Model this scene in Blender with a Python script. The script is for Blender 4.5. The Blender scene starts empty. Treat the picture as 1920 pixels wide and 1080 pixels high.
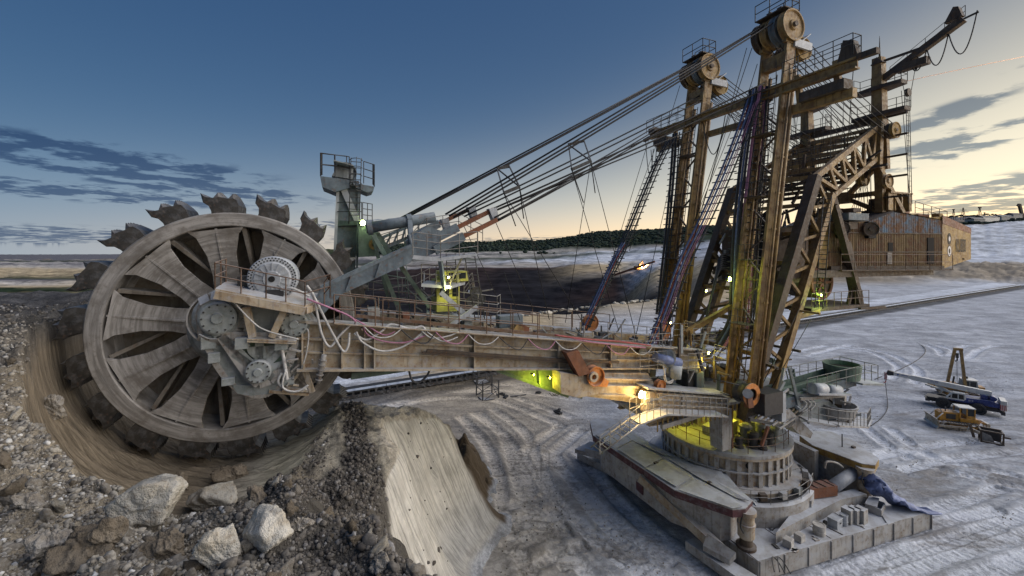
import bpy, math, random
import numpy as np
from mathutils import Vector, Matrix
random.seed(7); RNG = np.random.default_rng(7)
SC = bpy.context.scene
COL = SC.collection
# ------------------------------------------------------------------ camera, sky, sun, exposure
F, HZ, CAMH = 780.0, 470.0, 17.0            # focal length and horizon row for a 1920 px wide frame; eye height above the bench floor
cam = bpy.data.cameras.new('camera'); cam_o = bpy.data.objects.new('camera', cam); COL.objects.link(cam_o)
cam.sensor_width = 36.0; cam.lens = F/1920*36.0
cam.shift_y = -(540.0-HZ)/1920.0
cam.clip_start = 0.1; cam.clip_end = 60000
cam_o.location = (0, 0, CAMH); cam_o.rotation_euler = (math.radians(90), 0, 0)
SC.camera = cam_o
SUN_AZ, SUN_EL = math.radians(92), math.radians(3.5)   # azimuth clockwise from the viewing direction
world = bpy.data.worlds.new('World'); SC.world = world; world.use_nodes = True
wn, wl = world.node_tree.nodes, world.node_tree.links
wn.clear()
w_out = wn.new('ShaderNodeOutputWorld'); w_bg = wn.new('ShaderNodeBackground'); wl.new(w_bg.outputs[0], w_out.inputs[0])
world.cycles.sampling_method = 'MANUAL'; world.cycles.sample_map_resolution = 256
SKY_STRENGTH, SKY_K = 0.13, 0.22
w_bg.inputs[1].default_value = SKY_STRENGTH
sky = wn.new('ShaderNodeTexSky'); sky.sky_type = 'NISHITA'; sky.sun_disc = False
sky.sun_elevation = SUN_EL; sky.sun_rotation = SUN_AZ; sky.altitude = 300; sky.air_density = 1.0; sky.dust_density = 0.35; sky.ozone_density = 5.0
SC.view_settings.view_transform = 'Standard'; SC.view_settings.look = 'None'; SC.view_settings.gamma = 1.0
SC.view_settings.use_curve_mapping = False
SC.view_settings.exposure = 1.0
SC.cycles.max_bounces = 5; SC.cycles.diffuse_bounces = 2; SC.cycles.glossy_bounces = 2; SC.cycles.transmission_bounces = 2; SC.cycles.transparent_max_bounces = 4
sun = bpy.data.lights.new('sun', 'SUN'); sun_o = bpy.data.objects.new('sun', sun); COL.objects.link(sun_o)
sun.energy = 1.8; sun.angle = math.radians(80); sun.color = (1.0, 0.94, 0.90)
SE = math.radians(33)
sd = Vector((math.sin(SUN_AZ)*math.cos(SE), math.cos(SUN_AZ)*math.cos(SE), math.sin(SE)))
sun_o.rotation_euler = sd.to_track_quat('Z', 'Y').to_euler()
sun_o.location = (60, 40, 60)

# ------------------------------------------------------------------ clouds of the dusk sky (a flat layer seen from below, by direction)
def W(kind, **kw):
    n = wn.new(kind)
    for k, v in kw.items(): setattr(n, k, v)
    return n
def wmath(op, a, b=None, c=None, clamp=False):
    n = W('ShaderNodeMath', operation=op, use_clamp=clamp)
    for i, v in enumerate((a, b, c)):
        if v is None: continue
        if isinstance(v, (int, float)): n.inputs[i].default_value = v
        else: wl.new(v, n.inputs[i])
    return n.outputs[0]
def wrange(v, a, b, c=0.0, d=1.0):
    n = W('ShaderNodeMapRange', interpolation_type='SMOOTHSTEP'); wl.new(v, n.inputs[0])
    for i, x in enumerate((a, b, c, d)): n.inputs[i+1].default_value = x
    return n.outputs[0]
tc = W('ShaderNodeTexCoord'); sep = W('ShaderNodeSeparateXYZ'); wl.new(tc.outputs['Generated'], sep.inputs[0])
dz = wmath('MAXIMUM', sep.outputs[2], 0.012)
cx = wmath('DIVIDE', sep.outputs[0], wmath('ADD', dz, 0.05)); cy = wmath('DIVIDE', sep.outputs[1], wmath('ADD', dz, 0.05))
comb = W('ShaderNodeCombineXYZ'); wl.new(cx, comb.inputs[0]); wl.new(cy, comb.inputs[1])
def wnoise(scale, detail, rough, off):
    m = W('ShaderNodeMapping'); m.inputs['Location'].default_value = off; wl.new(comb.outputs[0], m.inputs[0])
    n = W('ShaderNodeTexNoise', noise_dimensions='2D'); n.inputs['Scale'].default_value = scale; n.inputs['Detail'].default_value = detail; n.inputs['Roughness'].default_value = rough
    wl.new(m.outputs[0], n.inputs['Vector']); return n.outputs['Fac']
big = wnoise(0.16, 2.0, 0.5, (1.3, 4.2, 0)); fine = wnoise(2.7, 6.0, 0.6, (3.1, 0.4, 0))
az = wmath('ARCTAN2', sep.outputs[0], sep.outputs[1]); el = wmath('ARCSINE', sep.outputs[2])
def bank(a0, e0, wa, we, tilt):
    da = wmath('SUBTRACT', az, math.radians(a0)); de = wmath('SUBTRACT', wmath('SUBTRACT', el, math.radians(e0)), wmath('MULTIPLY', da, tilt))
    q = wmath('ADD', wmath('POWER', wmath('DIVIDE', da, math.radians(wa)), 2.0), wmath('POWER', wmath('DIVIDE', de, math.radians(we)), 2.0))
    return wmath('EXPONENT', wmath('MULTIPLY', q, -1.0))
CLOUD_BANKS = []
for b in [(-45, 9.0, 13, 1.25, -0.05), (-39, 7.3, 12, 1.1, -0.08), (-47, 5.6, 16, .75, -0.02), (46, 9.8, 5.5, 1.25, 0.2), (45.5, 12.6, 4.5, 0.8, 0.25), (50, 5.7, 7, 0.9, 0.12), (50, 4.1, 7, .55, 0.05), (53, 16.5, 2.5, .5, .3),
          (8, 1.3, 12, 0.6, 0.0), (-18, 3.6, 9, 0.5, 0.05), (-60, 1.4, 34, 0.8, 0.0), 
          (110, 7.0, 18, 1.6, .05), (170, 8.0, 22, 1.8, 0.), (-100, 7.5, 20, 1.6, -.05), (-150, 6.0, 16, 1.4, .03)]:
    CLOUD_BANKS.append(bank(*b))
acc = CLOUD_BANKS[0]
for q in CLOUD_BANKS[1:]: acc = wmath('MAXIMUM', acc, q)
thick = wmath('ADD', wmath('MULTIPLY', acc, 0.62), wmath('MULTIPLY', wmath('SUBTRACT', fine, 0.5), 3.2))
thick = wmath('ADD', thick, wmath('MULTIPLY', wmath('SUBTRACT', big, 0.5), 0.35))
cover = wmath('MULTIPLY', wrange(thick, 0.12, 0.62), wrange(acc, 0.05, 0.45))
# afterglow: the dusk arch lying along the horizon around the set sun, over the clear blue of the upper sky
def wmix(f, a, b):
    n = W('ShaderNodeMix', data_type='RGBA'); 
    for i, v in ((0, f), (6, a), (7, b)):
        if isinstance(v, tuple): n.inputs[i].default_value = (*v, 1)
        elif isinstance(v, (int, float)): n.inputs[i].default_value = v
        else: wl.new(v, n.inputs[i])
    return n.outputs[2]
DEG = math.pi/180
elp = wmath('MAXIMUM', el, 0.0)
daz = wmath('ARCCOSINE', wmath('COSINE', wmath('SUBTRACT', az, SUN_AZ)))      # bearing from the sun, 0 .. 180 degrees
def gauss(v, sig): return wmath('EXPONENT', wmath('MULTIPLY', wmath('POWER', wmath('DIVIDE', v, sig), 2.0), -1.0))
S = 1/(2.0*SKY_STRENGTH)
def col(r, g, b): return (r*S, g*S, b*S)
blue = wmix(wmath('EXPONENT', wmath('DIVIDE', elp, -13*DEG)), col(.011, .052, .160), col(.165, .32, .50))
side = gauss(daz, 115*DEG)
blue = wmix(wmath('MULTIPLY', side, 0.48), blue, wmix(wmath('EXPONENT', wmath('DIVIDE', elp, -20*DEG)), col(.06, .12, .24), col(.34, .42, .45)))
wa = gauss(daz, 92*DEG)
sig = wmath('ADD', 8.0*DEG, wmath('MULTIPLY', gauss(daz, 62*DEG), 15*DEG))
ww = wmath('MULTIPLY', wa, gauss(elp, sig))
warm = wmix(gauss(elp, 4.5*DEG), col(1.7, 1.46, .98), col(2.5, 1.62, .66))
glowc = wmix(wmath('MULTIPLY', ww, .98), blue, warm)
kk = W('ShaderNodeVectorMath', operation='MULTIPLY'); wl.new(sky.outputs[0], kk.inputs[0]); kk.inputs[1].default_value = (SKY_K,)*3
k1 = W('ShaderNodeVectorMath', operation='ADD'); wl.new(kk.outputs[0], k1.inputs[0]); k1.inputs[1].default_value = (1, 1, 1)
kd = W('ShaderNodeVectorMath', operation='DIVIDE'); wl.new(sky.outputs[0], kd.inputs[0]); wl.new(k1.outputs[0], kd.inputs[1])
hsv_out = wmix(0.90, kd.outputs[0], glowc)
dark = W('ShaderNodeMix', data_type='RGBA', blend_type='MULTIPLY'); dark.inputs[0].default_value = 1.0
wl.new(hsv_out, dark.inputs[6]); dark.inputs[7].default_value = (0.30, 0.37, 0.50, 1)
mixc = W('ShaderNodeMix', data_type='RGBA'); wl.new(wmath('MULTIPLY', cover, 0.95), mixc.inputs[0]); wl.new(hsv_out, mixc.inputs[6]); wl.new(dark.outputs[2], mixc.inputs[7])
wl.new(mixc.outputs[2], w_bg.inputs[0])

# ------------------------------------------------------------------ machine frame: origin on the slewing axis, x towards the wheel, y towards the near side
OX, OY, ANG = 15.9, 29.6, math.radians(22)
E1 = (-math.cos(ANG), -math.sin(ANG)); E2 = (math.sin(ANG), -math.cos(ANG))
def at(px, py, t):
    "point of the machine plane y = t seen at a place of the photograph, in machine coordinates"
    k = (px-960)/F
    s = (k*(OY+t*E2[1])-OX-t*E2[0])/(E1[0]-k*E1[1]); Y = OY+s*E1[1]+t*E2[1]
    return Vector((s, t, CAMH-(py-HZ)/F*Y))
def atz(px, py, z):
    "point of the horizontal plane z, in machine coordinates"
    Y = (CAMH-z)*F/(py-HZ); X = (px-960)/F*Y; dx, dy = X-OX, Y-OY
    return Vector((dx*E1[0]+dy*E1[1], dx*E2[0]+dy*E2[1], z))
def gz(px, py, z=0.0):
    "point of the horizontal plane z, in world coordinates"
    Y = (CAMH-z)*F/(py-HZ); return Vector(((px-960)/F*Y, Y, z))
# ------------------------------------------------------------------ mesh helpers
class MB:
    def __init__(s): s.v = []; s.f = []; s.sm = []
    def add(s, vs, fs, smooth=False):
        o = len(s.v); s.v += [tuple(p) for p in vs]
        for f in fs: s.f.append(tuple(i+o for i in f)); s.sm.append(smooth)
        return s
    def frame(s, d, up=None):
        d = Vector(d).normalized(); up = Vector(up or (0, 0, 1))
        if abs(d.dot(up)) > 0.97: up = Vector((0, 1, 0)) if abs(d.y) < .9 else Vector((1, 0, 0))
        x = up.cross(d).normalized(); y = d.cross(x).normalized(); return d, x, y
    def box(s, c, size, rz=0.0):
        hx, hy, hz = size[0]/2, size[1]/2, size[2]/2; cs, sn = math.cos(rz), math.sin(rz)
        vs = []
        for z in (-hz, hz):
            for x, y in ((-hx, -hy), (hx, -hy), (hx, hy), (-hx, hy)): vs.append((c[0]+x*cs-y*sn, c[1]+x*sn+y*cs, c[2]+z))
        return s.add(vs, [(3, 2, 1, 0), (4, 5, 6, 7), (0, 1, 5, 4), (1, 2, 6, 5), (2, 3, 7, 6), (3, 0, 4, 7)])
    def bb(s, lo, hi): return s.box([(a+b)/2 for a, b in zip(lo, hi)], [abs(b-a) for a, b in zip(lo, hi)])
    def beam(s, a, b, w, h, up=None, w2=None, h2=None):
        a, b = Vector(a), Vector(b); d, x, y = s.frame(b-a, up); w2 = w2 or w; h2 = h2 or h; vs = []
        for p, ww, hh in ((a, w, h), (b, w2, h2)):
            for i, j in ((-1, -1), (1, -1), (1, 1), (-1, 1)): vs.append(p+x*(i*ww/2)+y*(j*hh/2))
        return s.add(vs, [(3, 2, 1, 0), (4, 5, 6, 7), (0, 1, 5, 4), (1, 2, 6, 5), (2, 3, 7, 6), (3, 0, 4, 7)])
    def ibeam(s, a, b, w, h, th=0.06, up=None):
        a, b = Vector(a), Vector(b); d, x, y = s.frame(b-a, up)
        s.beam(a+y*(h/2-th/2), b+y*(h/2-th/2), w, th, up); s.beam(a-y*(h/2-th/2), b-y*(h/2-th/2), w, th, up)
        return s.beam(a, b, th, h-2*th-.002, up)
    def tube(s, a, b, r, r2=None, n=10, cap=True):
        a, b = Vector(a), Vector(b); r2 = r if r2 is None else r2; d, x, y = s.frame(b-a); vs = []
        for p, rr in ((a, r), (b, r2)):
            for i in range(n):
                q = 2*math.pi*i/n; vs.append(p+x*(rr*math.cos(q))+y*(rr*math.sin(q)))
        s.add(vs, [(i, (i+1) % n, n+(i+1) % n, n+i) for i in range(n)], True)
        if cap: o = len(s.v)-2*n; s.f += [tuple(range(o+n-1, o-1, -1)), tuple(range(o+n, o+2*n))]; s.sm += [False, False]
        return s
    def path(s, pts, r, n=6):
        pts = [Vector(p) for p in pts]; vs = []; m = len(pts); x = None
        for i, p in enumerate(pts):
            d = (pts[min(i+1, m-1)]-pts[max(i-1, 0)]).normalized()
            if x is None: d, x, y = s.frame(d)
            else: x = (x-d*x.dot(d)).normalized(); y = d.cross(x)
            for k in range(n):
                q = 2*math.pi*k/n; vs.append(p+x*(r*math.cos(q))+y*(r*math.sin(q)))
        fs = [(i*n+k, i*n+(k+1) % n, (i+1)*n+(k+1) % n, (i+1)*n+k) for i in range(m-1) for k in range(n)]
        s.add(vs, fs, True); o = len(s.v)-m*n
        s.f += [tuple(range(o+n-1, o-1, -1)), tuple(range(o+(m-1)*n, o+m*n))]; s.sm += [False, False]; return s
    def prism(s, poly, d):
        "polygon (3-D points, planar) pushed along vector d"
        poly = [Vector(p) for p in poly]; d = Vector(d); n = len(poly)
        nrm = Vector((0, 0, 0))
        for i in range(n):
            a, b = poly[i], poly[(i+1) % n]; nrm += a.cross(b)
        if nrm.dot(d) > 0: poly = poly[::-1]
        vs = poly+[p+d for p in poly]
        return s.add(vs, [tuple(range(n)), tuple(range(2*n-1, n-1, -1))]+[((i+1) % n, i, n+i, n+(i+1) % n) for i in range(n)])
    def lathe(s, c, axis, prof, n=24, a0=0.0, a1=2*math.pi):
        "profile [(radius, offset along axis)] turned about an axis"
        c = Vector(c); d, x, y = s.frame(axis); vs = []; full = abs(a1-a0-2*math.pi) < 1e-6; k = n if full else n+1
        for r, o in prof:
            for i in range(k):
                q = a0+(a1-a0)*i/n; vs.append(c+d*o+x*(r*math.cos(q))+y*(r*math.sin(q)))
        fs = []
        for j in range(len(prof)-1):
            for i in range(n):
                i2 = (i+1) % k; fs.append((j*k+i, j*k+i2, (j+1)*k+i2, (j+1)*k+i))
        return s.add(vs, fs, False)
    def rail(s, pts, h=1.05, step=1.4, r=0.025, mids=1, up=(0, 0, 1)):
        pts = [Vector(p) for p in pts]; up = Vector(up)
        for a, b in zip(pts[:-1], pts[1:]):
            L = (b-a).length; n = max(1, round(L/step))
            for i in range(n+1): p = a+(b-a)*(i/n); s.tube(p, p+up*h, r, n=5, cap=False)
            for j in range(mids+1): q = up*(h*(j+1)/(mids+1)); s.tube(a+q, b+q, r, n=5, cap=False)
        return s
    def ladder(s, a, b, w, step=0.32, r=0.022, side=(1, 0, 0)):
        a, b = Vector(a), Vector(b); x = Vector(side).normalized()*(w/2)
        s.tube(a-x, b-x, r, n=5); s.tube(a+x, b+x, r, n=5)
        n = max(2, int((b-a).length/step))
        for i in range(n): p = a+(b-a)*((i+.5)/n); s.tube(p-x, p+x, r*.8, n=4, cap=False)
        return s
    def mesh(s, name):
        me = bpy.data.meshes.new(name); me.from_pydata(s.v, [], s.f); me.polygons.foreach_set('use_smooth', s.sm); me.update(); return me
    def build(s, name, mat, parent=None, bevel=0.0):
        o = bpy.data.objects.new(name, s.mesh(name)); COL.objects.link(o)
        o.data.materials.append(mat)
        if parent is not None: o.parent = parent
        if bevel:
            m = o.modifiers.new('bevel', 'BEVEL'); m.width = bevel; m.segments = 2; m.limit_method = 'ANGLE'
        return o
def tag(o, label, cat, group=None):
    o['label'] = label; o['category'] = cat
    if group: o['group'] = group
    return o
def empty(name, loc=(0, 0, 0), rz=0.0, parent=None):
    o = bpy.data.objects.new(name, None); COL.objects.link(o); o.location = loc; o.rotation_euler = (0, 0, rz); o.empty_display_size = .3
    if parent is not None: o.parent = parent
    return o
def inst(src, name, parent, mw):
    o = bpy.data.objects.new(name, src.data); COL.objects.link(o); o.parent = parent; o.matrix_local = mw; return o
# ------------------------------------------------------------------ materials
def new_mat(name):
    m = bpy.data.materials.new(name); m.use_nodes = True; nt = m.node_tree; b = nt.nodes['Principled BSDF']; return m, nt, b
def mk(nt, kind, ins=None, **kw):
    n = nt.nodes.new(kind)
    for k, v in kw.items(): setattr(n, k, v)
    for k, v in (ins or {}).items():
        if isinstance(v, bpy.types.NodeSocket): nt.links.new(v, n.inputs[k])
        else: n.inputs[k].default_value = v
    return n
def mixcol(nt, fac, a, b, blend='MIX'):
    n = mk(nt, 'ShaderNodeMix', data_type='RGBA', blend_type=blend)
    for i, v in ((0, fac), (6, a), (7, b)):
        if isinstance(v, bpy.types.NodeSocket): nt.links.new(v, n.inputs[i])
        elif i == 0: n.inputs[0].default_value = v
        else: n.inputs[i].default_value = (*v, 1)
    return n.outputs[2]
def ramp(nt, v, a, b, c=0.0, d=1.0, smooth=True):
    n = mk(nt, 'ShaderNodeMapRange', {0: v, 1: a, 2: b, 3: c, 4: d}, interpolation_type='SMOOTHSTEP' if smooth else 'LINEAR'); return n.outputs[0]
def noise(nt, vec, scale, detail=4.0, rough=0.55, dist=0.0):
    n = mk(nt, 'ShaderNodeTexNoise', {'Scale': scale, 'Detail': detail, 'Roughness': rough, 'Distortion': dist})
    if vec is not None: nt.links.new(vec, n.inputs['Vector'])
    return n.outputs['Fac']
def m2(nt, op, a, b=0.0, clamp=False):
    n = mk(nt, 'ShaderNodeMath', {0: a, 1: b}, operation=op, use_clamp=clamp); return n.outputs[0]
DUST = (0.47, 0.50, 0.55)
def steel(name, base, dark, rust=(0.16, 0.075, 0.03), rust_amt=0.35, dust=0.6, dirt=0.4, rough=0.7, metal=0.0, streak=True):
    "painted, weathered, chalk-dusted steel"
    m, nt, b = new_mat(name); co = mk(nt, 'ShaderNodeTexCoord').outputs['Object']
    n1 = noise(nt, co, 1.3, 4, .62); n2 = noise(nt, co, 6.0, 4, .62)
    c = mixcol(nt, ramp(nt, n1, .35, .68), base, dark)
    st = mk(nt, 'ShaderNodeMapping', {'Vector': co, 'Scale': (7.0, 7.0, .55)}).outputs[0]
    ns = noise(nt, st, 1.0, 2, .6)
    c = mixcol(nt, m2(nt, 'MULTIPLY', ramp(nt, ns, .52, .72), dirt), c, tuple(x*.42 for x in dark))
    rm = m2(nt, 'MULTIPLY', ramp(nt, n2, .60-.22*rust_amt, .74-.2*rust_amt), ramp(nt, n1, .38, .6))
    c = mixcol(nt, m2(nt, 'MULTIPLY', rm, min(1, rust_amt*1.8)), c, rust)
    geo = mk(nt, 'ShaderNodeNewGeometry'); nz = mk(nt, 'ShaderNodeSeparateXYZ', {0: geo.outputs['Normal']}).outputs[2]
    up = m2(nt, 'MULTIPLY', ramp(nt, nz, .15, .85), ramp(nt, n1, .62, .40, .5, 1.0))
    c = mixcol(nt, m2(nt, 'MULTIPLY', up, dust, True), c, DUST)
    sp = m2(nt, 'MULTIPLY', ramp(nt, noise(nt, co, 3.1, 4, .7), .46, .68), dust*.55)
    c = mixcol(nt, sp, c, tuple(x*.8 for x in DUST))
    nt.links.new(c, b.inputs['Base Color']); b.inputs['Metallic'].default_value = metal
    nt.links.new(ramp(nt, n2, .3, .7, rough-.15, min(1, rough+.15)), b.inputs['Roughness'])
    bp = mk(nt, 'ShaderNodeBump', {'Strength': .25, 'Distance': .02, 'Height': n2}); nt.links.new(bp.outputs[0], b.inputs['Normal'])
    return m
def plain(name, col, rough=0.8, var=0.3, scale=8.0, metal=0.0):
    m, nt, b = new_mat(name); co = mk(nt, 'ShaderNodeTexCoord').outputs['Object']
    n = noise(nt, co, scale, 5, .6)
    nt.links.new(mixcol(nt, ramp(nt, n, .3, .7), tuple(x*(1-var) for x in col), tuple(min(1, x*(1+var*.6)) for x in col)), b.inputs['Base Color'])
    b.inputs['Roughness'].default_value = rough; b.inputs['Metallic'].default_value = metal; return m
def glow(name, col, strength):
    m, nt, b = new_mat(name); b.inputs['Base Color'].default_value = (*col, 1); b.inputs['Emission Color'].default_value = (*col, 1); b.inputs['Emission Strength'].default_value = strength; return m
M = {
 'mast': steel('mast_ochre_paint', (0.31, 0.20, 0.068), (0.15, 0.092, 0.034), rust_amt=.5, dust=.10, dirt=.6, rough=.6),
 'mast_dark': steel('dark_brown_steel', (0.085, 0.06, 0.04), (0.045, 0.032, 0.024), rust_amt=.35, dust=.10, dirt=.5),
 'boom': steel('dusted_tan_steel', (0.44, 0.375, 0.28), (0.29, 0.225, 0.15), rust=(.22, .11, .05), rust_amt=.42, dust=.8, dirt=.55),
 'gear': steel('dusted_green_grey_steel', (0.29, 0.315, 0.315), (0.17, 0.195, 0.195), rust_amt=.2, dust=.9, dirt=.35),
 'blue': steel('blue_grey_steel', (0.13, 0.17, 0.20), (0.08, 0.105, 0.13), rust_amt=.35, dust=.3, dirt=.4),
 'green': steel('grey_green_steel', (0.12, 0.18, 0.14), (0.07, 0.10, 0.085), rust_amt=.2, dust=.2),
 'wheel': steel('worn_wheel_steel', (0.32, 0.30, 0.275), (0.18, 0.165, 0.148), rust_amt=.25, dust=.45, dirt=.6, metal=.15, rough=.55),
 'wheel_dark': steel('dark_wheel_steel', (0.16, 0.14, 0.115), (0.085, 0.073, 0.06), rust_amt=.2, dust=.2, dirt=.5),
 'bucket': steel('bucket_steel', (0.06, 0.055, 0.05), (0.032, 0.03, 0.028), rust_amt=.2, dust=.25, metal=.3, rough=.5),
 'base': steel('chalk_dusted_base_steel', (0.38, 0.37, 0.355), (0.25, 0.235, 0.215), rust_amt=.35, dust=1.0, dirt=.55),
 'maroon': steel('maroon_plate_edge', (0.10, 0.035, 0.04), (0.06, 0.025, 0.03), rust_amt=.2, dust=.4, dirt=.3),
 'rail': steel('rusty_railing', (0.17, 0.105, 0.065), (0.10, 0.06, 0.04), rust_amt=.5, dust=.25),
 'rail_dark': steel('dark_railing', (0.05, 0.05, 0.052), (0.03, 0.03, 0.03), rust_amt=.2, dust=.1),
 'rail_grey': steel('grey_railing', (0.26, 0.25, 0.23), (0.16, 0.15, 0.14), rust_amt=.3, dust=.4),
 'orange': steel('orange_sheave_paint', (0.55, 0.20, 0.04), (0.36, 0.13, 0.03), rust_amt=.3, dust=.25),
 'yellow': steel('yellow_ochre_paint', (0.33, 0.215, 0.055), (0.19, 0.115, 0.03), rust_amt=.4, dust=.2),
 'redbar': steel('rust_red_bar', (0.20, 0.07, 0.03), (0.12, 0.045, 0.022), rust_amt=.3, dust=.1),
 'rope': plain('steel_rope', (0.022, 0.021, 0.022), .6, .3, 20, .4),
 'hose_w': plain('pale_hose', (0.5, 0.5, 0.5), .5, .25, 6), 'hose_k': plain('black_hose', (0.028, 0.029, 0.034), .5, .3, 6),
 'hose_b': plain('blue_grey_hose', (0.13, 0.17, 0.33), .5, .3, 6), 'hose_p': plain('pink_cable', (0.42, 0.19, 0.30), .5, .3, 6), 'hose_r': plain('red_cable', (0.33, 0.06, 0.06), .5, .3, 6),
 'rubber': plain('rubber', (0.03, 0.031, 0.034), .7, .3, 5), 'black': plain('dark_opening', (0.008, 0.008, 0.009), .9, .2),
 'glass': plain('dark_glass', (0.02, 0.025, 0.03), .12, .1),
 'cab': steel('yellow_green_cabin', (0.46, 0.46, 0.10), (0.30, 0.30, 0.07), rust_amt=.15, dust=.2, dirt=.3),
 'motor': steel('pale_motor_paint', (0.40, 0.43, 0.47), (0.26, 0.28, 0.31), rust_amt=.1, dust=.5, dirt=.3, rough=.45),
 'concrete': plain('dusty_concrete', (0.42, 0.41, 0.39), .95, .25, 4),
 'paint_w': steel('white_crane_paint', (0.62, 0.62, 0.60), (0.5, 0.5, 0.48), rust_amt=.05, dust=.2, dirt=.15, rough=.45),
 'paint_b': steel('blue_crane_paint', (0.012, 0.035, 0.19), (0.008, 0.022, 0.12), rust_amt=.03, dust=.2, dirt=.15, rough=.35),
 'paint_y': steel('yellow_machine_paint', (0.50, 0.25, 0.03), (0.32, 0.15, 0.02), rust_amt=.2, dust=.3, dirt=.4),
 'red': plain('red_paint', (0.42, 0.03, 0.025), .5, .2), 'ink': plain('black_lettering', (0.02, 0.015, 0.012), .7, .3), 'ink_b': plain('blue_lettering', (0.02, 0.06, 0.3), .6, .1), 'ink_w': plain('white_lettering', (0.7, 0.7, 0.7), .6, .1),
}

def wheel_mat(name, a, b_, c_):
    "steel polished and smeared along the way it turns"
    m, nt, b = new_mat(name); co = mk(nt, 'ShaderNodeTexCoord').outputs['Object']; d = mk(nt, 'ShaderNodeVectorMath', {0: co, 1: (30.3, 0, 13.7)}, operation='SUBTRACT').outputs[0]; sx = mk(nt, 'ShaderNodeSeparateXYZ', {0: d})
    r = m2(nt, 'SQRT', m2(nt, 'ADD', m2(nt, 'MULTIPLY', sx.outputs[0], sx.outputs[0]), m2(nt, 'MULTIPLY', sx.outputs[2], sx.outputs[2]))); an = m2(nt, 'ARCTAN2', sx.outputs[2], sx.outputs[0])
    v = mk(nt, 'ShaderNodeCombineXYZ', {0: m2(nt, 'MULTIPLY', r, 7.0), 1: m2(nt, 'MULTIPLY', an, 2.4), 2: sx.outputs[1]}).outputs[0]
    n1 = noise(nt, v, 1.0, 5, .65); n2 = noise(nt, co, 1.4, 4, .62); n3 = noise(nt, co, 9.0, 3, .6)
    c = mixcol(nt, ramp(nt, n1, .36, .64), a, b_); c = mixcol(nt, m2(nt, 'MULTIPLY', ramp(nt, n2, .46, .7), .75), c, c_); c = mixcol(nt, m2(nt, 'MULTIPLY', ramp(nt, n1, .60, .74), .55), c, (.50, .50, .51)); c = mixcol(nt, m2(nt, 'MULTIPLY', ramp(nt, n3, .58, .72), .35), c, (.12, .085, .06))
    nt.links.new(c, b.inputs['Base Color']); b.inputs['Metallic'].default_value = .2; nt.links.new(ramp(nt, n1, .3, .7, .75, .45), b.inputs['Roughness'])
    bp = mk(nt, 'ShaderNodeBump', {'Strength': .3, 'Distance': .02, 'Height': n1}); nt.links.new(bp.outputs[0], b.inputs['Normal']); return m
M['wheel'] = wheel_mat('worn_wheel_steel', (.36, .345, .33), (.19, .18, .17), (.13, .115, .10))
# ------------------------------------------------------------------ terrain
def sstep(a, b, x): t = np.clip((x-a)/(b-a), 0, 1); return t*t*(3-2*t)
_P = RNG.permutation(512); _G = RNG.uniform(-1, 1, 512)
def vnoise(x, y):
    xi = np.floor(x).astype(int); yi = np.floor(y).astype(int); fx = x-xi; fy = y-yi
    fx = fx*fx*(3-2*fx); fy = fy*fy*(3-2*fy)
    h = lambda i, j: _G[_P[(_P[i & 511]+j) & 511]]
    return (h(xi, yi)*(1-fx)+h(xi+1, yi)*fx)*(1-fy)+(h(xi, yi+1)*(1-fx)+h(xi+1, yi+1)*fx)*fy
def fbm(x, y, o=4, g=.5):
    r = 0; a = 1; f = 1
    for i in range(o): r = r+a*vnoise(x*f+17.3*i, y*f-9.1*i); a *= g; f *= 2.03
    return r
def polar(x, y):
    dx, dy = x-OX, y-OY; s = dx*E1[0]+dy*E1[1]; t = dx*E2[0]+dy*E2[1]; return np.hypot(s, t), np.degrees(np.arctan2(t, s))
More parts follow.
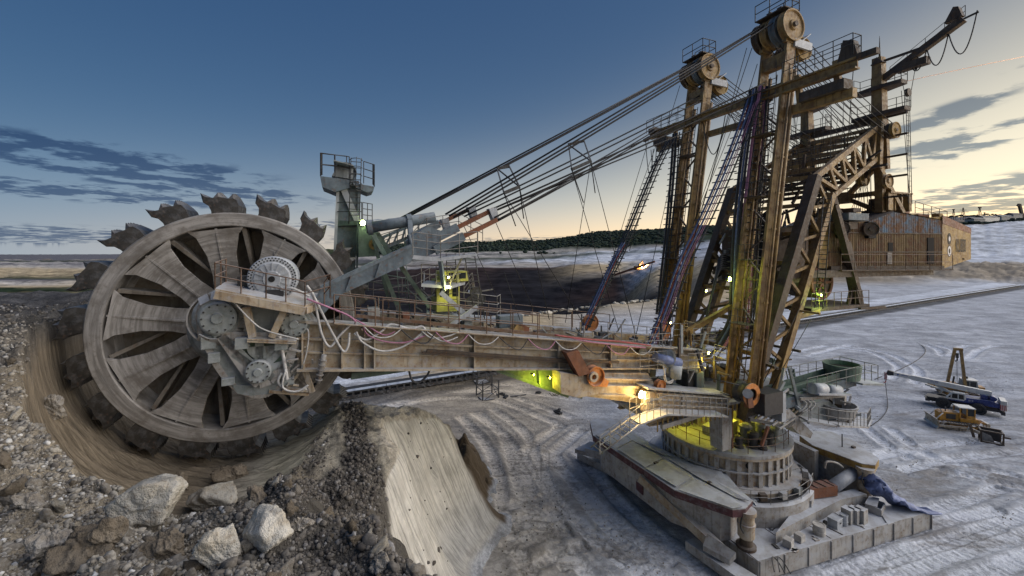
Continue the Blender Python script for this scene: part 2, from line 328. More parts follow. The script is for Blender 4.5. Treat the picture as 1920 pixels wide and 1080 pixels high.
def bench(x, y):
    "the bench the wheel digs: height, ordinate of slot, and zone weights"
    r, ph = polar(x, y)
    n1 = fbm(x*.35, y*.35, 4); n2 = fbm(x*1.5, y*1.5, 3); n3 = fbm(x*.09+5, y*.09, 2)
    U = 12.95+1.45*sstep(24, 0, ph)+.16*n1+.12*n2+.2*n3-.75*np.exp(-((ph-19)/6)**2-((r-31)/3)**2)
    U = U-np.maximum(0, r-44-3*n3-14*sstep(5, 40, ph))*.85
    pj = ph+1.2*n1
    Rc = np.clip(6.2-.215*np.maximum(pj-.6, 0)+.10*n2, .01, 6.15)
    q = np.maximum(Rc*Rc-(r-30.3)**2, 0)
    slot = 13.7-np.sqrt(q)*(1+.9*(1-Rc/6.15))
    slot = np.where(q > 0, slot, 99)+.06*n2+.07*np.sin(2*math.pi*(ph+.25*n1)/1.7)+.04*np.sin(2*math.pi*(ph+.3*n1)/.71)
    foot = 18.9+3.4*sstep(7, 19, ph)-3.0*sstep(3, -9, ph)+.4*n1
    a = (r-foot)*1.95+.10*n2
    q_ = np.clip((r-foot)/5.2, 0, 3)
    face = np.where(a > 0, np.where(q_ < 1, 9.2*q_**1.75, 9.2+(q_-1)*5.2*1.8), 0)*(1+.03*n2)+.12*n1*(a > .6)
    cap = 8.9-.9*sstep(8, 14, ph)-1.3*sstep(-5, -10, ph)-.26*np.clip(25-r, 0, 9)*sstep(12, 6, ph)+.22*n1+.12*n2+.30*np.clip(ph-14, 0, 16)+.75*np.clip(r-27, 0, 4)*sstep(8, 14, ph)
    U = np.minimum(U, cap+.9*np.maximum(r-29.3, 0))
    kk_ = .9+.5*sstep(2, -6, ph); hm_ = np.clip(.5+.5*(U-face)/kk_, 0, 1); sm_ = U*(1-hm_)+face*hm_-kk_*hm_*(1-hm_); sm_ = np.where(face > .4, np.maximum(sm_, 0), face)
    h0 = np.minimum(sm_, slot)
    end = sstep(-12.2, -8.0, ph+1.5*n1+.35*n2-.10*(r-22)+1.2*sstep(20, 17, r))
    outer = sstep(35.6, 37.6, r+.3*n1)
    low = np.maximum(outer*np.maximum(U, -8), np.where(r < 40, -1, np.minimum(U, 0)))
    low = np.where(r > 38, U, np.maximum(low, 0))*sstep(-32, -15, ph)
    h = h0*end+low*(1-end)
    h = np.maximum(h, (3.3+.5*n2+.4*n1)*np.exp(-np.abs((x+3.2+.3*n2)/1.25)**2.4-np.abs((y-29.6+.4*n1)/2.2)**2.4)-.15)  # bump at the mound's end, shaped in place of a shaded cut
    keep = sstep(100, 72, ph)
    h = h*keep
    zone = {'face': (face <= np.minimum(U, slot)) & (a > 0), 'slot': slot < np.minimum(U, face), 'top': U <= np.minimum(slot, face)}
    return h, r, ph, end, zone, n1, n2, slot, face, U
C = {'chalk': (.41, .435, .485), 'chalk_d': (.32, .34, .375), 'sand': (.44, .36, .24), 'sand_d': (.27, .24, .20), 'coal': (.018, .018, .022), 'coal_b': (.045, .03, .028), 'green': (.022, .036, .02), 'green_l': (.05, .06, .032), 'white': (.52, .56, .63), 'rock': (.17, .15, .13), 'pale': (.40, .38, .36), 'dusk': (.13, .13, .15)}
FAR = {
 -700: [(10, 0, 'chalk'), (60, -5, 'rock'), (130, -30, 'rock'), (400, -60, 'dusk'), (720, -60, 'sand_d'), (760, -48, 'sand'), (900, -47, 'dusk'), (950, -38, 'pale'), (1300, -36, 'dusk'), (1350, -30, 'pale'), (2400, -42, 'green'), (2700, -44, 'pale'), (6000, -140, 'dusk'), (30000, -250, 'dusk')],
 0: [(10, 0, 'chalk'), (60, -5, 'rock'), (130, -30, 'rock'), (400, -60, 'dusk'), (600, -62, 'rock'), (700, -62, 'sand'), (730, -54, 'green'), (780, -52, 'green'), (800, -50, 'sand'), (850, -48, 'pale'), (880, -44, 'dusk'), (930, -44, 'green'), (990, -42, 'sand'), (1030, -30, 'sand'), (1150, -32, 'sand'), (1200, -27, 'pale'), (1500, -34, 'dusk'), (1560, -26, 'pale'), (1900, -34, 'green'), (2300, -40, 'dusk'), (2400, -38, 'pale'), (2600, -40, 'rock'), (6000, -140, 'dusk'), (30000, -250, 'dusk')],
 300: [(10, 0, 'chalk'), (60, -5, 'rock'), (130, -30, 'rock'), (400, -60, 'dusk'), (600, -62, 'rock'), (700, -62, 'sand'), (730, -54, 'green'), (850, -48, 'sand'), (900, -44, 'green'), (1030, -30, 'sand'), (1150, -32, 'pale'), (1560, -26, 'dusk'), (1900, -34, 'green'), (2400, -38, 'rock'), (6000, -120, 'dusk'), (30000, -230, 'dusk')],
 640: [(10, 0, 'chalk'), (70, 0, 'chalk'), (100, 0, 'sand'), (112, -5, 'rock'), (160, -40, 'coal'), (500, -58, 'coal'), (560, -58, 'coal'), (850, -22, 'coal'), (880, -21, 'dusk'), (930, -19, 'pale'), (980, -19, 'green'), (1200, -10, 'dusk'), (1300, -8, 'pale'), (1700, 2, 'green'), (2100, 12, 'green_l'), (2600, 25, 'green'), (6000, 10, 'green'), (30000, -230, 'green')],
 830: [(10, 0, 'chalk'), (85, 0, 'sand'), (102, .1, 'sand'), (105, -1, 'sand'), (120, -14, 'rock'), (200, -45, 'coal'), (500, -58, 'coal'), (560, -57, 'coal'), (830, -20, 'coal_b'), (860, -19, 'dusk'), (920, -18, 'pale'), (980, -18, 'coal_b'), (1030, -10, 'pale'), (1200, -8, 'green'), (1300, -3, 'pale'), (1500, 2, 'dusk'), (1560, 5, 'pale'), (1800, 8, 'green'), (2100, 22, 'green_l'), (2600, 62, 'green'), (6000, 20, 'green'), (30000, -230, 'green')],
 1000: [(10, 0, 'chalk'), (92, 0, 'sand'), (110, .2, 'sand'), (114, -1, 'sand'), (130, -14, 'rock'), (210, -45, 'coal'), (500, -57, 'coal'), (560, -57, 'coal'), (800, -22, 'coal'), (840, -20, 'coal_b'), (880, -18, 'pale'), (960, -16, 'sand_d'), (1000, -8, 'white'), (1150, -6, 'green'), (1300, 2, 'pale'), (1450, 6, 'green'), (1560, 12, 'pale'), (1800, 18, 'green'), (2100, 30, 'green_l'), (2600, 76, 'green'), (6000, 40, 'green'), (30000, -230, 'green')],
 1150: [(10, 0, 'chalk'), (100, 0, 'chalk'), (132, .3, 'sand'), (138, -1, 'sand'), (160, -12, 'rock'), (250, -32, 'coal'), (480, -44, 'coal'), (540, -42, 'coal_b'), (640, -26, 'coal'), (680, -20, 'sand_d'), (720, -16, 'sand'), (820, -10, 'sand'), (860, -4, 'white'), (1100, 4, 'white'), (1160, 10, 'green'), (1400, 14, 'white'), (1500, 20, 'pale'), (1600, 28, 'green'), (2000, 90, 'green_l'), (2600, 135, 'green'), (6000, 60, 'green'), (30000, -230, 'green')],
 1240: [(10, 0, 'chalk'), (100, 0, 'chalk'), (147, .3, 'sand'), (154, -.5, 'sand'), (175, -8, 'coal'), (280, -14, 'coal'), (340, -11, 'sand_d'), (400, -8, 'sand'), (480, -6, 'sand'), (540, -1, 'white'), (800, 3, 'white'), (1000, 10, 'white'), (1040, 16, 'green'), (1300, 24, 'white'), (1400, 34, 'rock'), (1500, 44, 'green'), (2000, 104, 'green_l'), (2600, 142, 'green'), (6000, 60, 'green'), (30000, -230, 'green')],
 1340: [(10, 0, 'chalk'), (110, 0, 'chalk'), (150, 0, 'sand'), (180, 1.5, 'sand'), (250, 1, 'sand_d'), (320, 3, 'sand'), (360, 8, 'sand'), (480, 9, 'chalk'), (520, 24, 'white'), (800, 27, 'white'), (900, 34, 'chalk'), (940, 44, 'green'), (1400, 70, 'green'), (2000, 130, 'green_l'), (2600, 165, 'green'), (6000, 80, 'green'), (30000, -230, 'green')],
 1480: [(10, 0, 'chalk'), (120, 0, 'chalk'), (190, 0, 'chalk'), (215, 2, 'sand_d'), (240, 5, 'sand_d'), (300, 3, 'sand'), (420, 4, 'chalk'), (620, 8, 'white'), (680, 30, 'white'), (1000, 40, 'rock'), (1600, 80, 'green'), (2600, 130, 'green'), (6000, 80, 'green'), (30000, -230, 'green')],
 1640: [(10, 0, 'chalk'), (150, 0, 'chalk'), (196, 0, 'chalk'), (212, 1.5, 'sand_d'), (228, 5.5, 'sand_d'), (252, 7.2, 'sand_d'), (300, 4, 'chalk_d'), (420, 3, 'white'), (690, 6, 'white'), (720, 12, 'white'), (760, 52, 'white'), (800, 54, 'rock'), (1200, 70, 'rock'), (1600, 110, 'green'), (2600, 150, 'green'), (6000, 80, 'green'), (30000, -230, 'green')],
 1820: [(10, 0, 'chalk'), (160, 0, 'chalk'), (215, 0, 'chalk'), (228, 1.5, 'sand_d'), (246, 6.5, 'sand_d'), (272, 9, 'sand_d'), (320, 5, 'chalk_d'), (440, 5, 'white'), (700, 6.5, 'white'), (722, 10, 'white'), (760, 63, 'white'), (790, 65, 'rock'), (1000, 76, 'green'), (1250, 104, 'rock'), (1500, 140, 'dusk'), (1700, 154, 'green'), (6000, 80, 'green'), (30000, -230, 'green')],
 1940: [(10, 0, 'chalk'), (170, 0, 'chalk'), (225, 0, 'chalk'), (240, 2, 'sand_d'), (258, 7, 'sand_d'), (284, 9, 'sand_d'), (330, 5, 'chalk_d'), (440, 5, 'white'), (700, 6.5, 'white'), (722, 10, 'white'), (760, 72, 'white'), (790, 74, 'green'), (1000, 84, 'green'), (1250, 112, 'dusk'), (1500, 150, 'rock'), (1700, 166, 'green'), (6000, 80, 'green'), (30000, -230, 'green')],
 2700: [(10, 0, 'chalk'), (180, 0, 'chalk'), (235, 0, 'chalk'), (260, 5, 'sand_d'), (290, 9, 'sand_d'), (330, 5, 'chalk_d'), (440, 5, 'white'), (700, 6.5, 'white'), (722, 10, 'white'), (760, 72, 'white'), (790, 74, 'rock'), (1000, 84, 'green'), (1500, 150, 'green'), (6000, 80, 'green'), (30000, -230, 'green')],
}
FK = sorted(FAR)
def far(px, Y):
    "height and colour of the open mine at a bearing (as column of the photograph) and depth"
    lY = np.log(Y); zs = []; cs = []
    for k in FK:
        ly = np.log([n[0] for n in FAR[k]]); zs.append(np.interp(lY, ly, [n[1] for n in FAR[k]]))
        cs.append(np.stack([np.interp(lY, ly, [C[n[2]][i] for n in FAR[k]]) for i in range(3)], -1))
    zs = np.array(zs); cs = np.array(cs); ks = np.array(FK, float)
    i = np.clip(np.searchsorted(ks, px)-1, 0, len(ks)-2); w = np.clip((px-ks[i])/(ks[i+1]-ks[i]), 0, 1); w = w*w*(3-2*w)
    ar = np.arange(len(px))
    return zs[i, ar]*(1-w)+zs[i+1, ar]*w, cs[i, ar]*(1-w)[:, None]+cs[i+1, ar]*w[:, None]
# wheel tracks pressed into the bench floor (world coordinates, from the tyre marks in view)
TR_PX = [[(905, 770), (960, 812), (985, 870), (1010, 930), (1075, 1010), (1150, 1075)], [(880, 778), (930, 830), (960, 890), (975, 960), (1030, 1075)], [(1000, 850), (1040, 900), (1130, 985), (1240, 1070)],
         [(1075, 800), (1010, 850), (985, 890)], [(1060, 850), (1120, 930), (1200, 1010), (1290, 1078)], [(950, 970), (1000, 955), (1040, 945)], [(940, 1010), (1000, 985), (1060, 975)], [(960, 1050), (1020, 1020), (1080, 1000)],
         [(660, 775), (800, 745), (930, 745), (1060, 790)], [(700, 765), (820, 728), (960, 728), (1090, 745)], [(1440, 1080), (1600, 1030), (1800, 975), (1920, 930)], [(1560, 1080), (1740, 1020), (1920, 975)], [(1700, 1080), (1920, 1010)],
         [(1660, 870), (1760, 850), (1920, 830)], [(1720, 640), (1770, 655), (1790, 670), (1830, 650), (1920, 632)], [(1560, 650), (1640, 660), (1700, 690), (1690, 715)], [(1500, 665), (1600, 640), (1740, 605)], [(1640, 800), (1730, 860), (1920, 905)]]
TRACKS = []
for pl in TR_PX:
    p = np.array([gz(a, b)[:2] for a, b in pl]); q = [p[0]]
    for i in range(len(p)-1):
        p0, p1, p2, p3 = p[max(i-1, 0)], p[i], p[i+1], p[min(i+2, len(p)-1)]
        for u in np.linspace(0, 1, 9)[1:]:
            q.append(.5*((2*p1)+(-p0+p2)*u+(2*p0-5*p1+4*p2-p3)*u*u+(-p0+3*p1-3*p2+p3)*u**3))
    TRACKS.append(np.array(q))
def track_uv(x, y):
    "across and along coordinates of the nearest wheel rut"
    best = np.full(x.shape, 9.0); along = np.zeros(x.shape)
    for q in TRACKS:
        for off in (-1.05, 1.05):
            L = 0.0
            for a, b in zip(q[:-1], q[1:]):
                d = b-a; n = np.hypot(*d); d = d/max(n, 1e-6); u = (x-a[0])*d[0]+(y-a[1])*d[1]; v = -(x-a[0])*d[1]+(y-a[1])*d[0]-off
                g = np.where((u >= -.05) & (u <= n+.05), np.abs(v), 9.0); m = g < best
                best = np.where(m, g, best); along = np.where(m, L+u, along); L += n
    return best, along
def grid_mesh(name, X, Y, Z, nx, ny, mat, attrs, keep=None):
    v = np.stack([X, Y, Z], -1).reshape(-1, 3).astype(np.float32)
    i, j = np.meshgrid(np.arange(nx-1), np.arange(ny-1), indexing='ij'); a = (i*ny+j).ravel()
    q = np.stack([a, a+ny, a+ny+1, a+1], -1)
    if keep is not None:
        k = keep.ravel(); q = q[k[q].any(1)]
    me = bpy.data.meshes.new(name); me.vertices.add(len(v)); me.vertices.foreach_set('co', v.ravel())
    me.loops.add(q.size); me.loops.foreach_set('vertex_index', q.ravel().astype(np.int32))
    me.polygons.add(len(q)); me.polygons.foreach_set('loop_start', np.arange(0, q.size, 4, dtype=np.int32)); me.polygons.foreach_set('loop_total', np.full(len(q), 4, np.int32))
    me.update(); me.validate()
    me.polygons.foreach_set('use_smooth', np.ones(len(me.polygons), bool))
    for an, (ty, arr) in attrs.items():
        at_ = me.attributes.new(an, ty, 'POINT'); at_.data.foreach_set('color' if ty == 'FLOAT_COLOR' else ('vector' if ty == 'FLOAT_VECTOR' else 'value'), arr.astype(np.float32).ravel())
    me.materials.append(mat); o = bpy.data.objects.new(name, me); COL.objects.link(o); return o
def rgba(c): return np.concatenate([c, np.ones((*c.shape[:-1], 1))], -1)
def floor_h(x, y): return .10*fbm(x*.09, y*.09, 3)+.05*fbm(x*.5, y*.5, 4, .6)+.02*np.maximum(0, fbm(x*2.6, y*2.6, 2))
# -- ground materials
def ground_mat():
    m, nt, b = new_mat('chalk_ground'); geo = mk(nt, 'ShaderNodeNewGeometry'); pos = geo.outputs['Position']
    col = mk(nt, 'ShaderNodeAttribute', attribute_name='Col').outputs['Color']
    rut = mk(nt, 'ShaderNodeAttribute', attribute_name='rut').outputs['Vector']; rs = mk(nt, 'ShaderNodeSeparateXYZ', {0: rut})
    dist = mk(nt, 'ShaderNodeVectorMath', {0: pos}, operation='LENGTH').outputs['Value']
    # streaks dragged by machines over trodden chalk
    s1 = noise(nt, mk(nt, 'ShaderNodeMapping', {'Vector': pos, 'Rotation': (0, 0, .5), 'Scale': (.16, .5, 1)}).outputs[0], 1.0, 5, .72, 1.0)
    s2 = noise(nt, mk(nt, 'ShaderNodeMapping', {'Vector': pos, 'Rotation': (0, 0, -.62), 'Scale': (.10, .34, 1)}).outputs[0], 1.0, 5, .70, 1.2)
    n1 = noise(nt, pos, .16, 6, .68, .6); n2 = noise(nt, pos, 3.2, 5, .74)
    k = m2(nt, 'MULTIPLY', ramp(nt, s1, .36, .64, .84, 1.08), ramp(nt, s2, .36, .64, .84, 1.09))
    k = m2(nt, 'MULTIPLY', k, ramp(nt, n1, .32, .66, .76, 1.12)); k = m2(nt, 'MULTIPLY', k, ramp(nt, n2, .3, .7, .80, 1.14))
    fs = noise(nt, mk(nt, 'ShaderNodeMapping', {'Vector': pos, 'Scale': (.03, .06, .25)}).outputs[0], 1.0, 6, .74)
    k = mk(nt, 'ShaderNodeMix', {0: ramp(nt, dist, 150, 500), 2: k, 3: ramp(nt, fs, .3, .7, .45, 1.4)}, data_type='FLOAT').outputs[0]
    rm = ramp(nt, rs.outputs[0], .62, .30)
    k = m2(nt, 'MULTIPLY', k, mk(nt, 'ShaderNodeMix', {0: m2(nt, 'MULTIPLY', rm, ramp(nt, n2, .35, .6, .2, 1.0)), 2: 1.0, 3: 1.8}, data_type='FLOAT').outputs[0])
    k = m2(nt, 'MINIMUM', m2(nt, 'MULTIPLY', k, 1.08), 1.55)
    kc = mk(nt, 'ShaderNodeCombineXYZ', {0: k, 1: k, 2: k}).outputs[0]
    c = mixcol(nt, 1.0, col, kc, 'MULTIPLY')
    near = ramp(nt, dist, 110, 45)
    c = mixcol(nt, m2(nt, 'MULTIPLY', m2(nt, 'MULTIPLY', ramp(nt, s2, .52, .32), .72), near), c, (.225, .21, .195))
    nt.links.new(c, b.inputs['Base Color']); b.inputs['Roughness'].default_value = .92; b.inputs['Specular IOR Level'].default_value = .03
    # tyre treads in the ruts and loose crumbs between them
    tr = mk(nt, 'ShaderNodeMath', {0: m2(nt, 'MULTIPLY', rs.outputs[1], 15.0)}, operation='SINE').outputs[0]
    hh = m2(nt, 'ADD', m2(nt, 'MULTIPLY', m2(nt, 'MULTIPLY', tr, rm), .014), m2(nt, 'MULTIPLY', n2, .20))
    hh = m2(nt, 'ADD', hh, m2(nt, 'MULTIPLY', s1, .25))
    bp = mk(nt, 'ShaderNodeBump', {'Strength': 1.0, 'Distance': 1.0, 'Height': hh})
    nt.links.new(ramp(nt, dist, 400, 60, .1, .8), bp.inputs['Strength']); nt.links.new(bp.outputs[0], b.inputs['Normal'])
    return m
def bench_mat():
    m, nt, b = new_mat('bench_earth'); geo = mk(nt, 'ShaderNodeNewGeometry'); pos = geo.outputs['Position']
    col = mk(nt, 'ShaderNodeAttribute', attribute_name='Col').outputs['Color']
    pol = mk(nt, 'ShaderNodeAttribute', attribute_name='pol').outputs['Vector']; ps = mk(nt, 'ShaderNodeSeparateXYZ', {0: pol})
    n1 = noise(nt, pos, .8, 4, .65); n2 = noise(nt, pos, 5.0, 5, .7); n3 = noise(nt, pos, 26.0, 3, .65)
    # claw marks of the buckets: lines down the cut, leaning with it
    sv = mk(nt, 'ShaderNodeCombineXYZ', {0: m2(nt, 'ADD', m2(nt, 'MULTIPLY', ps.outputs[0], 8.5), m2(nt, 'MULTIPLY', ps.outputs[1], 2.2)), 1: m2(nt, 'MULTIPLY', ps.outputs[1], .9), 2: 0.0}).outputs[0]
    s = noise(nt, sv, 1.0, 4, .68, .5)
    cut = ps.outputs[2]
    k = m2(nt, 'MULTIPLY', ramp(nt, n1, .3, .7, .62, 1.22), ramp(nt, n2, .3, .7, .7, 1.18))
    k = m2(nt, 'MULTIPLY', k, ramp(nt, n3, .3, .7, .8, 1.12))
    ks = ramp(nt, s, .34, .60, .68, 1.12)
    k = mk(nt, 'ShaderNodeMix', {0: cut, 2: k, 3: m2(nt, 'MULTIPLY', ks, ramp(nt, n1, .3, .7, .82, 1.12))}, data_type='FLOAT').outputs[0]
    kc = mk(nt, 'ShaderNodeCombineXYZ', {0: k, 1: k, 2: k}).outputs[0]
    c = mixcol(nt, 1.0, col, kc, 'MULTIPLY')
    nt.links.new(c, b.inputs['Base Color']); b.inputs['Roughness'].default_value = .95; b.inputs['Specular IOR Level'].default_value = .12
    hh = m2(nt, 'ADD', m2(nt, 'MULTIPLY', m2(nt, 'MULTIPLY', s, cut), .22), m2(nt, 'MULTIPLY', m2(nt, 'MULTIPLY', n2, m2(nt, 'SUBTRACT', 1.15, cut)), .20))
    hh = m2(nt, 'ADD', hh, m2(nt, 'MULTIPLY', n3, .035))
    bp = mk(nt, 'ShaderNodeBump', {'Strength': .8, 'Distance': 1.0, 'Height': hh}); nt.links.new(bp.outputs[0], b.inputs['Normal'])
    return m
M['ground'] = ground_mat(); M['bench'] = bench_mat()
R0, R1, P0, P1 = 15.5, 62.0, -46.0, 98.0
def in_bench(x, y, mr, mp):
    r, ph = polar(x, y); return (r > R0+mr) & (r < R1-mr) & (ph > P0+mp) & (ph < P1-mp)
def ground_z(x, y):
    "far or floor height, flowing into the bench"
    px = 960+F*x/np.maximum(y, 1.0); z, c = far(px, np.clip(y, 10.5, 29000)); return z, c
# floor and open mine
nx, ny = 660, 700
pxs = np.concatenate([np.linspace(-900, -60, 60, endpoint=False), np.linspace(-60, 1980, 540, endpoint=False), np.linspace(1980, 2900, 60)])
lg = lambda a, b, n, e=False: np.exp(np.linspace(math.log(a), math.log(b), n, endpoint=e))
Ys = np.concatenate([lg(11, 18, 30), lg(18, 80, 360), lg(80, 900, 220), lg(900, 29000, 90, True)])
PX, YY = np.meshgrid(pxs, Ys, indexing='ij'); XX = (PX-960)/F*YY
x, y = XX.ravel(), YY.ravel()
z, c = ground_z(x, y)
z = z+floor_h(x, y)*sstep(500, 60, y)
rough = sstep(190, 330, y)
z = z+rough*np.clip(y, 0, 1500)*.0032*fbm(x*.02, y*.012, 5)+rough*sstep(1100, 1700, y)*np.clip(y-1100, 0, 2000)*.004*fbm(x*.006+3, y*.004, 4)
pxn = 960+F*x/y
mound = sstep(1500, 1640, pxn)*sstep(205, 235, y)*sstep(400, 280, y); z = z+mound*(2.4*fbm(x*.06, y*.06, 4)+.9*fbm(x*.25, y*.25, 3))
cliff = sstep(1560, 1640, pxn)*sstep(690, 735, y)*sstep(800, 765, y); z = z+cliff*2*fbm(x*.06, y*.06, 3)
ter = sstep(420, 560, y)*sstep(1500, 1250, y)*sstep(1350, 1200, pxn); z = z+ter*.9*np.sin(2*math.pi*z/7.0+.6*fbm(x*.01, y*.01, 2))
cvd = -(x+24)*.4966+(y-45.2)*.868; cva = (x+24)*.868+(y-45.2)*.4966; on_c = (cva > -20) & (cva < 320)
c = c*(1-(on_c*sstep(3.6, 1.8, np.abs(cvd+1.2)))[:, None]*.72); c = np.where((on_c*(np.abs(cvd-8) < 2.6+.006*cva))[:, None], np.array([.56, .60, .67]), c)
near = (y < 75) & (y > 14) & (np.abs(x) < 110)
rv = np.full(x.shape, 9.0); ra = np.zeros(x.shape)
rv[near], ra[near] = track_uv(x[near], y[near])
z = z-.10*sstep(.55, .25, rv)+.07*sstep(.28, .1, np.abs(rv-.72))+.022*sstep(.5, .3, rv)*np.sin(ra*2*math.pi/.55)
hb0, rb0 = bench(x, y)[:2]; inside = in_bench(x, y, 1.2, 1.0) & (hb0 > 1.2)
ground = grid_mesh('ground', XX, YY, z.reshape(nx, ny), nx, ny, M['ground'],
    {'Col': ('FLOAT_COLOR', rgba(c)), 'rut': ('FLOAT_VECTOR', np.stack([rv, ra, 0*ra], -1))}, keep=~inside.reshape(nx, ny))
ground['kind'] = 'structure'
# the ground behind and beside the camera, out of view, so that light and shade fall as in a real pit
me = MB().add([(-30000, -30000, -2), (30000, -30000, -2), (30000, 11.2, -2), (-30000, 11.2, -2)], [(0, 1, 2, 3)])
og = me.build('ground', plain('pit_ground', (.30, .29, .28), .95, .2, .02)); og['kind'] = 'structure'
# the bench under the wheel
nr, npn = 390, 620
rr = np.concatenate([np.linspace(R0, 39, 300, endpoint=False), np.linspace(39, R1, 90)]); pp = np.radians(np.linspace(P0, P1, npn))
RR, PP = np.meshgrid(rr, pp, indexing='ij'); s_, t_ = RR*np.cos(PP), RR*np.sin(PP)
bx_ = OX+s_*E1[0]+t_*E2[0]; by_ = OY+s_*E1[1]+t_*E2[1]
h, r, ph, end, zone, n1, n2, slot_, face_, U_ = bench(bx_, by_)
zb = np.where(h > .03, h+floor_h(bx_, by_), np.minimum(h, 0)-.3)
fl = np.full(h.shape+(3,), C['chalk']); cb = fl.copy()
def lay(w, col):
    global cb
    cb = cb*(1-w[..., None])+np.array(col)*w[..., None]
solid = sstep(.25, 1.1, h)
lay(solid, (.36, .335, .28)); lay(solid*zone['face'], (.57, .55, .505))
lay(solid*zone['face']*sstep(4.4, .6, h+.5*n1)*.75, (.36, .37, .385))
lay(solid*zone['slot']*sstep(29.0, 31.5, r), (.215, .18, .135))
lay(solid*zone['slot']*sstep(29.6, 28.2, r)*sstep(12, 8, ph), (.46, .435, .34))
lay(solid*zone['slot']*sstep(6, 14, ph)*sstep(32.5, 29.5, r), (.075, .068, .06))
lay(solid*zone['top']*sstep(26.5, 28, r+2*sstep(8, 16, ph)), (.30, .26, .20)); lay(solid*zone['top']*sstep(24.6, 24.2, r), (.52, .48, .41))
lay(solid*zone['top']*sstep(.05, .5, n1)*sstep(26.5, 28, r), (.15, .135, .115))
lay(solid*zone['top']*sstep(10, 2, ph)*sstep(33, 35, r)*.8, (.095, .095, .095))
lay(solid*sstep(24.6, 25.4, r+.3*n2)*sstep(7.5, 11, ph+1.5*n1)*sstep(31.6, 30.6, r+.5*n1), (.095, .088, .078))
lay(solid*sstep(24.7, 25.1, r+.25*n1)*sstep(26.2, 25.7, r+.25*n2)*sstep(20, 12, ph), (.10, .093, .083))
lay(solid*(1-end)*sstep(36, 34, r), (.20, .165, .12)); lay(sstep(.1, .5, end)*sstep(.98, .8, end)*solid*sstep(22, 19, r), (.13, .10, .07))
lay(sstep(37, 40, r)*sstep(12, 4, ph)*solid, (.10, .10, .105))
lay(sstep(.1, .4, h)*sstep(-6.6, -8.2, ph+.7*n1)*sstep(21.5, 20, r+.5*n2)*sstep(-16, -13, ph), (.12, .095, .07))  # brown soil; shade of the end cut is painted into its dark tone
lay(sstep(.1, .5, h)*sstep(2.4, 1.5, np.abs(bx_+2.9+.4*n1))*sstep(3.4, 2.4, np.abs(by_-29.6+.5*n2)), (.125, .098, .07))  # the bump's dark brown also carries the painted shade of that cut
cutm = (solid*(zone['face'] | zone['slot'])*np.maximum(sstep(11, 8, ph+n1), zone['face']*sstep(24, 20, ph))).astype(float)
cutm = np.maximum(cutm, solid*zone['slot']*sstep(30.3, 31.5, r)*.9)
gx_ = np.gradient(h, axis=0)
chunky = solid*(1-cutm)
zb = zb+chunky*(.10*fbm(bx_*2.4, by_*2.4, 4, .6)+.08*np.maximum(0, fbm(bx_*.9+4, by_*.9, 3)))
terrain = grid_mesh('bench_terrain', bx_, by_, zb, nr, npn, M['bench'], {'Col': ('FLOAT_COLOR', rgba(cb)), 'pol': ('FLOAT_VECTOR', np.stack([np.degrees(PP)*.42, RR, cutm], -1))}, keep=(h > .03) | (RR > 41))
terrain['kind'] = 'structure'
def bench_z(x, y):
    h, r, ph = bench(np.atleast_1d(np.float64(x)), np.atleast_1d(np.float64(y)))[:3]; return float(h[0])
# ================================================================== the bucket wheel excavator
EX = empty('bucket_wheel_excavator', (OX, OY, 0), math.pi+ANG)
tag(EX, 'huge bucket wheel excavator with toothed wheel, long boom and twin rusty masts', 'excavator')
V = Vector
def P(name, mat, parent=EX, bevel=0.0): # small builder: returns MB with a finish()
    b = MB(); b.done = lambda: b.build(name, M[mat], parent, bevel); return b
def beam(name, a, b, w, h, mat, parent=EX, **k): return MB().beam(a, b, w, h, **k).build(name, M[mat], parent)
def ibeam(name, a, b, w, h, mat, parent=EX, **k): return MB().ibeam(a, b, w, h, **k).build(name, M[mat], parent)
def tube(name, a, b, r, mat, parent=EX, n=12, **k): return MB().tube(a, b, r, n=n, **k).build(name, M[mat], parent)
def rope(a, b, r=.045, sag=0.0, mat='rope', parent=EX, name='rope', n=5):
    a, b = V(a), V(b)
    if not sag: return MB().tube(a, b, r, n=n).build(name, M[mat], parent)
    pts = [a.lerp(b, i/14)-V((0, 0, sag*4*(i/14)*(1-i/14))) for i in range(15)]
    return MB().path(pts, r, n).build(name, M[mat], parent)
def spline(pts, n=6):
    pts = [V(p) for p in pts]; out = [pts[0]]
    for i in range(len(pts)-1):
        p0, p1, p2, p3 = pts[max(i-1, 0)], pts[i], pts[i+1], pts[min(i+2, len(pts)-1)]
        for j in range(1, n+1):
            u = j/n; out.append(.5*((2*p1)+(p2-p0)*u+(2*p0-5*p1+4*p2-p3)*u*u+(3*p1-p0-3*p2+p3)*u**3))
    return out
def hose(pts, r, mat, parent=EX, name='hose', n=7): return MB().path(spline(pts), r, n).build(name, M[mat], parent)
def railing(pts, mat='rail', parent=EX, h=1.0, step=1.3, mids=1, r=.026): return MB().rail(pts, h, step, r, mids).build('railing', M[mat], parent)
def sheave(c, r, w, parent, mat='yellow', face='yellow', axis=(0, 1, 0), n=28, name='sheave'):
    "grooved rope pulley with a dished disc and hub"
    b = MB(); b.lathe(c, axis, [(r*.30, -w/2), (r*.93, -w/2), (r, -w/2), (r, -w*.36), (r*.88, -w*.12), (r*.88, w*.12), (r, w*.36), (r, w/2), (r*.92, w/2), (r*.84, w*.30), (r*.35, w*.30), (r*.30, w*.55), (r*.12, w*.55), (.001, w*.55)], n)
    o = b.build(name, M[mat], parent)
    return o
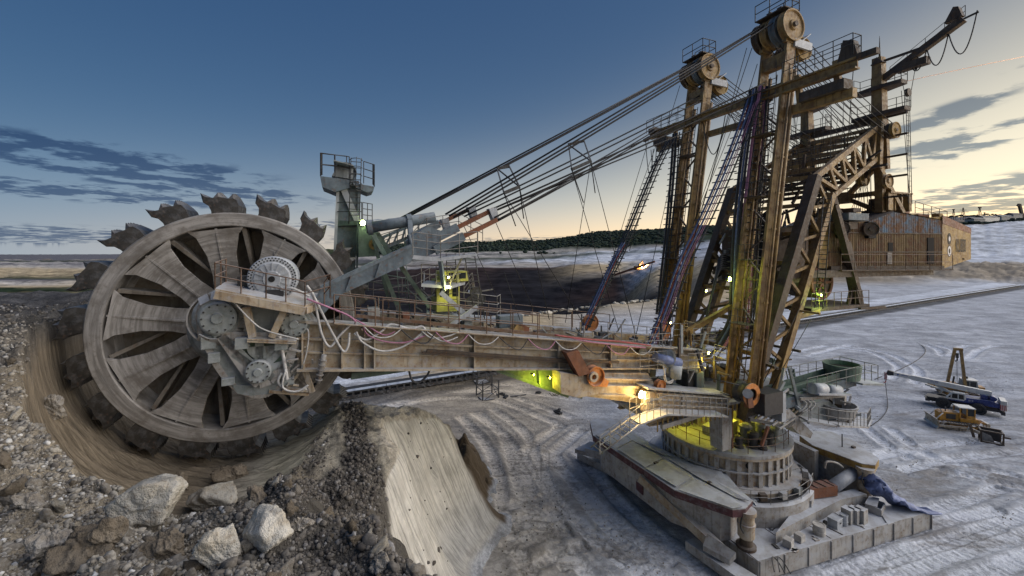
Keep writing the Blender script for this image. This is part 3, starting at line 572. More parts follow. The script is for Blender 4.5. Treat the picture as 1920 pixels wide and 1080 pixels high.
# ------------------------------------------------------------------ bucket wheel (at rest)
WC = V((30.3, 0.0, 13.7)); WT = 0.30        # near rim plane
RW = 4.95
wheel = P('bucket_wheel', 'wheel')
wheel.lathe((WC.x, 0, WC.z), (0, 1, 0), [(4.36, WT-.04), (4.40, WT), (4.90, WT), (RW, WT-.05), (RW, WT-.22), (4.88, WT-.28), (4.88, -1.15), (RW, -1.2), (RW, -1.45), (4.2, -1.45), (4.2, -1.0), (4.36, -.6), (4.36, WT-.04)], 96)
wheel = wheel.done()
def wpt(r, a, t): return V((WC.x+r*math.cos(a), t, WC.z+r*math.sin(a)))
MB().lathe((WC.x, 0, WC.z), (0, 1, 0), [(4.34, -.98), (1.2, -1.25), (1.2, -1.32), (4.3, -1.3)], 64).build('back_disc', M['wheel_dark'], wheel)
MB().lathe((WC.x, 0, WC.z), (0, 1, 0), [(.001, .15), (.9, .15), (1.55, .05), (1.75, -.15), (1.75, -1.2)], 40).build('hub', M['gear'], wheel)
NS = 10
for k in range(NS):
    a = 2*math.pi*k/NS+.17; w1, w2 = .17, .115
    b = MB()
    # dished spoke plate between two cells: broad at the rim, dished towards the hub
    ring = []
    for r, hw, t in ((4.37, .235, WT-.05), (4.05, .19, .17), (3.2, .165, .02), (2.3, .21, -.14), (1.7, .33, -.2)):
        ring.append((wpt(r, a-hw, t), wpt(r, a+hw, t), wpt(r, a+hw*1.02, t-.10), wpt(r, a-hw*1.02, t-.10)))
    vs = [p for q in ring for p in q]; fs = []
    for i in range(len(ring)-1):
        o = 4*i
        for j in range(4): fs.append((o+j, o+(j+1) % 4, o+4+(j+1) % 4, o+4+j))
    b.add(vs, fs+[(3, 2, 1, 0), (16, 17, 18, 19)]); sp = b.build('spoke', M['wheel'], wheel)
    MB().add([wpt(4.3, a-.008, .24), wpt(4.3, a+.008, .24), wpt(1.8, a+.02, -.06), wpt(1.8, a-.02, -.06), wpt(4.3, a-.008, .1), wpt(4.3, a+.008, .1), wpt(1.8, a+.02, -.25), wpt(1.8, a-.02, -.25)], [(0, 1, 2, 3), (4, 7, 6, 5), (0, 4, 5, 1), (1, 5, 6, 2), (2, 6, 7, 3), (3, 7, 4, 0)]).build('rib', M['wheel'], sp)
    # sloping chute wall of each cell
    a2 = a+math.pi/NS
    b = MB(); b.add([wpt(4.3, a2-.10, .1), wpt(4.3, a2-.06, .1), wpt(2.2, a2+.18, -.45), wpt(2.2, a2+.13, -.45), wpt(4.3, a2-.10, -1.0), wpt(4.3, a2-.06, -1.0), wpt(2.2, a2+.18, -1.2), wpt(2.2, a2+.13, -1.2)], [(0, 1, 2, 3), (4, 7, 6, 5), (0, 4, 5, 1), (1, 5, 6, 2), (2, 6, 7, 3), (3, 7, 4, 0)])
    b.build('cell_wall', M['wheel_dark'], wheel)
NB = 18
def make_bucket():
    "digging bucket: curved back, open mouth and a lip cut into teeth, one closed shell; local x along travel, z radial"
    b = MB(); ys, n = [], 0
    for j in range(13): ys.append((-.80+j*1.6/12, j % 2))
    rows = []
    for y, tooth in ys:
        k = 1-.10*abs(y)/.8; edge = abs(y) > .79
        tip = (.52, .94) if tooth else (.40, .78)
        prof = [(-.74, -.10), (-.80, .28), (-.74, .58*k), (-.64, .90*k if tooth else .66*k), (-.46, .66*k), (-.26, .74*k), (-.10, 1.0*k if tooth else .78*k), (.08, .74*k), (.30, .80*k), tip, (.44, .56*k), (.26, .34), (.20, .12), (.20, -.10)]
        rows.append([(x, y*(1-.06*max(z, 0)), z) for x, z in prof])
    m = len(rows[0]); vs = [p for r in rows for p in r]; fs = []
    for i in range(len(rows)-1):
        for j in range(m): fs.append((i*m+j, i*m+(j+1) % m, (i+1)*m+(j+1) % m, (i+1)*m+j))
    fs += [tuple(range(m-1, -1, -1)), tuple(range((len(rows)-1)*m, len(rows)*m))]
    return b.add(vs, fs).build('bucket', M['bucket'], wheel)
b0 = make_bucket()
for k in range(NB):
    a = 2*math.pi*k/NB+.06
    mw = Matrix.Translation((WC.x+math.cos(a)*(RW-.02*(k % 3)), -.55, WC.z+math.sin(a)*(RW-.02*(k % 3)))) @ Matrix.Rotation(math.pi/2-a+.05*math.sin(2.3*k), 4, 'Y') @ Matrix.Diagonal((1+.05*math.sin(1.7*k), 1, 1+.07*math.sin(2.9*k+1), 1))
    if k == 0: b0.matrix_local = mw
    else: inst(b0, 'bucket', wheel, mw)
tube('axle', (WC.x, -2.6, WC.z), (WC.x, 2.2, WC.z), .55, 'gear', wheel, n=24)
# ------------------------------------------------------------------ wheel gearbox, hanging on the near side
T1 = 1.05
def g(px, py, t=2.4): return at(px, py, t)
gb = P('wheel_gearbox', 'gear')
outline = [(373, 588), (381, 564), (402, 553), (430, 566), (520, 578), (575, 585), (590, 606), (586, 642), (566, 670), (552, 698), (524, 726), (500, 740), (478, 742), (448, 732), (424, 710), (406, 684), (390, 652), (376, 625)]
gb.prism([g(a, b, 2.1) for a, b in outline], (0, -1.3, 0)); gb = gb.done()
def plate(name, pts, t, th, mat, parent): return MB().prism([g(a, b, t) for a, b in pts], (0, -th, 0)).build(name, M[mat], parent)
plate('cover_plate', [(417, 631), (440, 660), (470, 703), (485, 718), (505, 712), (540, 680), (552, 632)], 2.32, .24, 'green', gb)
plate('shoulder_cover', [(382, 580), (400, 562), (428, 572), (424, 622), (402, 634), (386, 612)], 2.42, .34, 'gear', gb)
for cx, cy, r, t in ((410, 596, .62, 2.5), (552, 607, .50, 2.5), (485, 696, .46, 2.5)):
    c = g(cx, cy, t)
    MB().lathe(c, (0, 1, 0), [(r*1.18, -.5), (r*1.18, -.12), (r, -.10), (r, .12), (r*.9, .16), (r*.34, .16), (r*.30, .26), (.001, .26)], 28).build('bearing_cap', M['gear'], gb)
    b = MB()
    for i in range(12):
        q = i*math.pi/6; p = c+V((r*.82*math.cos(q), .15, r*.82*math.sin(q))); b.tube(p, p+V((0, .05, 0)), .035, n=6)
    b.build('bolts', M['rail_dark'], gb)['kind'] = 'stuff'
c = g(492, 648, 2.35); MB().lathe(c, (0, 1, 0), [(.52, -.2), (.52, .1), (.001, .1)], 26, math.pi, 2*math.pi).build('half_disc', M['gear'], gb)
def rim(pts, t, w, d, mat, nm, close=False):
    for a, b_ in zip(pts, pts[1:]+(pts[:1] if close else [])): beam(nm, g(*a, t), g(*b_, t), w, d, mat, gb, up=(0, 1, 0))
heart = [(416, 630), (438, 662), (468, 706), (486, 720), (506, 713), (542, 680), (554, 632)]
rim(heart, 2.40, .34, .10, 'base', 'heart_rim', True); rim(outline, 2.12, .20, .10, 'base', 'casing_rim', True)
for p_ in ((416, 630), (438, 662), (462, 696), (512, 708), (542, 680), (554, 632), (487, 640)): beam('radial_plate', g(485, 696, 2.42), g(*p_, 2.42), .30, .06, 'gear', gb, up=(0, 1, 0))
for k in range(10):
    q = math.radians(60+k*27); c0 = g(408, 598, 2.3); e0, e1_ = c0+V((.74*math.cos(q), .12, .74*math.sin(q))), c0+V((1.02*math.cos(q), -.12, 1.02*math.sin(q))); beam('shoulder_rib', e0, e1_, .34, .05, 'base', gb, up=(0, 1, 0))
MB().lathe(g(408, 598, 2.3), (0, 1, 0), [(.98, -.5), (1.04, -.5), (1.04, -.1), (.98, -.1)], 36).build('shoulder_band', M['base'], gb)
for px_, py_, w_, h__ in ((392, 640, .5, .5), (402, 668, .4, .4), (566, 650, .4, .5), (428, 712, .45, .3), (540, 712, .4, .3)): MB().box(g(px_, py_, 2.0), (w_, .7, h__), .2).build('casing_lug', M['gear'], gb, .03)
for i in range(14): a_ = g(random.uniform(520, 590), random.uniform(640, 735), random.uniform(2.3, 2.8)); beam('pipe_bracket', a_, a_+V((random.uniform(-.5, .5), random.uniform(-.2, .2), random.uniform(-.5, .5))), .06, .07, random.choice(['base', 'boom', 'rail_grey']), gb)
plate('foot_bracket', [(435, 722), (520, 722), (512, 738), (470, 742), (445, 738)], 2.2, .9, 'gear', gb)
for a, b_ in (((462, 575), (474, 632)), ((534, 580), (510, 632))): beam('platform_strut', g(*a, 2.75), g(*b_, 2.75), .24, .3, 'boom', gb, up=(0, 1, 0))
ibeam('strut_foot', g(466, 636, 2.75), g(556, 640, 2.75), .5, .14, 'boom', gb)
for a in ((455, 636), (528, 638)): MB().box(g(a[0], a[1]+6, 2.6), (.42, .5, .42)).build('hydraulic_lug', M['gear'], gb)
# motor platform
pl = P('motor_platform', 'boom'); z0 = g(405, 540, 3.2)
pf = [g(403, 541, 3.3), g(572, 573, 3.3)]; 
pl.prism([pf[0], pf[1], pf[1]+V((-1.0, -2.2, .15)), pf[0]+V((.15, -2.2, .12))], (0, 0, -.10)); pl = pl.done()
beam('edge_channel', pf[0]+V((0, .03, -.22)), pf[1]+V((0, .03, -.22)), .10, .30, 'boom', pl)
beam('edge_channel', pf[1]+V((-.02, -.05, -.2)), pf[1]+V((-1.0, -2.2, -.05)), .10, .26, 'boom', pl)
mid = pf[0].lerp(pf[1], .55)
railing([pf[0]+V((.1, -2.0, .1)), pf[0], mid, pf[1], pf[1]+V((-.9, -.1, .25)), at(608, 572, 2.6)], 'rail', pl, .95, .9)
mc = g(513, 522, 2.2)
mo = P('drive_motor', 'motor'); mo.lathe(mc, (0, 1, 0), [(.001, .50), (.30, .50), (.34, .44), (.62, .40), (.68, .34), (.86, .32), (.90, .24), (.90, -.05), (.84, -.1), (.84, -1.3), (.6, -1.4), (.001, -1.4)], 40); mo = mo.done()
b = MB()
for ring, rr_ in ((44, .83), (40, .74)):
    for i in range(ring):
        q = 2*math.pi*(i+.5*(rr_ < .8))/ring; p = mc+V((rr_*math.cos(q), .325 if rr_ > .8 else .345, rr_*math.sin(q))); b.tube(p, p+V((0, .008, 0)), .032, n=6)
b.build('vent_holes', M['black'], mo)['kind'] = 'stuff'
for i in range(16):
    q = 2*math.pi*i/16; beam('fan_rib', mc+V((.2*math.cos(q), .47, .2*math.sin(q))), mc+V((.64*math.cos(q), .40, .64*math.sin(q))), .035, .06, 'motor', mo, up=(0, 1, 0))
tube('shaft_hole', mc+V((0, .49, 0)), mc+V((0, .52, 0)), .12, 'black', mo)
MB().box(mc+V((-.1, .36, -.62)), (.62, .3, .4)).build('terminal_box', M['hose_k'], mo)
MB().box(mc+V((1.05, -.6, -.35)), (.5, .8, .9)).build('brake_box', M['rail_dark'], mo)
tube('coupling', mc+V((0, -1.3, 0)), mc+V((0, -1.9, 0)), .4, 'rail_dark', mo)
hose([mc+V((-.3, .45, -.45)), g(545, 540, 2.9), g(566, 548, 2.9), g(580, 556, 2.9)], .05, 'hose_w', mo)
tube('lifting_eye', mc+V((0, 0, .85)), mc+V((0, 0, 1.1)), .03, 'rail_dark', mo)
# pipes and frame under the gearbox
sc = P('spray_frame', 'boom'); sc.beam(at(560, 660, 2.3), at(586, 735, 2.3), .16, .2); sc.beam(at(530, 730, 2.3), at(588, 732, 2.3), .12, .14); sc.beam(at(560, 700, 2.2), at(540, 728, 2.2), .1, .1); sc.beam(at(505, 733, 2.2), at(580, 739, 2.2), .18, .12); sc = sc.done()
hose([at(524, 630, 2.6), at(535, 690, 2.6), at(538, 712, 2.6)], .07, 'hose_w', sc); hose([at(528, 700, 2.7), at(522, 718, 2.7), at(545, 735, 2.7), at(575, 728, 2.7)], .05, 'hose_w', sc); hose([at(560, 615, 2.5), at(578, 620, 2.6), at(575, 660, 2.6), at(566, 690, 2.6)], .03, 'hose_w', sc); hose([at(536, 692, 2.8), at(530, 726, 2.8), at(556, 734, 2.8), at(578, 722, 2.8)], .04, 'hose_w', sc)
tube('ram', at(608, 665, 2.9), at(596, 718, 2.9), .10, 'rail_grey', sc)
for i in range(5): q = at(608, 665, 2.9).lerp(at(596, 718, 2.9), .2+.17*i); MB().lathe(q, at(608, 665, 2.9)-at(596, 718, 2.9), [(.1, -.02), (.15, -.02), (.15, .02), (.1, .02)], 12).build('ram_collar', M['rail_grey'], sc)
# ------------------------------------------------------------------ wheel boom
GT = 2.35          # near girder
def bz(s): return 14.05-.146*(26.6-s)                     # top of girder
def bh(s): return 2.05-.045*(26.6-s)                      # depth of girder
boom = P('wheel_boom', 'boom')
def girder(b, t, sgn, s0, s1, n=1):
    for k in range(n):
        a, e = s0+(s1-s0)*k/n, s0+(s1-s0)*(k+1)/n
        for (f0, f1, dy) in ((0, .06, .34), (.34, .39, .20), (.62, .66, .16), (.95, 1, .34)):
            b.prism([(a, t-.03*sgn, bz(a)-bh(a)*f0), (e, t-.03*sgn, bz(e)-bh(e)*f0), (e, t-.03*sgn, bz(e)-bh(e)*f1), (a, t-.03*sgn, bz(a)-bh(a)*f1)], (0, sgn*dy, 0))
        b.prism([(a, t, bz(a)), (e, t, bz(e)), (e, t, bz(e)-bh(e)), (a, t, bz(a)-bh(a))], (0, -sgn*.28, 0))
girder(boom, GT, 1, 5.6, 27.6); boom = boom.done()
b = MB(); girder(b, -GT, -1, 5.6, 25.0); b.build('far_girder', M['boom'], boom)
for s in (27.4, 26.6, 25.9, 25.0, 24.6, 20.1, 15.6, 12.4):
    beam('stiffener', (s, GT+.13, bz(s)-.03), (s, GT+.13, bz(s)-bh(s)+.03), .26, .06, 'boom', boom, up=(1, 0, 0))
for s in np.arange(6.5, 27, 2.3):
    beam('cross_member', (s, -GT+.3, bz(s)-bh(s)+.25), (s, GT-.3, bz(s)-bh(s)+.25), .3, .4, 'boom', boom)
b = MB()      # trough belt between the girders
for s0, s1 in ((6, 26.5),):
    b.prism([(s0, -1.3, bz(s0)-.55), (s1, -1.3, bz(s1)-.55), (s1, 1.3, bz(s1)-.55), (s0, 1.3, bz(s0)-.55)], (0, 0, -.06))
b.build('belt', M['rubber'], boom)
for s in np.arange(7, 26, 1.6): tube('idler_roller', (s, -1.25, bz(s)-.45), (s, 1.25, bz(s)-.45), .09, 'rail_grey', boom, n=8)
# side cladding strips and loose beam on the near face
for a, b_, w in (((800, 657), (1085, 677), .12), ((792, 661), (1100, 682), .07), ((1085, 676), (1160, 679), .12)):
    beam('cable_trough', at(*a, GT+.32), at(*b_, GT+.32), .14, w, 'mast_dark', boom)
beam('kick_rail', at(668, 592, GT+.5), at(1200, 645, GT+.45), .08, .14, 'rail', boom)
b = MB(); b.prism([(8.5, GT-.1, bz(8.5)+.02), (26.2, GT-.1, bz(26.2)+.02), (26.2, GT+.75, bz(26.2)+.02), (8.5, GT+.75, bz(8.5)+.02)], (0, 0, .05)); b.build('walkway', M['boom'], boom)
def bw(s, t=GT+.66): return V((s, t, bz(s)+.07))
railing([bw(26.2), bw(24.6)], 'rail', boom, 1.15, .8); railing([bw(24.3), bw(23.6), bw(17.0)], 'rail', boom, 1.15, 1.25)
railing([bw(26.0, GT-.2), bw(16.5, GT-.2)], 'rail', boom, 1.15, 1.5); railing([bw(25, -GT), bw(9, -GT)], 'rail', boom, 1.1, 1.5); railing([bw(12.5, GT+.1), bw(9.0, GT+.1)], 'rail_grey', boom, 1.0, .8)
# boxes and clutter on the walkway
for px, py, sx, sz, t, m_ in ((700, 592, .5, .7, 1.9, 'rail_grey'), (955, 602, 1.3, .62, 1.4, 'blue'), (760, 595, .3, .4, 2.4, 'redbar'), (875, 610, .4, .5, 1.2, 'gear')):
    c = at(px, py, t); MB().box(c+V((0, 0, .02)), (sx, .6, sz)).build('equipment_box', M[m_], boom, .02)
for i in range(22):
    s = random.uniform(9.5, 24); t = random.uniform(-1.8, 1.9); hh = random.uniform(.1, .38)
    MB().box((s, t, bz(s)-.15+hh/2), (random.uniform(.2, .8), random.uniform(.2, .7), hh), random.uniform(-.2, .2)).build('deck_fitting', M[random.choice(['boom', 'boom', 'rail_dark', 'mast_dark'])], boom)
# rope block at mid boom
blk = P('rope_block', 'boom'); blk.prism([at(a, b_, 3.0) for a, b_ in ((1050, 698), (1100, 705), (1140, 722), (1140, 735), (1085, 746), (1052, 738))], (0, -.9, 0)); blk = blk.done()
MB().prism([at(a, b_, 3.25) for a, b_ in ((1062, 662), (1084, 656), (1108, 700), (1086, 706))], (0, -.55, 0)).build('link_arm', M['redbar'], blk)
sheave(at(1113, 704, 2.95), .52, .5, blk, 'orange'); MB().lathe(at(1112, 706, 3.2), (0, 1, 0), [(.26, 0), (.26, .12), (.14, .12), (.14, 0)], 20).build('hub_ring', M['boom'], blk)
MB().prism([at(a, b_, 3.1) for a, b_ in ((1120, 700), (1142, 715), (1138, 726), (1112, 724))], (0, -.4, 0)).build('guard_plate', M['orange'], blk)
for px, t, m_ in ((965, 2.3, 'mast'), (975, 2.0, 'redbar')): MB().prism([at(px-14, 640, t), at(px+4, 608, t), at(px+18, 614, t), at(px+14, 642, t)], (0, -.5, 0)).build('rope_guide', M[m_], boom)
# chute hung under the boom (lit from within)
ch = P('transfer_chute', 'green'); ch.prism([at(a, b_, 1.2) for a, b_ in ((930, 692), (1092, 690), (1092, 748), (1066, 742), (1000, 722), (955, 702))], (0, -.12, 0)); ch = ch.done()
beam('chute_rib', at(1010, 694, 1.28), at(1012, 724, 1.28), .1, .14, 'green', ch, up=(0, 1, 0)); beam('chute_lip', at(932, 694, 1.27), at(1066, 743, 1.27), .06, .18, 'green', ch)
MB().prism([at(a, b_, 1.9) for a, b_ in ((660, 700), (770, 690), (760, 697), (658, 712))], (0, -.3, 0)).build('lower_chute', M['green'], ch)
hose([at(766, 690, 2.4), at(772, 712, 2.4), at(785, 717, 2.4), at(800, 705, 2.4), at(807, 690, 2.4)], .05, 'hose_k', boom)
hose([at(1030, 737, 1.5), at(1036, 742, 1.5), at(1044, 738, 1.5)], .02, 'hose_k', boom); hose([at(1036, 738, 1.5), at(1042, 742, 1.5), at(1050, 738, 1.5)], .02, 'hose_k', boom)
# hanging hoses on the near side
HS = [([(575, 535), (589, 560), (602, 622), (618, 650), (637, 629), (660, 606)], .05, 'hose_w'), ([(585, 548), (602, 583), (622, 622), (643, 658), (653, 648), (655, 624)], .05, 'hose_w'), ([(664, 625), (687, 637), (714, 622), (733, 608), (768, 616), (791, 612), (797, 622), (787, 632)], .05, 'hose_w'), ([(668, 622), (679, 641), (714, 658), (753, 651), (787, 628), (792, 618)], .045, 'hose_w'),
      ([(680, 610), (690, 628), (720, 640), (760, 642), (800, 628)], .03, 'hose_p'), ([(640, 585), (668, 600), (690, 612), (720, 628), (740, 622)], .03, 'hose_p'), ([(790, 620), (810, 634), (840, 630), (860, 622)], .035, 'hose_w'), ([(800, 622), (830, 640), (858, 632)], .03, 'hose_w'), ([(575, 560), (590, 566), (650, 590), (668, 604)], .04, 'hose_p'), ([(1065, 632), (1100, 640), (1150, 646), (1210, 652)], .04, 'hose_p'), ([(1040, 628), (1100, 636), (1160, 640), (1220, 648)], .04, 'hose_r'), ([(430, 556), (470, 600), (500, 620), (560, 636)], .03, 'hose_w')]
for i, (pp_, r, m_) in enumerate(HS): hose([at(a, b_, GT+.5+.03*i) for a, b_ in pp_], r, m_, boom)
# ------------------------------------------------------------------ head frame of the boom: blue girders, tower, tie bars
hf = P('head_frame', 'blue')
def boxgirder(b, pts, t, w): b.prism([at(a, c_, t) for a, c_ in pts], (0, -w, 0))
boxgirder(hf, [(585, 575), (600, 541), (770, 462), (776, 478), (770, 492), (640, 552), (606, 590)], 2.3, .5); hf = hf.done()
MB().prism([at(a, c_, 2.38) for a, c_ in ((600, 537), (770, 458), (772, 464), (602, 544))], (0, -.7, 0)).build('top_flange', M['blue'], hf)
for u in (.3, .62): p = V(at(600, 556, 2.35)).lerp(at(770, 478, 2.35), u); beam('web_stiffener', p+V((-.1, 0, .28)), p+V((.1, 0, -.33)), .06, .12, 'blue', hf, up=(0, 1, 0))
MB().prism([at(a, c_, -2.0) for a, c_ in ((600, 541), (790, 452), (800, 470), (606, 575))], (0, -.5, 0)).build('far_head_girder', M['blue'], hf)
MB().prism([at(a, c_, 1.9) for a, c_ in ((762, 452), (800, 425), (826, 432), (824, 470), (798, 482), (766, 490))], (0, -.9, 0)).build('joint_plate', M['blue'], hf)
tube('torque_tube', at(686, 428, .2), at(815, 407, .2), .27, 'blue', hf, n=20)
for u in (.05, .62): MB().lathe(V(at(686, 428, .2)).lerp(at(815, 407, .2), u), at(815, 407, .2)-at(686, 428, .2), [(.27, -.12), (.36, -.12), (.36, .12), (.27, .12)], 20).build('collar', M['blue'], hf)
beam('collar_arm', at(768, 415, .5), at(772, 470, 1.2), .22, .3, 'blue', hf); hose([at(766, 440, 1.9), at(772, 466, 2.0), at(760, 480, 2.0), at(735, 492, 2.0)], .09, 'blue', hf, 'pipe')
for (a, c_), t in ((((800, 455), (925, 393)), 1.6), (((815, 470), (932, 412)), 2.0), (((770, 445), (885, 390)), -1.2)):
    u = V(at(*a, t)); v = V(at(*c_, t)); m_ = u.lerp(v, .45)
    beam('tie_arm', u, m_, .28, .42, 'blue', hf); beam('tie_bar', m_, v, .16, .22, 'redbar', hf)
for (a, t) in (((925, 405), 1.8), ((885, 402), -1.0), ((835, 425), 1.2)): MB().prism([at(a[0]-8, a[1]-14, t), at(a[0]+6, a[1]-16, t), at(a[0]+12, a[1]+8, t), at(a[0]+2, a[1]+12, t)], (0, -.45, 0)).build('tie_bracket', M['motor'], hf)
for a, c_, t in (((745, 490), (806, 576), 1.2), ((716, 500), (752, 590), .4), ((700, 440), (735, 500), 1.5), ((700, 445), (728, 560), -.6), ((708, 437), (740, 490), -.4)):
    beam('raking_strut', at(*a, t), at(*c_, t), .17, .2, 'green', hf)
# walkways, ladders and rails round the head frame and the cabin
pfm = P('head_platform', 'motor'); pfm.prism([at(a, c_, 2.3) for a, c_ in ((772, 478), (825, 483), (895, 475), (895, 480), (825, 490), (772, 486))], (0, -1.0, 0)); pfm = pfm.done()
pts = [at(774, 478, 2.3), at(826, 484, 2.3), at(895, 475, 2.3), at(896, 474, 1.4)]
railing(pts, 'rail_grey', pfm, 1.05, .8, 2, .02); railing([at(770, 470, 1.0), at(800, 440, 1.4), at(860, 430, 1.4), at(905, 452, 1.4)], 'rail_grey', pfm, .8, .7, 1, .02)
MB().ladder(at(880, 475, 2.2), at(900, 600, 1.6), .5, .3, .03, (1, 0, 0)).build('ladder', M['rail_dark'], pfm); MB().ladder(at(845, 475, 1.4), at(850, 590, 1.4), .45, .3, .022, (1, 0, 0)).build('ladder', M['rail_dark'], pfm)
beam('hanger', at(825, 484, 2.2), at(833, 545, 1.8), .16, .18, 'blue', pfm); beam('hanger', at(870, 475, 2.2), at(840, 540, 1.6), .07, .07, 'rail_grey', pfm); beam('stair_stringer', at(826, 548, 2.0), at(880, 596, 2.0), .10, .22, 'motor', pfm); beam('stair_stringer', at(845, 610, 2.3), at(895, 575, 2.3), .12, .2, 'motor', pfm)
cab = P('operator_cabin', 'cab'); cc = at(835, 552, 0.6); cab.box(cc, (1.15, 1.3, 1.55)); cab = cab.done(); cab['label'] = 'yellow green operator cabin lit beside the boom'
MB().box(cc+V((-.3, .1, .95)), (1.4, 1.2, .5)).build('roof_box', M['cab'], cab)
for dx, w in ((-.35, .3), (.18, .45)): MB().box(cc+V((dx, .655, .25)), (w, .02, .6)).build('window', M['glass'], cab)
MB().box(cc+V((.585, 0, .25)), (.02, .9, .6)).build('window', M['glass'], cab)
for dx in (-.7, -.2): MB().box(cc+V((dx, .705, .98)), (.35, .02, .3)).build('roof_window', M['glass'], cab)
cp = P('cabin_platform', 'motor'); q = at(838, 533, 1.6); cp.prism([at(790, 532, 1.9), at(845, 536, 1.9), at(872, 528, 1.0), at(800, 526, .6)], (0, 0, -.14)); cp.prism([at(800, 590, 1.6), at(930, 602, 1.6), at(930, 594, .4), at(800, 582, .4)], (0, 0, -.12)); cp = cp.done()
railing([at(790, 531, 1.9), at(845, 535, 1.9), at(872, 527, 1.0)], 'rail_grey', cp, .9, .6, 1, .02); railing([at(860, 595, 1.6), at(932, 602, 1.6), at(938, 596, .6)], 'rail_grey', cp, 1.25, .9, 2, .022); railing([at(870, 560, .4), at(885, 540, .4), at(893, 580, .4)], 'rail_grey', cp, .8, .6, 2, .02)
railing([at(700, 560, -1.5), at(780, 548, -1.5), at(830, 520, -1.5)], 'rail_grey', cp, .9, .8, 1, .02); MB().ladder(at(752, 490, -1.0), at(760, 590, -1.0), .5, .35, .02).build('ladder', M['green'], cp); railing([at(690, 545, -2.2), at(760, 555, -2.2), at(800, 590, -2.2)], 'green', cp, 1.0, .8, 1, .025)
for i in range(16):
    a = at(random.uniform(770, 900), random.uniform(540, 605), random.uniform(-1.2, 1.6)); e = a+V((random.uniform(-.9, .9), random.uniform(-.4, .4), random.uniform(-.2, 1.0)))
    beam('frame_bar', a, e, .06, .07, random.choice(['motor', 'rail_grey', 'blue', 'gear']), cp)
for px, py in ((900, 560), (885, 565), (893, 548)): sheave(at(px, py, 1.0), .28, .16, cp, 'rail_dark', n=18)
# tower behind the wheel with sheave platform
tw = P('sheave_tower', 'blue'); TT = -2.3
tb, tt = at(645, 560, TT), at(655, 340, TT); tw.beam(tb, tt, .95, 1.0, up=(0, 1, 0)); tw = tw.done()
e = V((.52, 0, 0)); tu = (tt-tb).normalized(); 
beam('corner_flange', at(624, 560, TT+.55), at(634, 345, TT+.55), .14, .16, 'motor', tw); beam('corner_flange', at(668, 560, TT+.55), at(673, 345, TT+.55), .10, .12, 'blue', tw)
beam('knee_brace', at(642, 350, TT+.6), at(672, 418, TT+.6), .12, .3, 'motor', tw)
top = MB().prism([at(600, 346, TT+.9), at(606, 352, TT+.9), at(628, 360, TT+.9), at(660, 345, TT+.9), at(700, 352, TT+.9), at(700, 360, TT+.9), at(688, 364, TT+.9), at(665, 345+13, TT+.9), at(640, 350, TT+.9)], (0, -1.7, 0))
MB().prism([at(600, 330, TT+.9), at(662, 338, TT+.9), at(655, 352, TT+.9), at(628, 360, TT+.9), at(604, 350, TT+.9)], (0, -1.8, 0)).build('platform_bracket', M['blue'], tw)
MB().prism([at(660, 342, TT+.9), at(702, 350, TT+.9), at(700, 358, TT+.9), at(690, 361, TT+.9), at(668, 352, TT+.9)], (0, -1.7, 0)).build('platform_bracket', M['blue'], tw)
sheave(at(648, 325, TT+.2), .55, .5, tw, 'blue'); MB().prism([at(622, 330, TT+.5), at(632, 312, TT+.5), at(662, 316, TT+.5), at(662, 336, TT+.5)], (0, -.9, 0)).build('bearing_housing', M['gear'], tw); beam('cover', at(626, 305, TT+.6), at(662, 314, TT+.6), 1.2, .05, 'gear', tw, up=(0, 0, 1))
rt = [at(600, 332, TT+.9), at(602, 330, TT-.8), at(650, 336, TT-.8)]
railing([at(655, 336, TT+.9), at(601, 330, TT+.9), at(604, 328, TT-.8), at(650, 332, TT-.8)], 'rail_dark', tw, 1.15, .75, 1, .026); railing([at(682, 344, TT+.9), at(702, 350, TT+.9), at(699, 346, TT-.8)], 'rail_dark', tw, 1.15, .6, 2, .024)
lad = MB(); lad.ladder(at(664, 420, TT+.95), at(668, 298, TT+.95), .5, .3, .024)
for i in range(5):
    c_ = at(664, 420, TT+.95).lerp(at(668, 298, TT+.95), .5+.12*i); lad.path([c_+V((.3*math.cos(q), .55*math.sin(q), 0)) for q in np.linspace(0, math.pi, 9)], .018, 4)
for q in (.6, 1.57, 2.5): lad.tube(at(664, 420, TT+.95).lerp(at(668, 298, TT+.95), .5)+V((.3*math.cos(q), .55*math.sin(q), 0)), at(668, 298, TT+.95)+V((.3*math.cos(q), .55*math.sin(q), 0)), .014, n=4)
lad.build('caged_ladder', M['rail_dark'], tw)
lp = MB().prism([at(632, 424, TT+.6), at(678, 421, TT+1.2), at(676, 415, TT+1.2), at(634, 413, TT+.6)], (0, -1.3, 0)); lp.build('lamp_platform', M['green'], tw)
railing([at(632, 414, TT+.6), at(655, 414, TT+1.2), at(678, 414, TT+1.2)], 'rail_dark', tw, .95, .6, 1, .022); railing([at(680, 414, TT+1.0), at(698, 416, TT+.4)], 'rail_dark', tw, .95, .4, 2, .022)
for px in (676, 690): MB().ladder(at(px, 480, TT+1.2), at(px+2, 418, TT+1.2), .4, .28, .022).build('ladder', M['green'], tw)
MB().prism([at(672, 420, -1), at(712, 436, -1), at(708, 480, -1), at(672, 482, -1)], (0, -.8, 0)).build('winch_frame', M['green'], tw); tube('winch_drum', at(702, 458, -.9), at(702, 458, -1.6), .28, 'yellow', tw); tube('winch_hub', at(702, 458, -.88), at(702, 458, -.95), .12, 'black', tw)
railing([at(715, 465, -1.2), at(760, 450, -1.2)], 'rail_dark', tw, .7, .5, 1, .02); beam('lattice_chord', at(705, 470, -1.6), at(800, 432, -1.6), .16, .2, 'blue', tw); beam('lattice_chord', at(715, 446, -1.6), at(790, 415, -1.6), .14, .16, 'blue', tw)
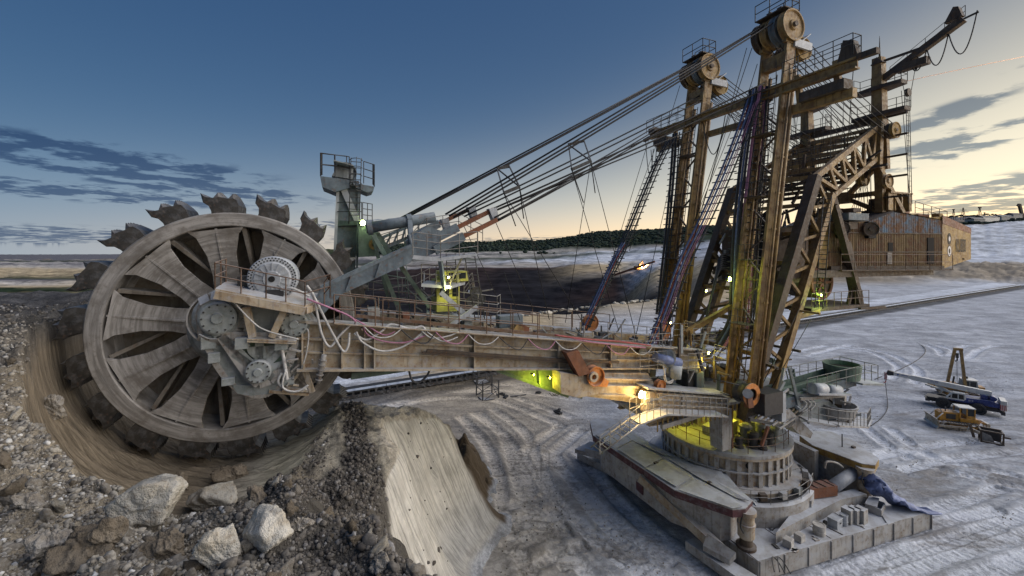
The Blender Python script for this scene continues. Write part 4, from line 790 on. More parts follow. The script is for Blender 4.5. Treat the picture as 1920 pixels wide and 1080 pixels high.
for i in range(6):
    u = i/6; p = at(705, 470, -1.6).lerp(at(800, 432, -1.6), u); q = at(715, 446, -1.6).lerp(at(790, 415, -1.6), u+.09); beam('lattice_bar', p, q, .09, .1, 'blue', tw)

for i in range(60):   # small bars, brackets and pipes strewn along the boom deck
    sx_ = random.uniform(9, 25.5); a = V((sx_, random.uniform(-1.9, 2.6), bz(sx_)+random.uniform(-.1, .25))); d = random.choice([V((random.uniform(-.8, .8), 0, random.uniform(.2, .9))), V((0, random.uniform(.4, 1.2), 0)), V((0, 0, random.uniform(.4, 1.2))), V((random.uniform(.6, 1.8), 0, .1))]); w_ = random.choice([.04, .05, .07, .1]); beam('deck_bar', a, a+d, w_, w_, random.choice(['rail', 'rail_grey', 'rail_dark', 'gear', 'boom']), boom)
for i in range(10):
    sx_ = 10+1.5*i; hose([V((sx_, GT+.7, bz(sx_)+.05)), V((sx_+.5, GT+.8, bz(sx_)-.25-.1*(i % 3))), V((sx_+1.1, GT+.8, bz(sx_)-.2)), V((sx_+1.6, GT+.7, bz(sx_+1.6)+.05))], .025, ('hose_w', 'hose_p', 'hose_k')[i % 3], boom)
# ------------------------------------------------------------------ masts: two twin-legged portals leaning back over the slewing deck
MS0, MZ0, MS1, MZ1 = 3.45, 8.0, 0.0, 30.2
def ms(z): return MS0+(MS1-MS0)*(z-MZ0)/(MZ1-MZ0)
def mp(z, t, ds=0.0): return V((ms(z)+ds, t, z))
def make_mast(sg):
    ti, to = 2.35*sg, 3.95*sg
    tl, th = min(ti, to), max(ti, to)
    root = P('mast', 'mast'); root.beam(mp(29.0, tl-.1), mp(29.0, th+.1), .6, .8); root = root.done(); beam('head_tie', mp(27.2, tl), mp(27.2, th), .4, .5, 'mast', root)
    for t in (tl, th):
        z0 = MZ0 if t == th or sg < 0 else 7.6
        lg = MB()
        for ds in (-.17, .17): lg.beam(mp(z0, t, ds), mp(MZ1, t, ds), .16, .42, up=(1, 0, 0))
        lg.beam(mp(z0, t), mp(MZ1, t), .30, .10, up=(0, 1, 0)); o = lg.build('leg', M['mast'], root)
        for z in np.arange(9.5, 29, 2.2): beam('batten', mp(z, t, -.2)+V((0, .25, 0)), mp(z, t, .2)+V((0, .25, 0)), .06, .12, 'mast', o)
        MB().tube(mp(z0+.3, t, -.32)+V((0, .26, 0)), mp(28.2, t, -.32)+V((0, .26, 0)), .11, n=10).build('pipe', M['mast'], o); MB().tube(mp(z0+.3, t, .05)+V((0, .30, 0)), mp(27, t, .05)+V((0, .30, 0)), .06, n=8).build('pipe', M['mast'], o)
    zs = np.arange(9, 28.5, 1.55)
    for i, z in enumerate(zs[:-1]):
        a, b_ = (tl, th) if i % 2 else (th, tl)
        beam('lattice_brace', mp(z, a, -.1), mp(zs[i+1], b_, -.1), .09, .11, 'mast_dark', root)
        if i % 2 == 0: beam('lattice_rung', mp(z, tl, -.1), mp(z, th, -.1), .09, .12, 'mast_dark', root)
    MB().ladder(mp(9, (tl+th)/2+.2, .35), mp(28, (tl+th)/2+.2, .35), .45, .33, .028, (0, 1, 0)).build('ladder', M['mast_dark'], root)
    # landings
    for z in (12.5, 16.4, 20.3, 24.2): MB().bb((ms(z)-.1, tl+.2, z), (ms(z)+.9, th-.15, z+.06)).build('landing', M['mast_dark'], root); MB().rail([(ms(z)+.9, tl+.2, z+.06), (ms(z)+.9, th-.15, z+.06)], .9, .6, .02).build('landing_rail', M['rail_dark'], root)
    # head: four big sheaves on one shaft, three smaller ones behind on an arm
    c = V((.1, (tl+th)/2, 30.95))
    tube('head_shaft', c+V((0, -1.25, 0)), c+V((0, 1.25, 0)), .16, 'mast_dark', root)
    for i in range(4): sheave(c+V((0, -.92+.6*i, 0)), .98, .42, root, ('mast_dark', 'mast', 'blue', 'mast')[i])
    for t in (tl, th): MB().prism([(-.45, t-.12, 29.9), (.6, t-.12, 29.9), (.3, t-.12, 31.0), (-.1, t-.12, 31.0)], (0, .24, 0)).build('head_bracket', M['mast'], root)
    d = c+V((-1.5, 0, -1.05))
    for y in (-.9, .95): beam('sheave_arm', c+V((-.2, y, -1.0)), d+V((-.3, y, .0)), .14, .5, 'motor', root)
    for i in range(3): sheave(d+V((0, -.55+.55*i, 0)), .72, .38, root, ('mast_dark', 'blue', 'yellow')[i])
    MB().prism([d+V((.6, -.95, .2)), d+V((.6, .95, .2)), d+V((-.3, .95, .85)), d+V((-.3, -.95, .85))], (0, 0, .06)).build('sheave_hood', M['motor'], root)
    pz = 31.95; MB().bb((-.5, tl-.2, pz), (.8, th+.2, pz+.07)).build('head_platform', M['mast_dark'], root)
    railing([(.8, tl-.2, pz), (.8, th+.2, pz), (-.5, th+.2, pz), (-.5, tl-.2, pz)], 'rail_dark', root, 1.05, .8, 1, .03)
    for y in (-.4, .3): MB().box((.2, c.y+y, pz+.2), (.3, .3, .45)).build('lubricator', M['mast_dark'], root)
    return root
mast_near, mast_far = make_mast(1), make_mast(-1)
mast_near['label'] = 'nearer mast with ochre right leg and big yellow sheaves'; mast_far['label'] = 'farther mast, left of the pair against the sky'
# gantry across both masts, carried out on either side
gt = P('gantry', 'mast'); GS, GZ = .75, 26.9
gt.ibeam((GS, -8.0, GZ+.2), (GS, 8.0, GZ), .42, .6, .1); gt = gt.done()
beam('lower_rail', (GS-.5, 3.8, GZ-1.25), (GS-.5, 7.6, GZ-1.35), .4, .5, 'mast', gt); beam('lower_rail', (GS-.5, -7.6, GZ-1.0), (GS-.5, -3.9, GZ-1.0), .4, .45, 'mast', gt); beam('lower_rail', (GS-.5, -2.2, GZ-1.1), (GS-.5, 2.3, GZ-1.2), .35, .4, 'mast', gt)
MB().box((GS-.3, 6.2, GZ-.85), (.8, 2.4, .55)).build('hoist_trolley', M['mast_dark'], gt); MB().box((GS-.2, -6.6, GZ-.6), (.8, 1.6, .5)).build('hoist_trolley', M['mast_dark'], gt)
for t in (4.8, 6.9, -5.2, -7.0): beam('hanger', (GS-.1, t, GZ+.6), (GS-.4, t, GZ-1.4), .22, .3, 'mast', gt)
for t0, t1 in ((4.2, 8.0), (-8.0, -4.3)): railing([(GS-.3, t0, GZ+.4), (GS-.3, t1, GZ+.4), (GS+.4, t1, GZ+.4), (GS+.4, t0, GZ+.4)], 'rail_dark', gt, 1.1, .9, 1, .024)
MB().prism([(GS, 7.0, GZ+.38), (GS, 8.0, GZ+.38), (GS, 7.8, GZ+1.3), (GS, 7.3, GZ+1.5)], (-.4, 0, 0)).build('winch_head', M['mast_dark'], gt); beam('jib_nose', (GS, 7.6, GZ+.3), (GS, 8.9, GZ+.25), .3, .3, 'mast_dark', gt)
MB().box((GS, -7.6, GZ+.55), (.5, .7, .5)).build('winch_head', M['mast_dark'], gt); beam('jib_nose', (GS, -8, GZ+.1), (GS, -8.8, GZ), .25, .25, 'mast_dark', gt)
for t in (3.4, 4.6): MB().tube((GS-.2, t, GZ+.4), (GS-.2, t, GZ+2.2), .035, .01, n=6).build('lightning_rod', M['rail_dark'], gt)
for a, b_, sg in (((GS, -2.2, GZ-.2), (GS, -.2, GZ-.3), 2.6), ((GS, .3, GZ-.4), (GS, 1.7, GZ-.4), .9), ((GS, -8.6, GZ), (GS, -7.6, GZ-1), 2.6), ((GS, -7.9, GZ-1), (GS, -7.2, GZ-1), 1.9)): rope(a, b_, .035, sg, 'hose_k', gt, 'cable_loop')
# ------------------------------------------------------------------ rear support: raking trusses, towers, counterweight
def make_strut(sg):
    t = 3.2*sg
    A0, A1 = V((3.2, t, 6.6)), V((-3.55, t, 22.0))       # front chord
    B0, B1 = V((1.2, t, 6.6)), V((-5.2, t, 20.9))         # rear chord
    C1, D1 = V((-11.2, t*.86, 26.2)), V((-11.2, t*.86, 23.9))
    root = P('raking_truss', 'mast_dark'); root.beam(A0, A1, .55, .62, up=(0, 1, 0)); root = root.done()
    beam('rear_chord', B0, B1, .42, .5, 'mast', root, up=(0, 1, 0)); beam('top_chord', A1+V((.1, 0, -.1)), C1, .30, .38, 'mast', root); beam('bottom_chord', B1+V((.15, 0, -.3)), D1, .28, .34, 'mast', root)
    n = 7
    for i in range(n):
        u, v = i/n, (i+.62)/n; q = (i+1)/n
        beam('web_bar', A0.lerp(A1, u), B0.lerp(B1, v), .18, .16, 'mast', root, up=(0, 1, 0)); beam('web_bar', B0.lerp(B1, v), A0.lerp(A1, q), .18, .18, 'mast', root, up=(0, 1, 0))
    for i in range(5):
        u, v, q = i/5, (i+.55)/5, (i+1)/5
        beam('web_bar', A1.lerp(C1, u), B1.lerp(D1, v), .22, .2, 'mast', root, up=(0, 1, 0)); beam('web_bar', B1.lerp(D1, v), A1.lerp(C1, q), .2, .2, 'mast', root, up=(0, 1, 0))
    E0 = V((-5.6, t*.95, 20.6)); E1_ = V((-8.6, t*.95, 13.6)); beam('rear_leg', B1, E1_, .36, .42, 'mast_dark', root, up=(0, 1, 0))
    beam('knee', B0.lerp(B1, .42), B0.lerp(B1, .42)+V((-2.4, 0, .35)), .22, .24, 'mast', root)
    return root
st_near, st_far = make_strut(1), make_strut(-1)
for u in np.linspace(.12, 1, 8):
    p = V((3.2, 0, 6.6)).lerp(V((-3.55, 0, 22.0)), u); beam('cross_tie', p+V((0, -3.0, 0)), p+V((0, 3.0, 0)), .22, .26, 'mast', st_near)
    if u < .95: q = V((3.2, 0, 6.6)).lerp(V((-3.55, 0, 22.0)), u+.12); beam('cross_brace', p+V((0, -3.0, 0)), q+V((0, 3.0, 0)), .13, .15, 'mast_dark', st_near)
for u in np.linspace(0, 1, 7):
    p = V((-3.55, 0, 22.0)).lerp(V((-11.2, 0, 26.2)), u); beam('cross_tie', p+V((0, -3.0+.4*u, 0)), p+V((0, 3.0-.4*u, 0)), .2, .24, 'mast', st_near)
    q = V((-5.2, 0, 20.9)).lerp(V((-11.2, 0, 23.9)), u); beam('cross_tie', q+V((0, -3.0+.4*u, 0)), q+V((0, 3.0-.4*u, 0)), .2, .24, 'mast_dark', st_near)
    if u < .99: p2 = V((-3.55, 0, 22.0)).lerp(V((-11.2, 0, 26.2)), u+1/6); beam('cross_brace', p+V((0, 2.9, 0)), p2+V((0, -2.7, 0)), .14, .16, 'mast', st_near)
def make_tower(sg):
    t = 2.65*sg; s0 = -11.9
    root = P('rear_tower', 'mast'); root.beam((s0, t, 26.4), (s0+.12, t, 31.6 if sg > 0 else 30.2), .8, .75, up=(0, 1, 0), w2=.6, h2=.6); root = root.done()
    for ds, dt in ((-.5, 0), (.5, 0)): beam('fork_leg', (s0+ds, t, 23.2), (s0+ds*.6, t, 26.7), .36, .7, 'mast', root, up=(0, 1, 0))
    beam('lower_leg', (s0, t, 23.4), (s0-.1, t, 19.9), .45, .5, 'mast', root, up=(0, 1, 0)); beam('splay_leg', (s0+.3, t, 23.4), (s0-1.8, t*1.2, 19.8), .34, .4, 'mast', root, up=(0, 1, 0))
    c = V((s0, t, 25.9)); tube('sheave_shaft', c+V((0, -1.1, 0)), c+V((0, 1.1, 0)), .12, 'mast_dark', root)
    for y in (-.95, -.72, .72, .95): sheave(c+V((0, y, 0)), .60, .22, root, 'mast_dark' if y < .9 else 'yellow', n=24)
    sheave(c+V((0, 0, -.1)), .5, .3, root, 'yellow', n=20)
    c2 = V((s0, t, 22.2)); sheave(c2+V((0, .5, 0)), .55, .25, root, 'mast', n=24)
    for z, l in ((29.4, 1.5), (27.4, 1.7)):
        MB().prism([(s0-.4, t-l, z), (s0+.4, t-l, z), (s0+.7, t, z), (s0+.4, t+l, z+.05), (s0-.4, t+l, z+.05), (s0-.7, t, z)], (0, 0, -.28)).build('cross_platform', M['mast_dark'], root)
        railing([(s0+.4, t-l, z), (s0-.4, t-l, z), (s0-.4, t+l, z), (s0+.4, t+l, z)], 'rail_dark', root, 1.0, .8, 1, .024)
    MB().tube((s0, t, 31.5 if sg > 0 else 30.1), (s0, t, 33.3 if sg > 0 else 31.5), .07, .015, n=6).build('lightning_rod', M['rail_dark'], root)
    MB().ladder((s0-.2, t+1.75, 20.4), (s0-.1, t+1.65, 28.4), .45, .35, .022).build('ladder', M['rail_dark'], root)
    for z in (21, 22.5, 24, 25.5, 27): beam('ladder_bracket', (s0, t+.3, z), (s0, t+1.7, z), .12, .14, 'mast_dark', root)
    return root
tw_near, tw_far = make_tower(1), make_tower(-1)
s0 = -11.9
xb = V((s0-.2, 0.2, 21.3)); 
for a in ((s0, 2.4, 23.4), (s0, -2.4, 23.4), (s0-.6, 2.9, 19.7), (s0-.6, -2.9, 19.7)): beam('cross_arm', xb, a, .3, .34, 'mast', tw_near)
beam('cross_bar', (s0, -2.7, 21.3), (s0, 2.9, 21.4), .3, .34, 'mast', tw_near); MB().box(xb, (.5, .9, .9)).build('gusset', M['mast'], tw_near); sheave((s0+.3, 1.7, 22.6), .62, .34, tw_near, 'yellow'); beam('portal_beam', (s0, -2.5, 26.9), (s0, 2.5, 26.9), .3, .36, 'mast_dark', tw_near)
for y in (1.45, 1.95): beam('sheave_yoke', (s0+.3, y, 22.6), (s0+.2, y, 24.0), .1, .14, 'mast_dark', tw_near)
# service jib on the near rear tower
jb = P('service_jib', 'mast_dark'); j0, j1 = V((s0, 2.4, 29.7)), V((s0-.2, 7.2, 32.3)); jb.beam(j0, j1, .42, .42, up=(1, 0, 0)); jb = jb.done()
railing([j0+V((-.2, .8, .3)), j1+V((-.2, 0, .2))], 'rail_dark', jb, .75, 1.1, 1, .02); beam('stay', (s0, 2.7, 31.3), j0.lerp(j1, .55)+V((0, 0, .2)), .12, .16, 'mast_dark', jb); MB().prism([j1+V((-.2, -.9, .1)), j1+V((-.2, 0, .2)), j1+V((-.2, -.2, .9)), j1+V((-.2, -.45, 1.0))], (.4, 0, 0)).build('head_bracket', M['mast_dark'], jb)
MB().box(j0.lerp(j1, .45)+V((0, 0, -.55)), (.6, 1.8, .5)).build('trolley', M['mast_dark'], jb); beam('nose', j1, j1+V((0, .7, .1)), .1, .1, 'rail_dark', jb)
for u0, u1, sg in ((.42, .62, 1.0), (.62, .85, 1.6), (.85, 1.13, 2.0), (.48, .52, .9)): rope(j0.lerp(j1, u0)+V((0, 0, -.3)), j0.lerp(j1, u1)+V((0, 0, -.1)), .04, sg, 'hose_k', jb, 'cable_loop')
hk = j0.lerp(j1, .40)+V((0, 0, -2.3)); MB().lathe(hk, (0, 1, 0), [(.001, -.1), (.28, -.1), (.3, 0), (.28, .1), (.001, .1)], 18).build('hook_block', M['mast_dark'], jb)
for dx in (-.2, .2): rope(hk+V((0, dx, .1)), j0.lerp(j1, .40)+V((0, dx*2.2, -.6)), .02, 0, parent=jb)
rope(hk, at(1706, 380, 2.6), .02, 0, parent=jb); MB().prism([(s0, 2.3, 31.1), (s0, 3.1, 31.1), (s0, 2.7, 31.6)], (.5, 0, 0)).build('cap', M['mast_dark'], jb)
# ------------------------------------------------------------------ counterweight house
cw = P('counterweight_house', 'yellow'); HT0, HT1 = 2.6, 4.0
def hw(s): return HT0+(HT1-HT0)*(s+6.5)/(-17.25+6.5)
zb0, zt0 = 15.75, 19.55
cw.add([(-5.2, hw(-5.2), zb0), (-17.25, HT1, zb0-.1), (-20.9, 3.7, 16.35), (-20.9, -3.7, 16.35), (-17.25, -4.0, zb0-.1), (-5.2, -2.5, zb0), (-5.2, hw(-5.2), zt0-.7), (-17.25, HT1, zt0+.1), (-20.9, 3.7, 18.75), (-20.9, -3.7, 18.75), (-17.25, -4.0, zt0+.1), (-5.2, -2.5, zt0-.7)],
  [(0, 6, 7, 1), (1, 7, 8, 2), (2, 8, 9, 3), (3, 9, 10, 4), (4, 10, 11, 5), (5, 11, 6, 0), (0, 1, 2, 3, 4, 5), (6, 11, 10, 9, 8, 7)]); cw = cw.done(); cw['label'] = 'rusty yellow counterweight house with corrugated walls'
ns = 58      # corrugated cladding, one sheet per bay
def wall(u, z): s = -6.0+(-17.2+6.0)*u; return V((s, hw(s)+.02, z))
M['clad'] = steel('corrugated_cladding', (.19, .125, .05), (.10, .062, .028), rust=(.13, .055, .024), rust_amt=.85, dust=.05, dirt=.95)
M['clad_b'] = steel('peeling_blue_cladding', (.13, .21, .30), (.20, .115, .055), rust=(.17, .08, .035), rust_amt=.95, dust=.05, dirt=.9)
def clad(u0, u1, z0, z1, mat, nm='cladding_sheet'):
    n = max(4, int((u1-u0)*11.2/.11)); vs = []; fs = []
    for i in range(n+1):
        u = u0+(u1-u0)*i/n; d = .045 if i % 2 else 0
        for z in (z0(u) if callable(z0) else z0, z1(u) if callable(z1) else z1): p = wall(u, z); vs.append((p.x, p.y+d, p.z))
    for i in range(n): fs.append((2*i, 2*i+2, 2*i+3, 2*i+1))
    return MB().add(vs, fs).build(nm, M[mat], cw)
roofz = lambda u: 19.05+.85*max(0, min(1, (u-.30)/.25)) - .55*max(0, (u-.55)/.45)
NBY = 9
for i in range(NBY):
    u0, u1 = i/NBY, (i+.985)/NBY
    clad(u0, u1, zb0+.12, 18.3, 'clad'); clad(u0, u1, 18.33, roofz, 'clad_b' if i >= 3 else 'clad')
for z in (16.9, 18.3): beam('wall_rail', wall(0, z)+V((0, .05, 0)), wall(1, z)+V((0, .05, 0)), .05, .08, 'mast_dark', cw)
beam('sill_beam', wall(0, zb0-.02)+V((0, .05, 0)), wall(1, zb0-.1)+V((0, .05, 0)), .3, .36, 'mast_dark', cw)
rf = MB(); rf.add([wall(.3, roofz(.3)+.04)+V((0, .1, 0)), wall(.55, roofz(.55)+.04)+V((0, .1, 0)), wall(1, roofz(1)+.04)+V((0, .1, 0)), (-17.3, -4, roofz(1)+.04), (-12.2, -3.3, roofz(.55)+.04), (-9.4, -3, roofz(.3)+.04)], [(0, 1, 4, 5), (1, 2, 3, 4)]); rf.build('roof', M['mast_dark'], cw)
# end plate with emblem and number
ea, eb = V((-17.2, HT1+.03, 0)), V((at(1819, 460, 3.73).x, 3.73, 0)); ed = (eb-ea); eang = math.atan2(ed.y, ed.x)
b = MB(); b.prism([(ea.x, ea.y, 15.6), (eb.x, eb.y, 16.3), (eb.x, eb.y, 18.85), (ea.x, ea.y, 19.75)], (0, .05, 0)); b.build('end_plate', M['yellow'], cw)
b = MB(); b.prism([(ea.x, ea.y+.055, 19.1), (eb.x, eb.y+.055, 18.4), (eb.x, eb.y+.055, 18.86), (ea.x, ea.y+.055, 19.76)], (0, .01, 0)); b.build('rust_band', M['redbar'], cw)
def letter(txt, size, loc, rot, mat, parent, name='lettering', sx=1.0):
    cu = bpy.data.curves.new(name, 'FONT'); cu.body = txt; cu.size = size; cu.extrude = .004; cu.align_x = 'CENTER'; cu.align_y = 'CENTER'; cu.resolution_u = 3
    o = bpy.data.objects.new(name, cu); COL.objects.link(o); me = bpy.data.meshes.new_from_object(o); COL.objects.unlink(o); bpy.data.objects.remove(o); bpy.data.curves.remove(cu)
    me.materials.clear(); me.materials.append(M[mat]); o = bpy.data.objects.new(name, me); COL.objects.link(o); o.parent = parent; o.location = loc; o.rotation_euler = rot; o.scale = (sx, 1, 1); return o
lp_ = ea.lerp(eb, .62); letter('KU800', 1.55, (lp_.x, lp_.y+.085, 17.35), (math.pi/2, 0, eang), 'ink', cw, sx=.42)
ep = ea.lerp(eb, .22)
for dz, m1, m2_ in ((.48, 'ink', 'ink_w'), (-.48, 'ink_w', 'ink')):
    for r, dd, m_ in ((.46, .07, 'ink'), (.40, .076, m1), (.2, .082, m2_)):
        vs = [(ep.x-ed.x/ed.length*r*.62*math.cos(q), ep.y+dd, 17.45+dz+r*math.sin(q)) for q in np.linspace(0, 2*math.pi, 25)[:-1]]; MB().prism(vs, (0, .004, 0)).build('emblem', M[m_], cw)
# door, window, gallery, sheaves in the wall, roof house
MB().prism([wall(.86, 16.0), wall(.92, 16.0), wall(.92, 18.0), wall(.86, 18.0)], (0, .07, 0)).build('doorway', M['black'], cw)
MB().prism([wall(.50, 16.9), wall(.54, 16.9), wall(.54, 17.6), wall(.50, 17.6)], (0, .07, 0)).build('window', M['black'], cw); MB().prism([wall(.49, 16.0), wall(.53, 16.0), wall(.53, 16.85), wall(.49, 16.85)], (0, .08, 0)).build('window_shutter', M['rail_grey'], cw)
b = MB(); b.prism([wall(.02, zb0-.1), wall(1, zb0-.16), wall(1, zb0-.16)+V((0, .7, 0)), wall(.02, zb0-.1)+V((0, .7, 0))], (0, 0, -.08)); b.build('gallery', M['mast_dark'], cw)
railing([wall(.02, zb0-.1)+V((0, .66, 0)), wall(1, zb0-.16)+V((0, .66, 0))], 'rail', cw, 1.1, 1.2, 1, .022)
for u in (.06, .30): sheave(wall(u, 18.55)+V((0, .35, 0)), .50, .34, cw, 'mast_dark', axis=(.55, .83, 0)); MB().box(wall(u+.02, 18.5)+V((-.2, -.1, 0)), (.9, .7, 1.2)).build('sheave_recess', M['black'], cw)
MB().box(wall(.16, 18.7)+V((0, .1, .1)), (1.0, .5, .5)).build('winch_housing', M['mast_dark'], cw); MB().box(wall(.16, 19.4), (2.3, 1.4, .5)).build('winch_roof', M['blue'], cw)
rh = MB(); rc = V((-13.6, 2.4, 20.1))
for dx in (-1.2, -.2, .7, 1.3): rh.box(rc+V((dx, .7, .6)), (.14 if dx < 1 else .6, .12, 1.3))
rh.box(rc+V((0, .0, 1.3)), (2.9, 1.7, .12)); rh.box(rc+V((-1.3, 0, .6)), (.4, 1.5, 1.3)); rh.build('roof_shelter', M['mast'], cw)
MB().box(rc+V((.55, -.5, .5)), (1.2, .5, .9)).build('shelter_back', M['mast_dark'], cw); tube('roof_tank', (-16.4, 2.0, 20.1), (-15.2, 2.0, 20.1), .45, 'redbar', cw)
railing([(-15.0, 3.4, 19.9), (-19.6, 3.4, 19.3), (-19.6, -2.5, 19.3)], 'rail', cw, .9, 1.1, 1, .022); MB().box((-18.6, 3.2, 19.6), (.5, .5, .8)).build('vent_box', M['yellow'], cw); MB().box((-17.6, 2, 19.7), (1.6, 1.6, .5)).build('roof_fitting', M['redbar'], cw)
for i in range(8): MB().box((random.uniform(-15, -7.5), random.uniform(0, 2.4), 20.0), (random.uniform(.4, 1.2), random.uniform(.4, .9), random.uniform(.3, .7))).build('roof_fitting', M[random.choice(['mast_dark', 'redbar', 'mast'])], cw)
beam('tow_arm', (-20.3, 3.6, 16.6), (-20.9, 3.9, 16.3), .1, .1, 'mast_dark', cw)
# carrying frame, winch drums and the dark machinery between the struts
fr = P('counterweight_frame', 'mast_dark'); fr.beam((-1.0, 2.6, 15.4), (-17, 3.4, 15.35), .5, .5); fr.beam((-1.0, -2.6, 15.4), (-17, -3.4, 15.35), .5, .5); fr = fr.done()
for s in np.arange(-2, -17, -2.4): beam('floor_beam', (s, -2.6, 15.3), (s, 2.6, 15.3), .3, .4, 'mast_dark', fr)
for (y0, y1) in ((.4, 2.3), (-2.2, -.4)):
    tube('winch_drum', (-5.6, y0, 14.75), (-5.6, y1, 14.75), 1.15, 'mast_dark', fr, n=36); tube('drum_band', (-5.6, y0+.8, 14.75), (-5.6, y0+1.2, 14.75), 1.17, 'rail_grey', fr, n=36, cap=False)
    MB().lathe((-5.6, y1, 14.75), (0, 1, 0), [(1.2, 0), (1.2, .12), (1.0, .12), (1.0, .04)], 32).build('drum_flange', M['redbar'], fr)
    for k in range(6): q = k*math.pi/3; beam('drum_spoke', (-5.6, y1+.06, 14.75), (-5.6+1.05*math.cos(q), y1+.06, 14.75+1.05*math.sin(q)), .16, .08, 'redbar', fr, up=(0, 1, 0))
beam('drum_leg', (-7.4, 2.8, 17.6), (-8.6, 3.0, 13.0), .5, .55, 'mast_dark', fr, up=(0, 1, 0)); MB().bb((-9.4, 0, 12.9), (-3.0, 3.3, 13.15)).build('lower_deck', M['mast_dark'], fr); railing([(-9.3, 3.3, 13.15), (-3.0, 3.3, 13.15)], 'rail', fr, 1.0, .8, 1, .022)
beam('deck_boom', (-8.0, 3.4, 12.9), (-10.6, 3.6, 12.9), .2, .16, 'mast_dark', fr); beam('raker', (-8.4, 2.9, 15.3), (-7.6, 2.9, 13.1), .2, .2, 'mast_dark', fr)
MB().bb((-4.4, -2.2, 14.8), (-1.2, 2.2, 18.6)).build('machine_block', M['mast_dark'], fr); MB().bb((-1.1, 1.0, 16.0), (-.2, 2.3, 19.5)).build('dark_panel', M['black'], fr)
for i in range(40):
    a = V((random.uniform(-4, 3), random.uniform(-2.6, 2.6), random.uniform(8, 20))); 
    if a.x > 3.2-(a.z-8)*.35: a.x -= 2.5
    d = random.choice([V((0, random.uniform(1, 2.4), 0)), V((random.uniform(-1.5, 1.5), 0, random.uniform(.3, 1.8))), V((-1.6, 0, 0))]); beam('machinery_bar', a, a+d, random.uniform(.08, .22), random.uniform(.08, .3), random.choice(['mast_dark', 'mast', 'gear', 'mast_dark']), fr)
# steep stairs up to the house
for x0, x1, z0, z1 in ((-4.2, -7.6, 22.0, 19.2), (-1.5, 1.2, 14.8, 9.2)): MB().ladder((x0, 2.5, z0), (x1, 2.5, z1), .7, .3, .05, (0, 1, 0)).build('stair', M['mast_dark'], fr)
# ------------------------------------------------------------------ ropes
RP = P('rope_set', 'rope')
HEAD_N = V((.1, 3.1, 31.9)); HEAD_F = V((.1, -3.1, 31.9))
RP.tube(at(745, 412, -1.5), HEAD_F+V((0, -.6, 0)), .055, n=6); RP = RP.done()
for px, py, t, tgt in ((752, 411, -1.2, HEAD_F+V((0, .1, 0))), (758, 410, -.9, HEAD_F+V((0, .7, -.1))), (835, 402, 1.2, HEAD_N+V((0, -.9, 0))), (842, 405, 1.4, HEAD_N+V((0, -.3, 0))), (850, 408, 1.5, HEAD_N+V((0, .5, -.1))),
                       (862, 402, -1.0, V((.3, -2.8, 29.0))), (870, 406, -.8, V((.3, -2.5, 28.6))), (878, 412, 1.0, V((.5, 2.6, 27.9))), (884, 414, 1.1, V((.5, 2.9, 27.5))),
                       (928, 408, 1.9, at(1228, 238, -6.5)), (934, 412, 2.0, at(1236, 240, -6.3)), (930, 416, 1.9, at(1240, 244, -6.1)), (905, 405, .4, V((.2, -3.6, 26.6)))):
    rope(at(px, py, t), tgt, .05, .0 if px % 2 else .10, parent=RP)
# spreader frames with chains
for (x0, y0), (x1, y1), (x2, y2), (x3, y3) in (((932, 316), (955, 312), (974, 350), (945, 362)), ((1066, 271), (1095, 264), (1108, 302), (1072, 318))):
    q = [at(x0, y0, -1.2), at(x1, y1, -1.2), at(x2, y2, 1.4), at(x3, y3, 1.4)]
    sp = beam('spreader', q[0], q[1], .14, .16, 'rail_dark', RP); 
    for i, j in ((1, 2), (0, 3), (0, 2), (2, 3)): beam('spreader_bar', q[i], q[j], .06 if i != 2 else .16, .07 if i != 2 else .18, 'rail_dark', sp)
    for k, e in ((2, (x2+8, y2+60)), (3, (x3+22, y3+62))): MB().tube(q[k], V(at(*e, 1.4)), .03, n=5).build('chain', M['rope'], sp)
for a, b_, t0, t1 in (((945, 362), (1090, 600), 1.4, 2), ((974, 350), (1030, 600), 1.4, 2), ((1072, 318), (1160, 620), 1.4, 2), ((1108, 302), (1060, 605), 1.4, -2), ((1108, 302), (1195, 640), 1.4, 2), ((930, 418), (1000, 580), 1.9, 2), ((868, 420), (945, 585), 1.0, 1), ((945, 510), (975, 600), 1.9, 2)): rope(at(*a, t0), at(*b_, t1), .02, 0, parent=RP)
# from the mast heads back to the rear towers
for sg in (1, -1):
    for i in range(5):
        rope((-1.6, sg*3.1-.7+.35*i, 30.6), (-11.6, sg*2.65-.95+.47*i, 26.4), .03, .06*i, parent=RP); rope((-1.4, sg*3.1-.6+.3*i, 29.2), (-11.7, sg*2.65-.9+.45*i, 25.4), .03, .1, parent=RP)
    for i in range(3): rope((.2, sg*3.1-.3+.3*i, 30.0), (-11.8, sg*2.4-.4+.4*i, 23.2), .025, .1, parent=RP)
    for i in range(6): rope((-11.6+.15*i, sg*2.2-.5+.2*i, 25.4), (-10.6-.35*i, sg*(1.6+.12*i), 19.9), .018, 0, parent=RP)
for i in range(6): rope((-11.8+.1*i, 1.5+.1*i, 22.2), (-11.2-.2*i, 1.0+.25*i, 19.9), .02, 0, parent=RP)
for a, b_, t0, t1 in (((1400, 90), (1270, 560), 2.6, 1.2), ((1410, 90), (1300, 420), 2.6, 0), ((1385, 210), (1300, 420), -1, -1), ((1372, 212), (1290, 470), -1, -1), ((1275, 160), (1180, 470), -3.6, -3.4), ((1232, 268), (1110, 600), -5.5, -3), ((1262, 320), (1190, 640), -4.2, 1), ((1420, 120), (1358, 320), 2.4, .5), ((1220, 250), (1150, 480), -5.5, -4), ((1690, 170), (1706, 378), 2.6, 2.6), ((1600, 130), (1585, 330), 6.5, 1), ((1520, 600), (1445, 730), 4.2, 4.2), ((1508, 560), (1430, 720), 4.2, 4.2)): rope(at(*a, t0), at(*b_, t1), .022, 0, parent=RP)
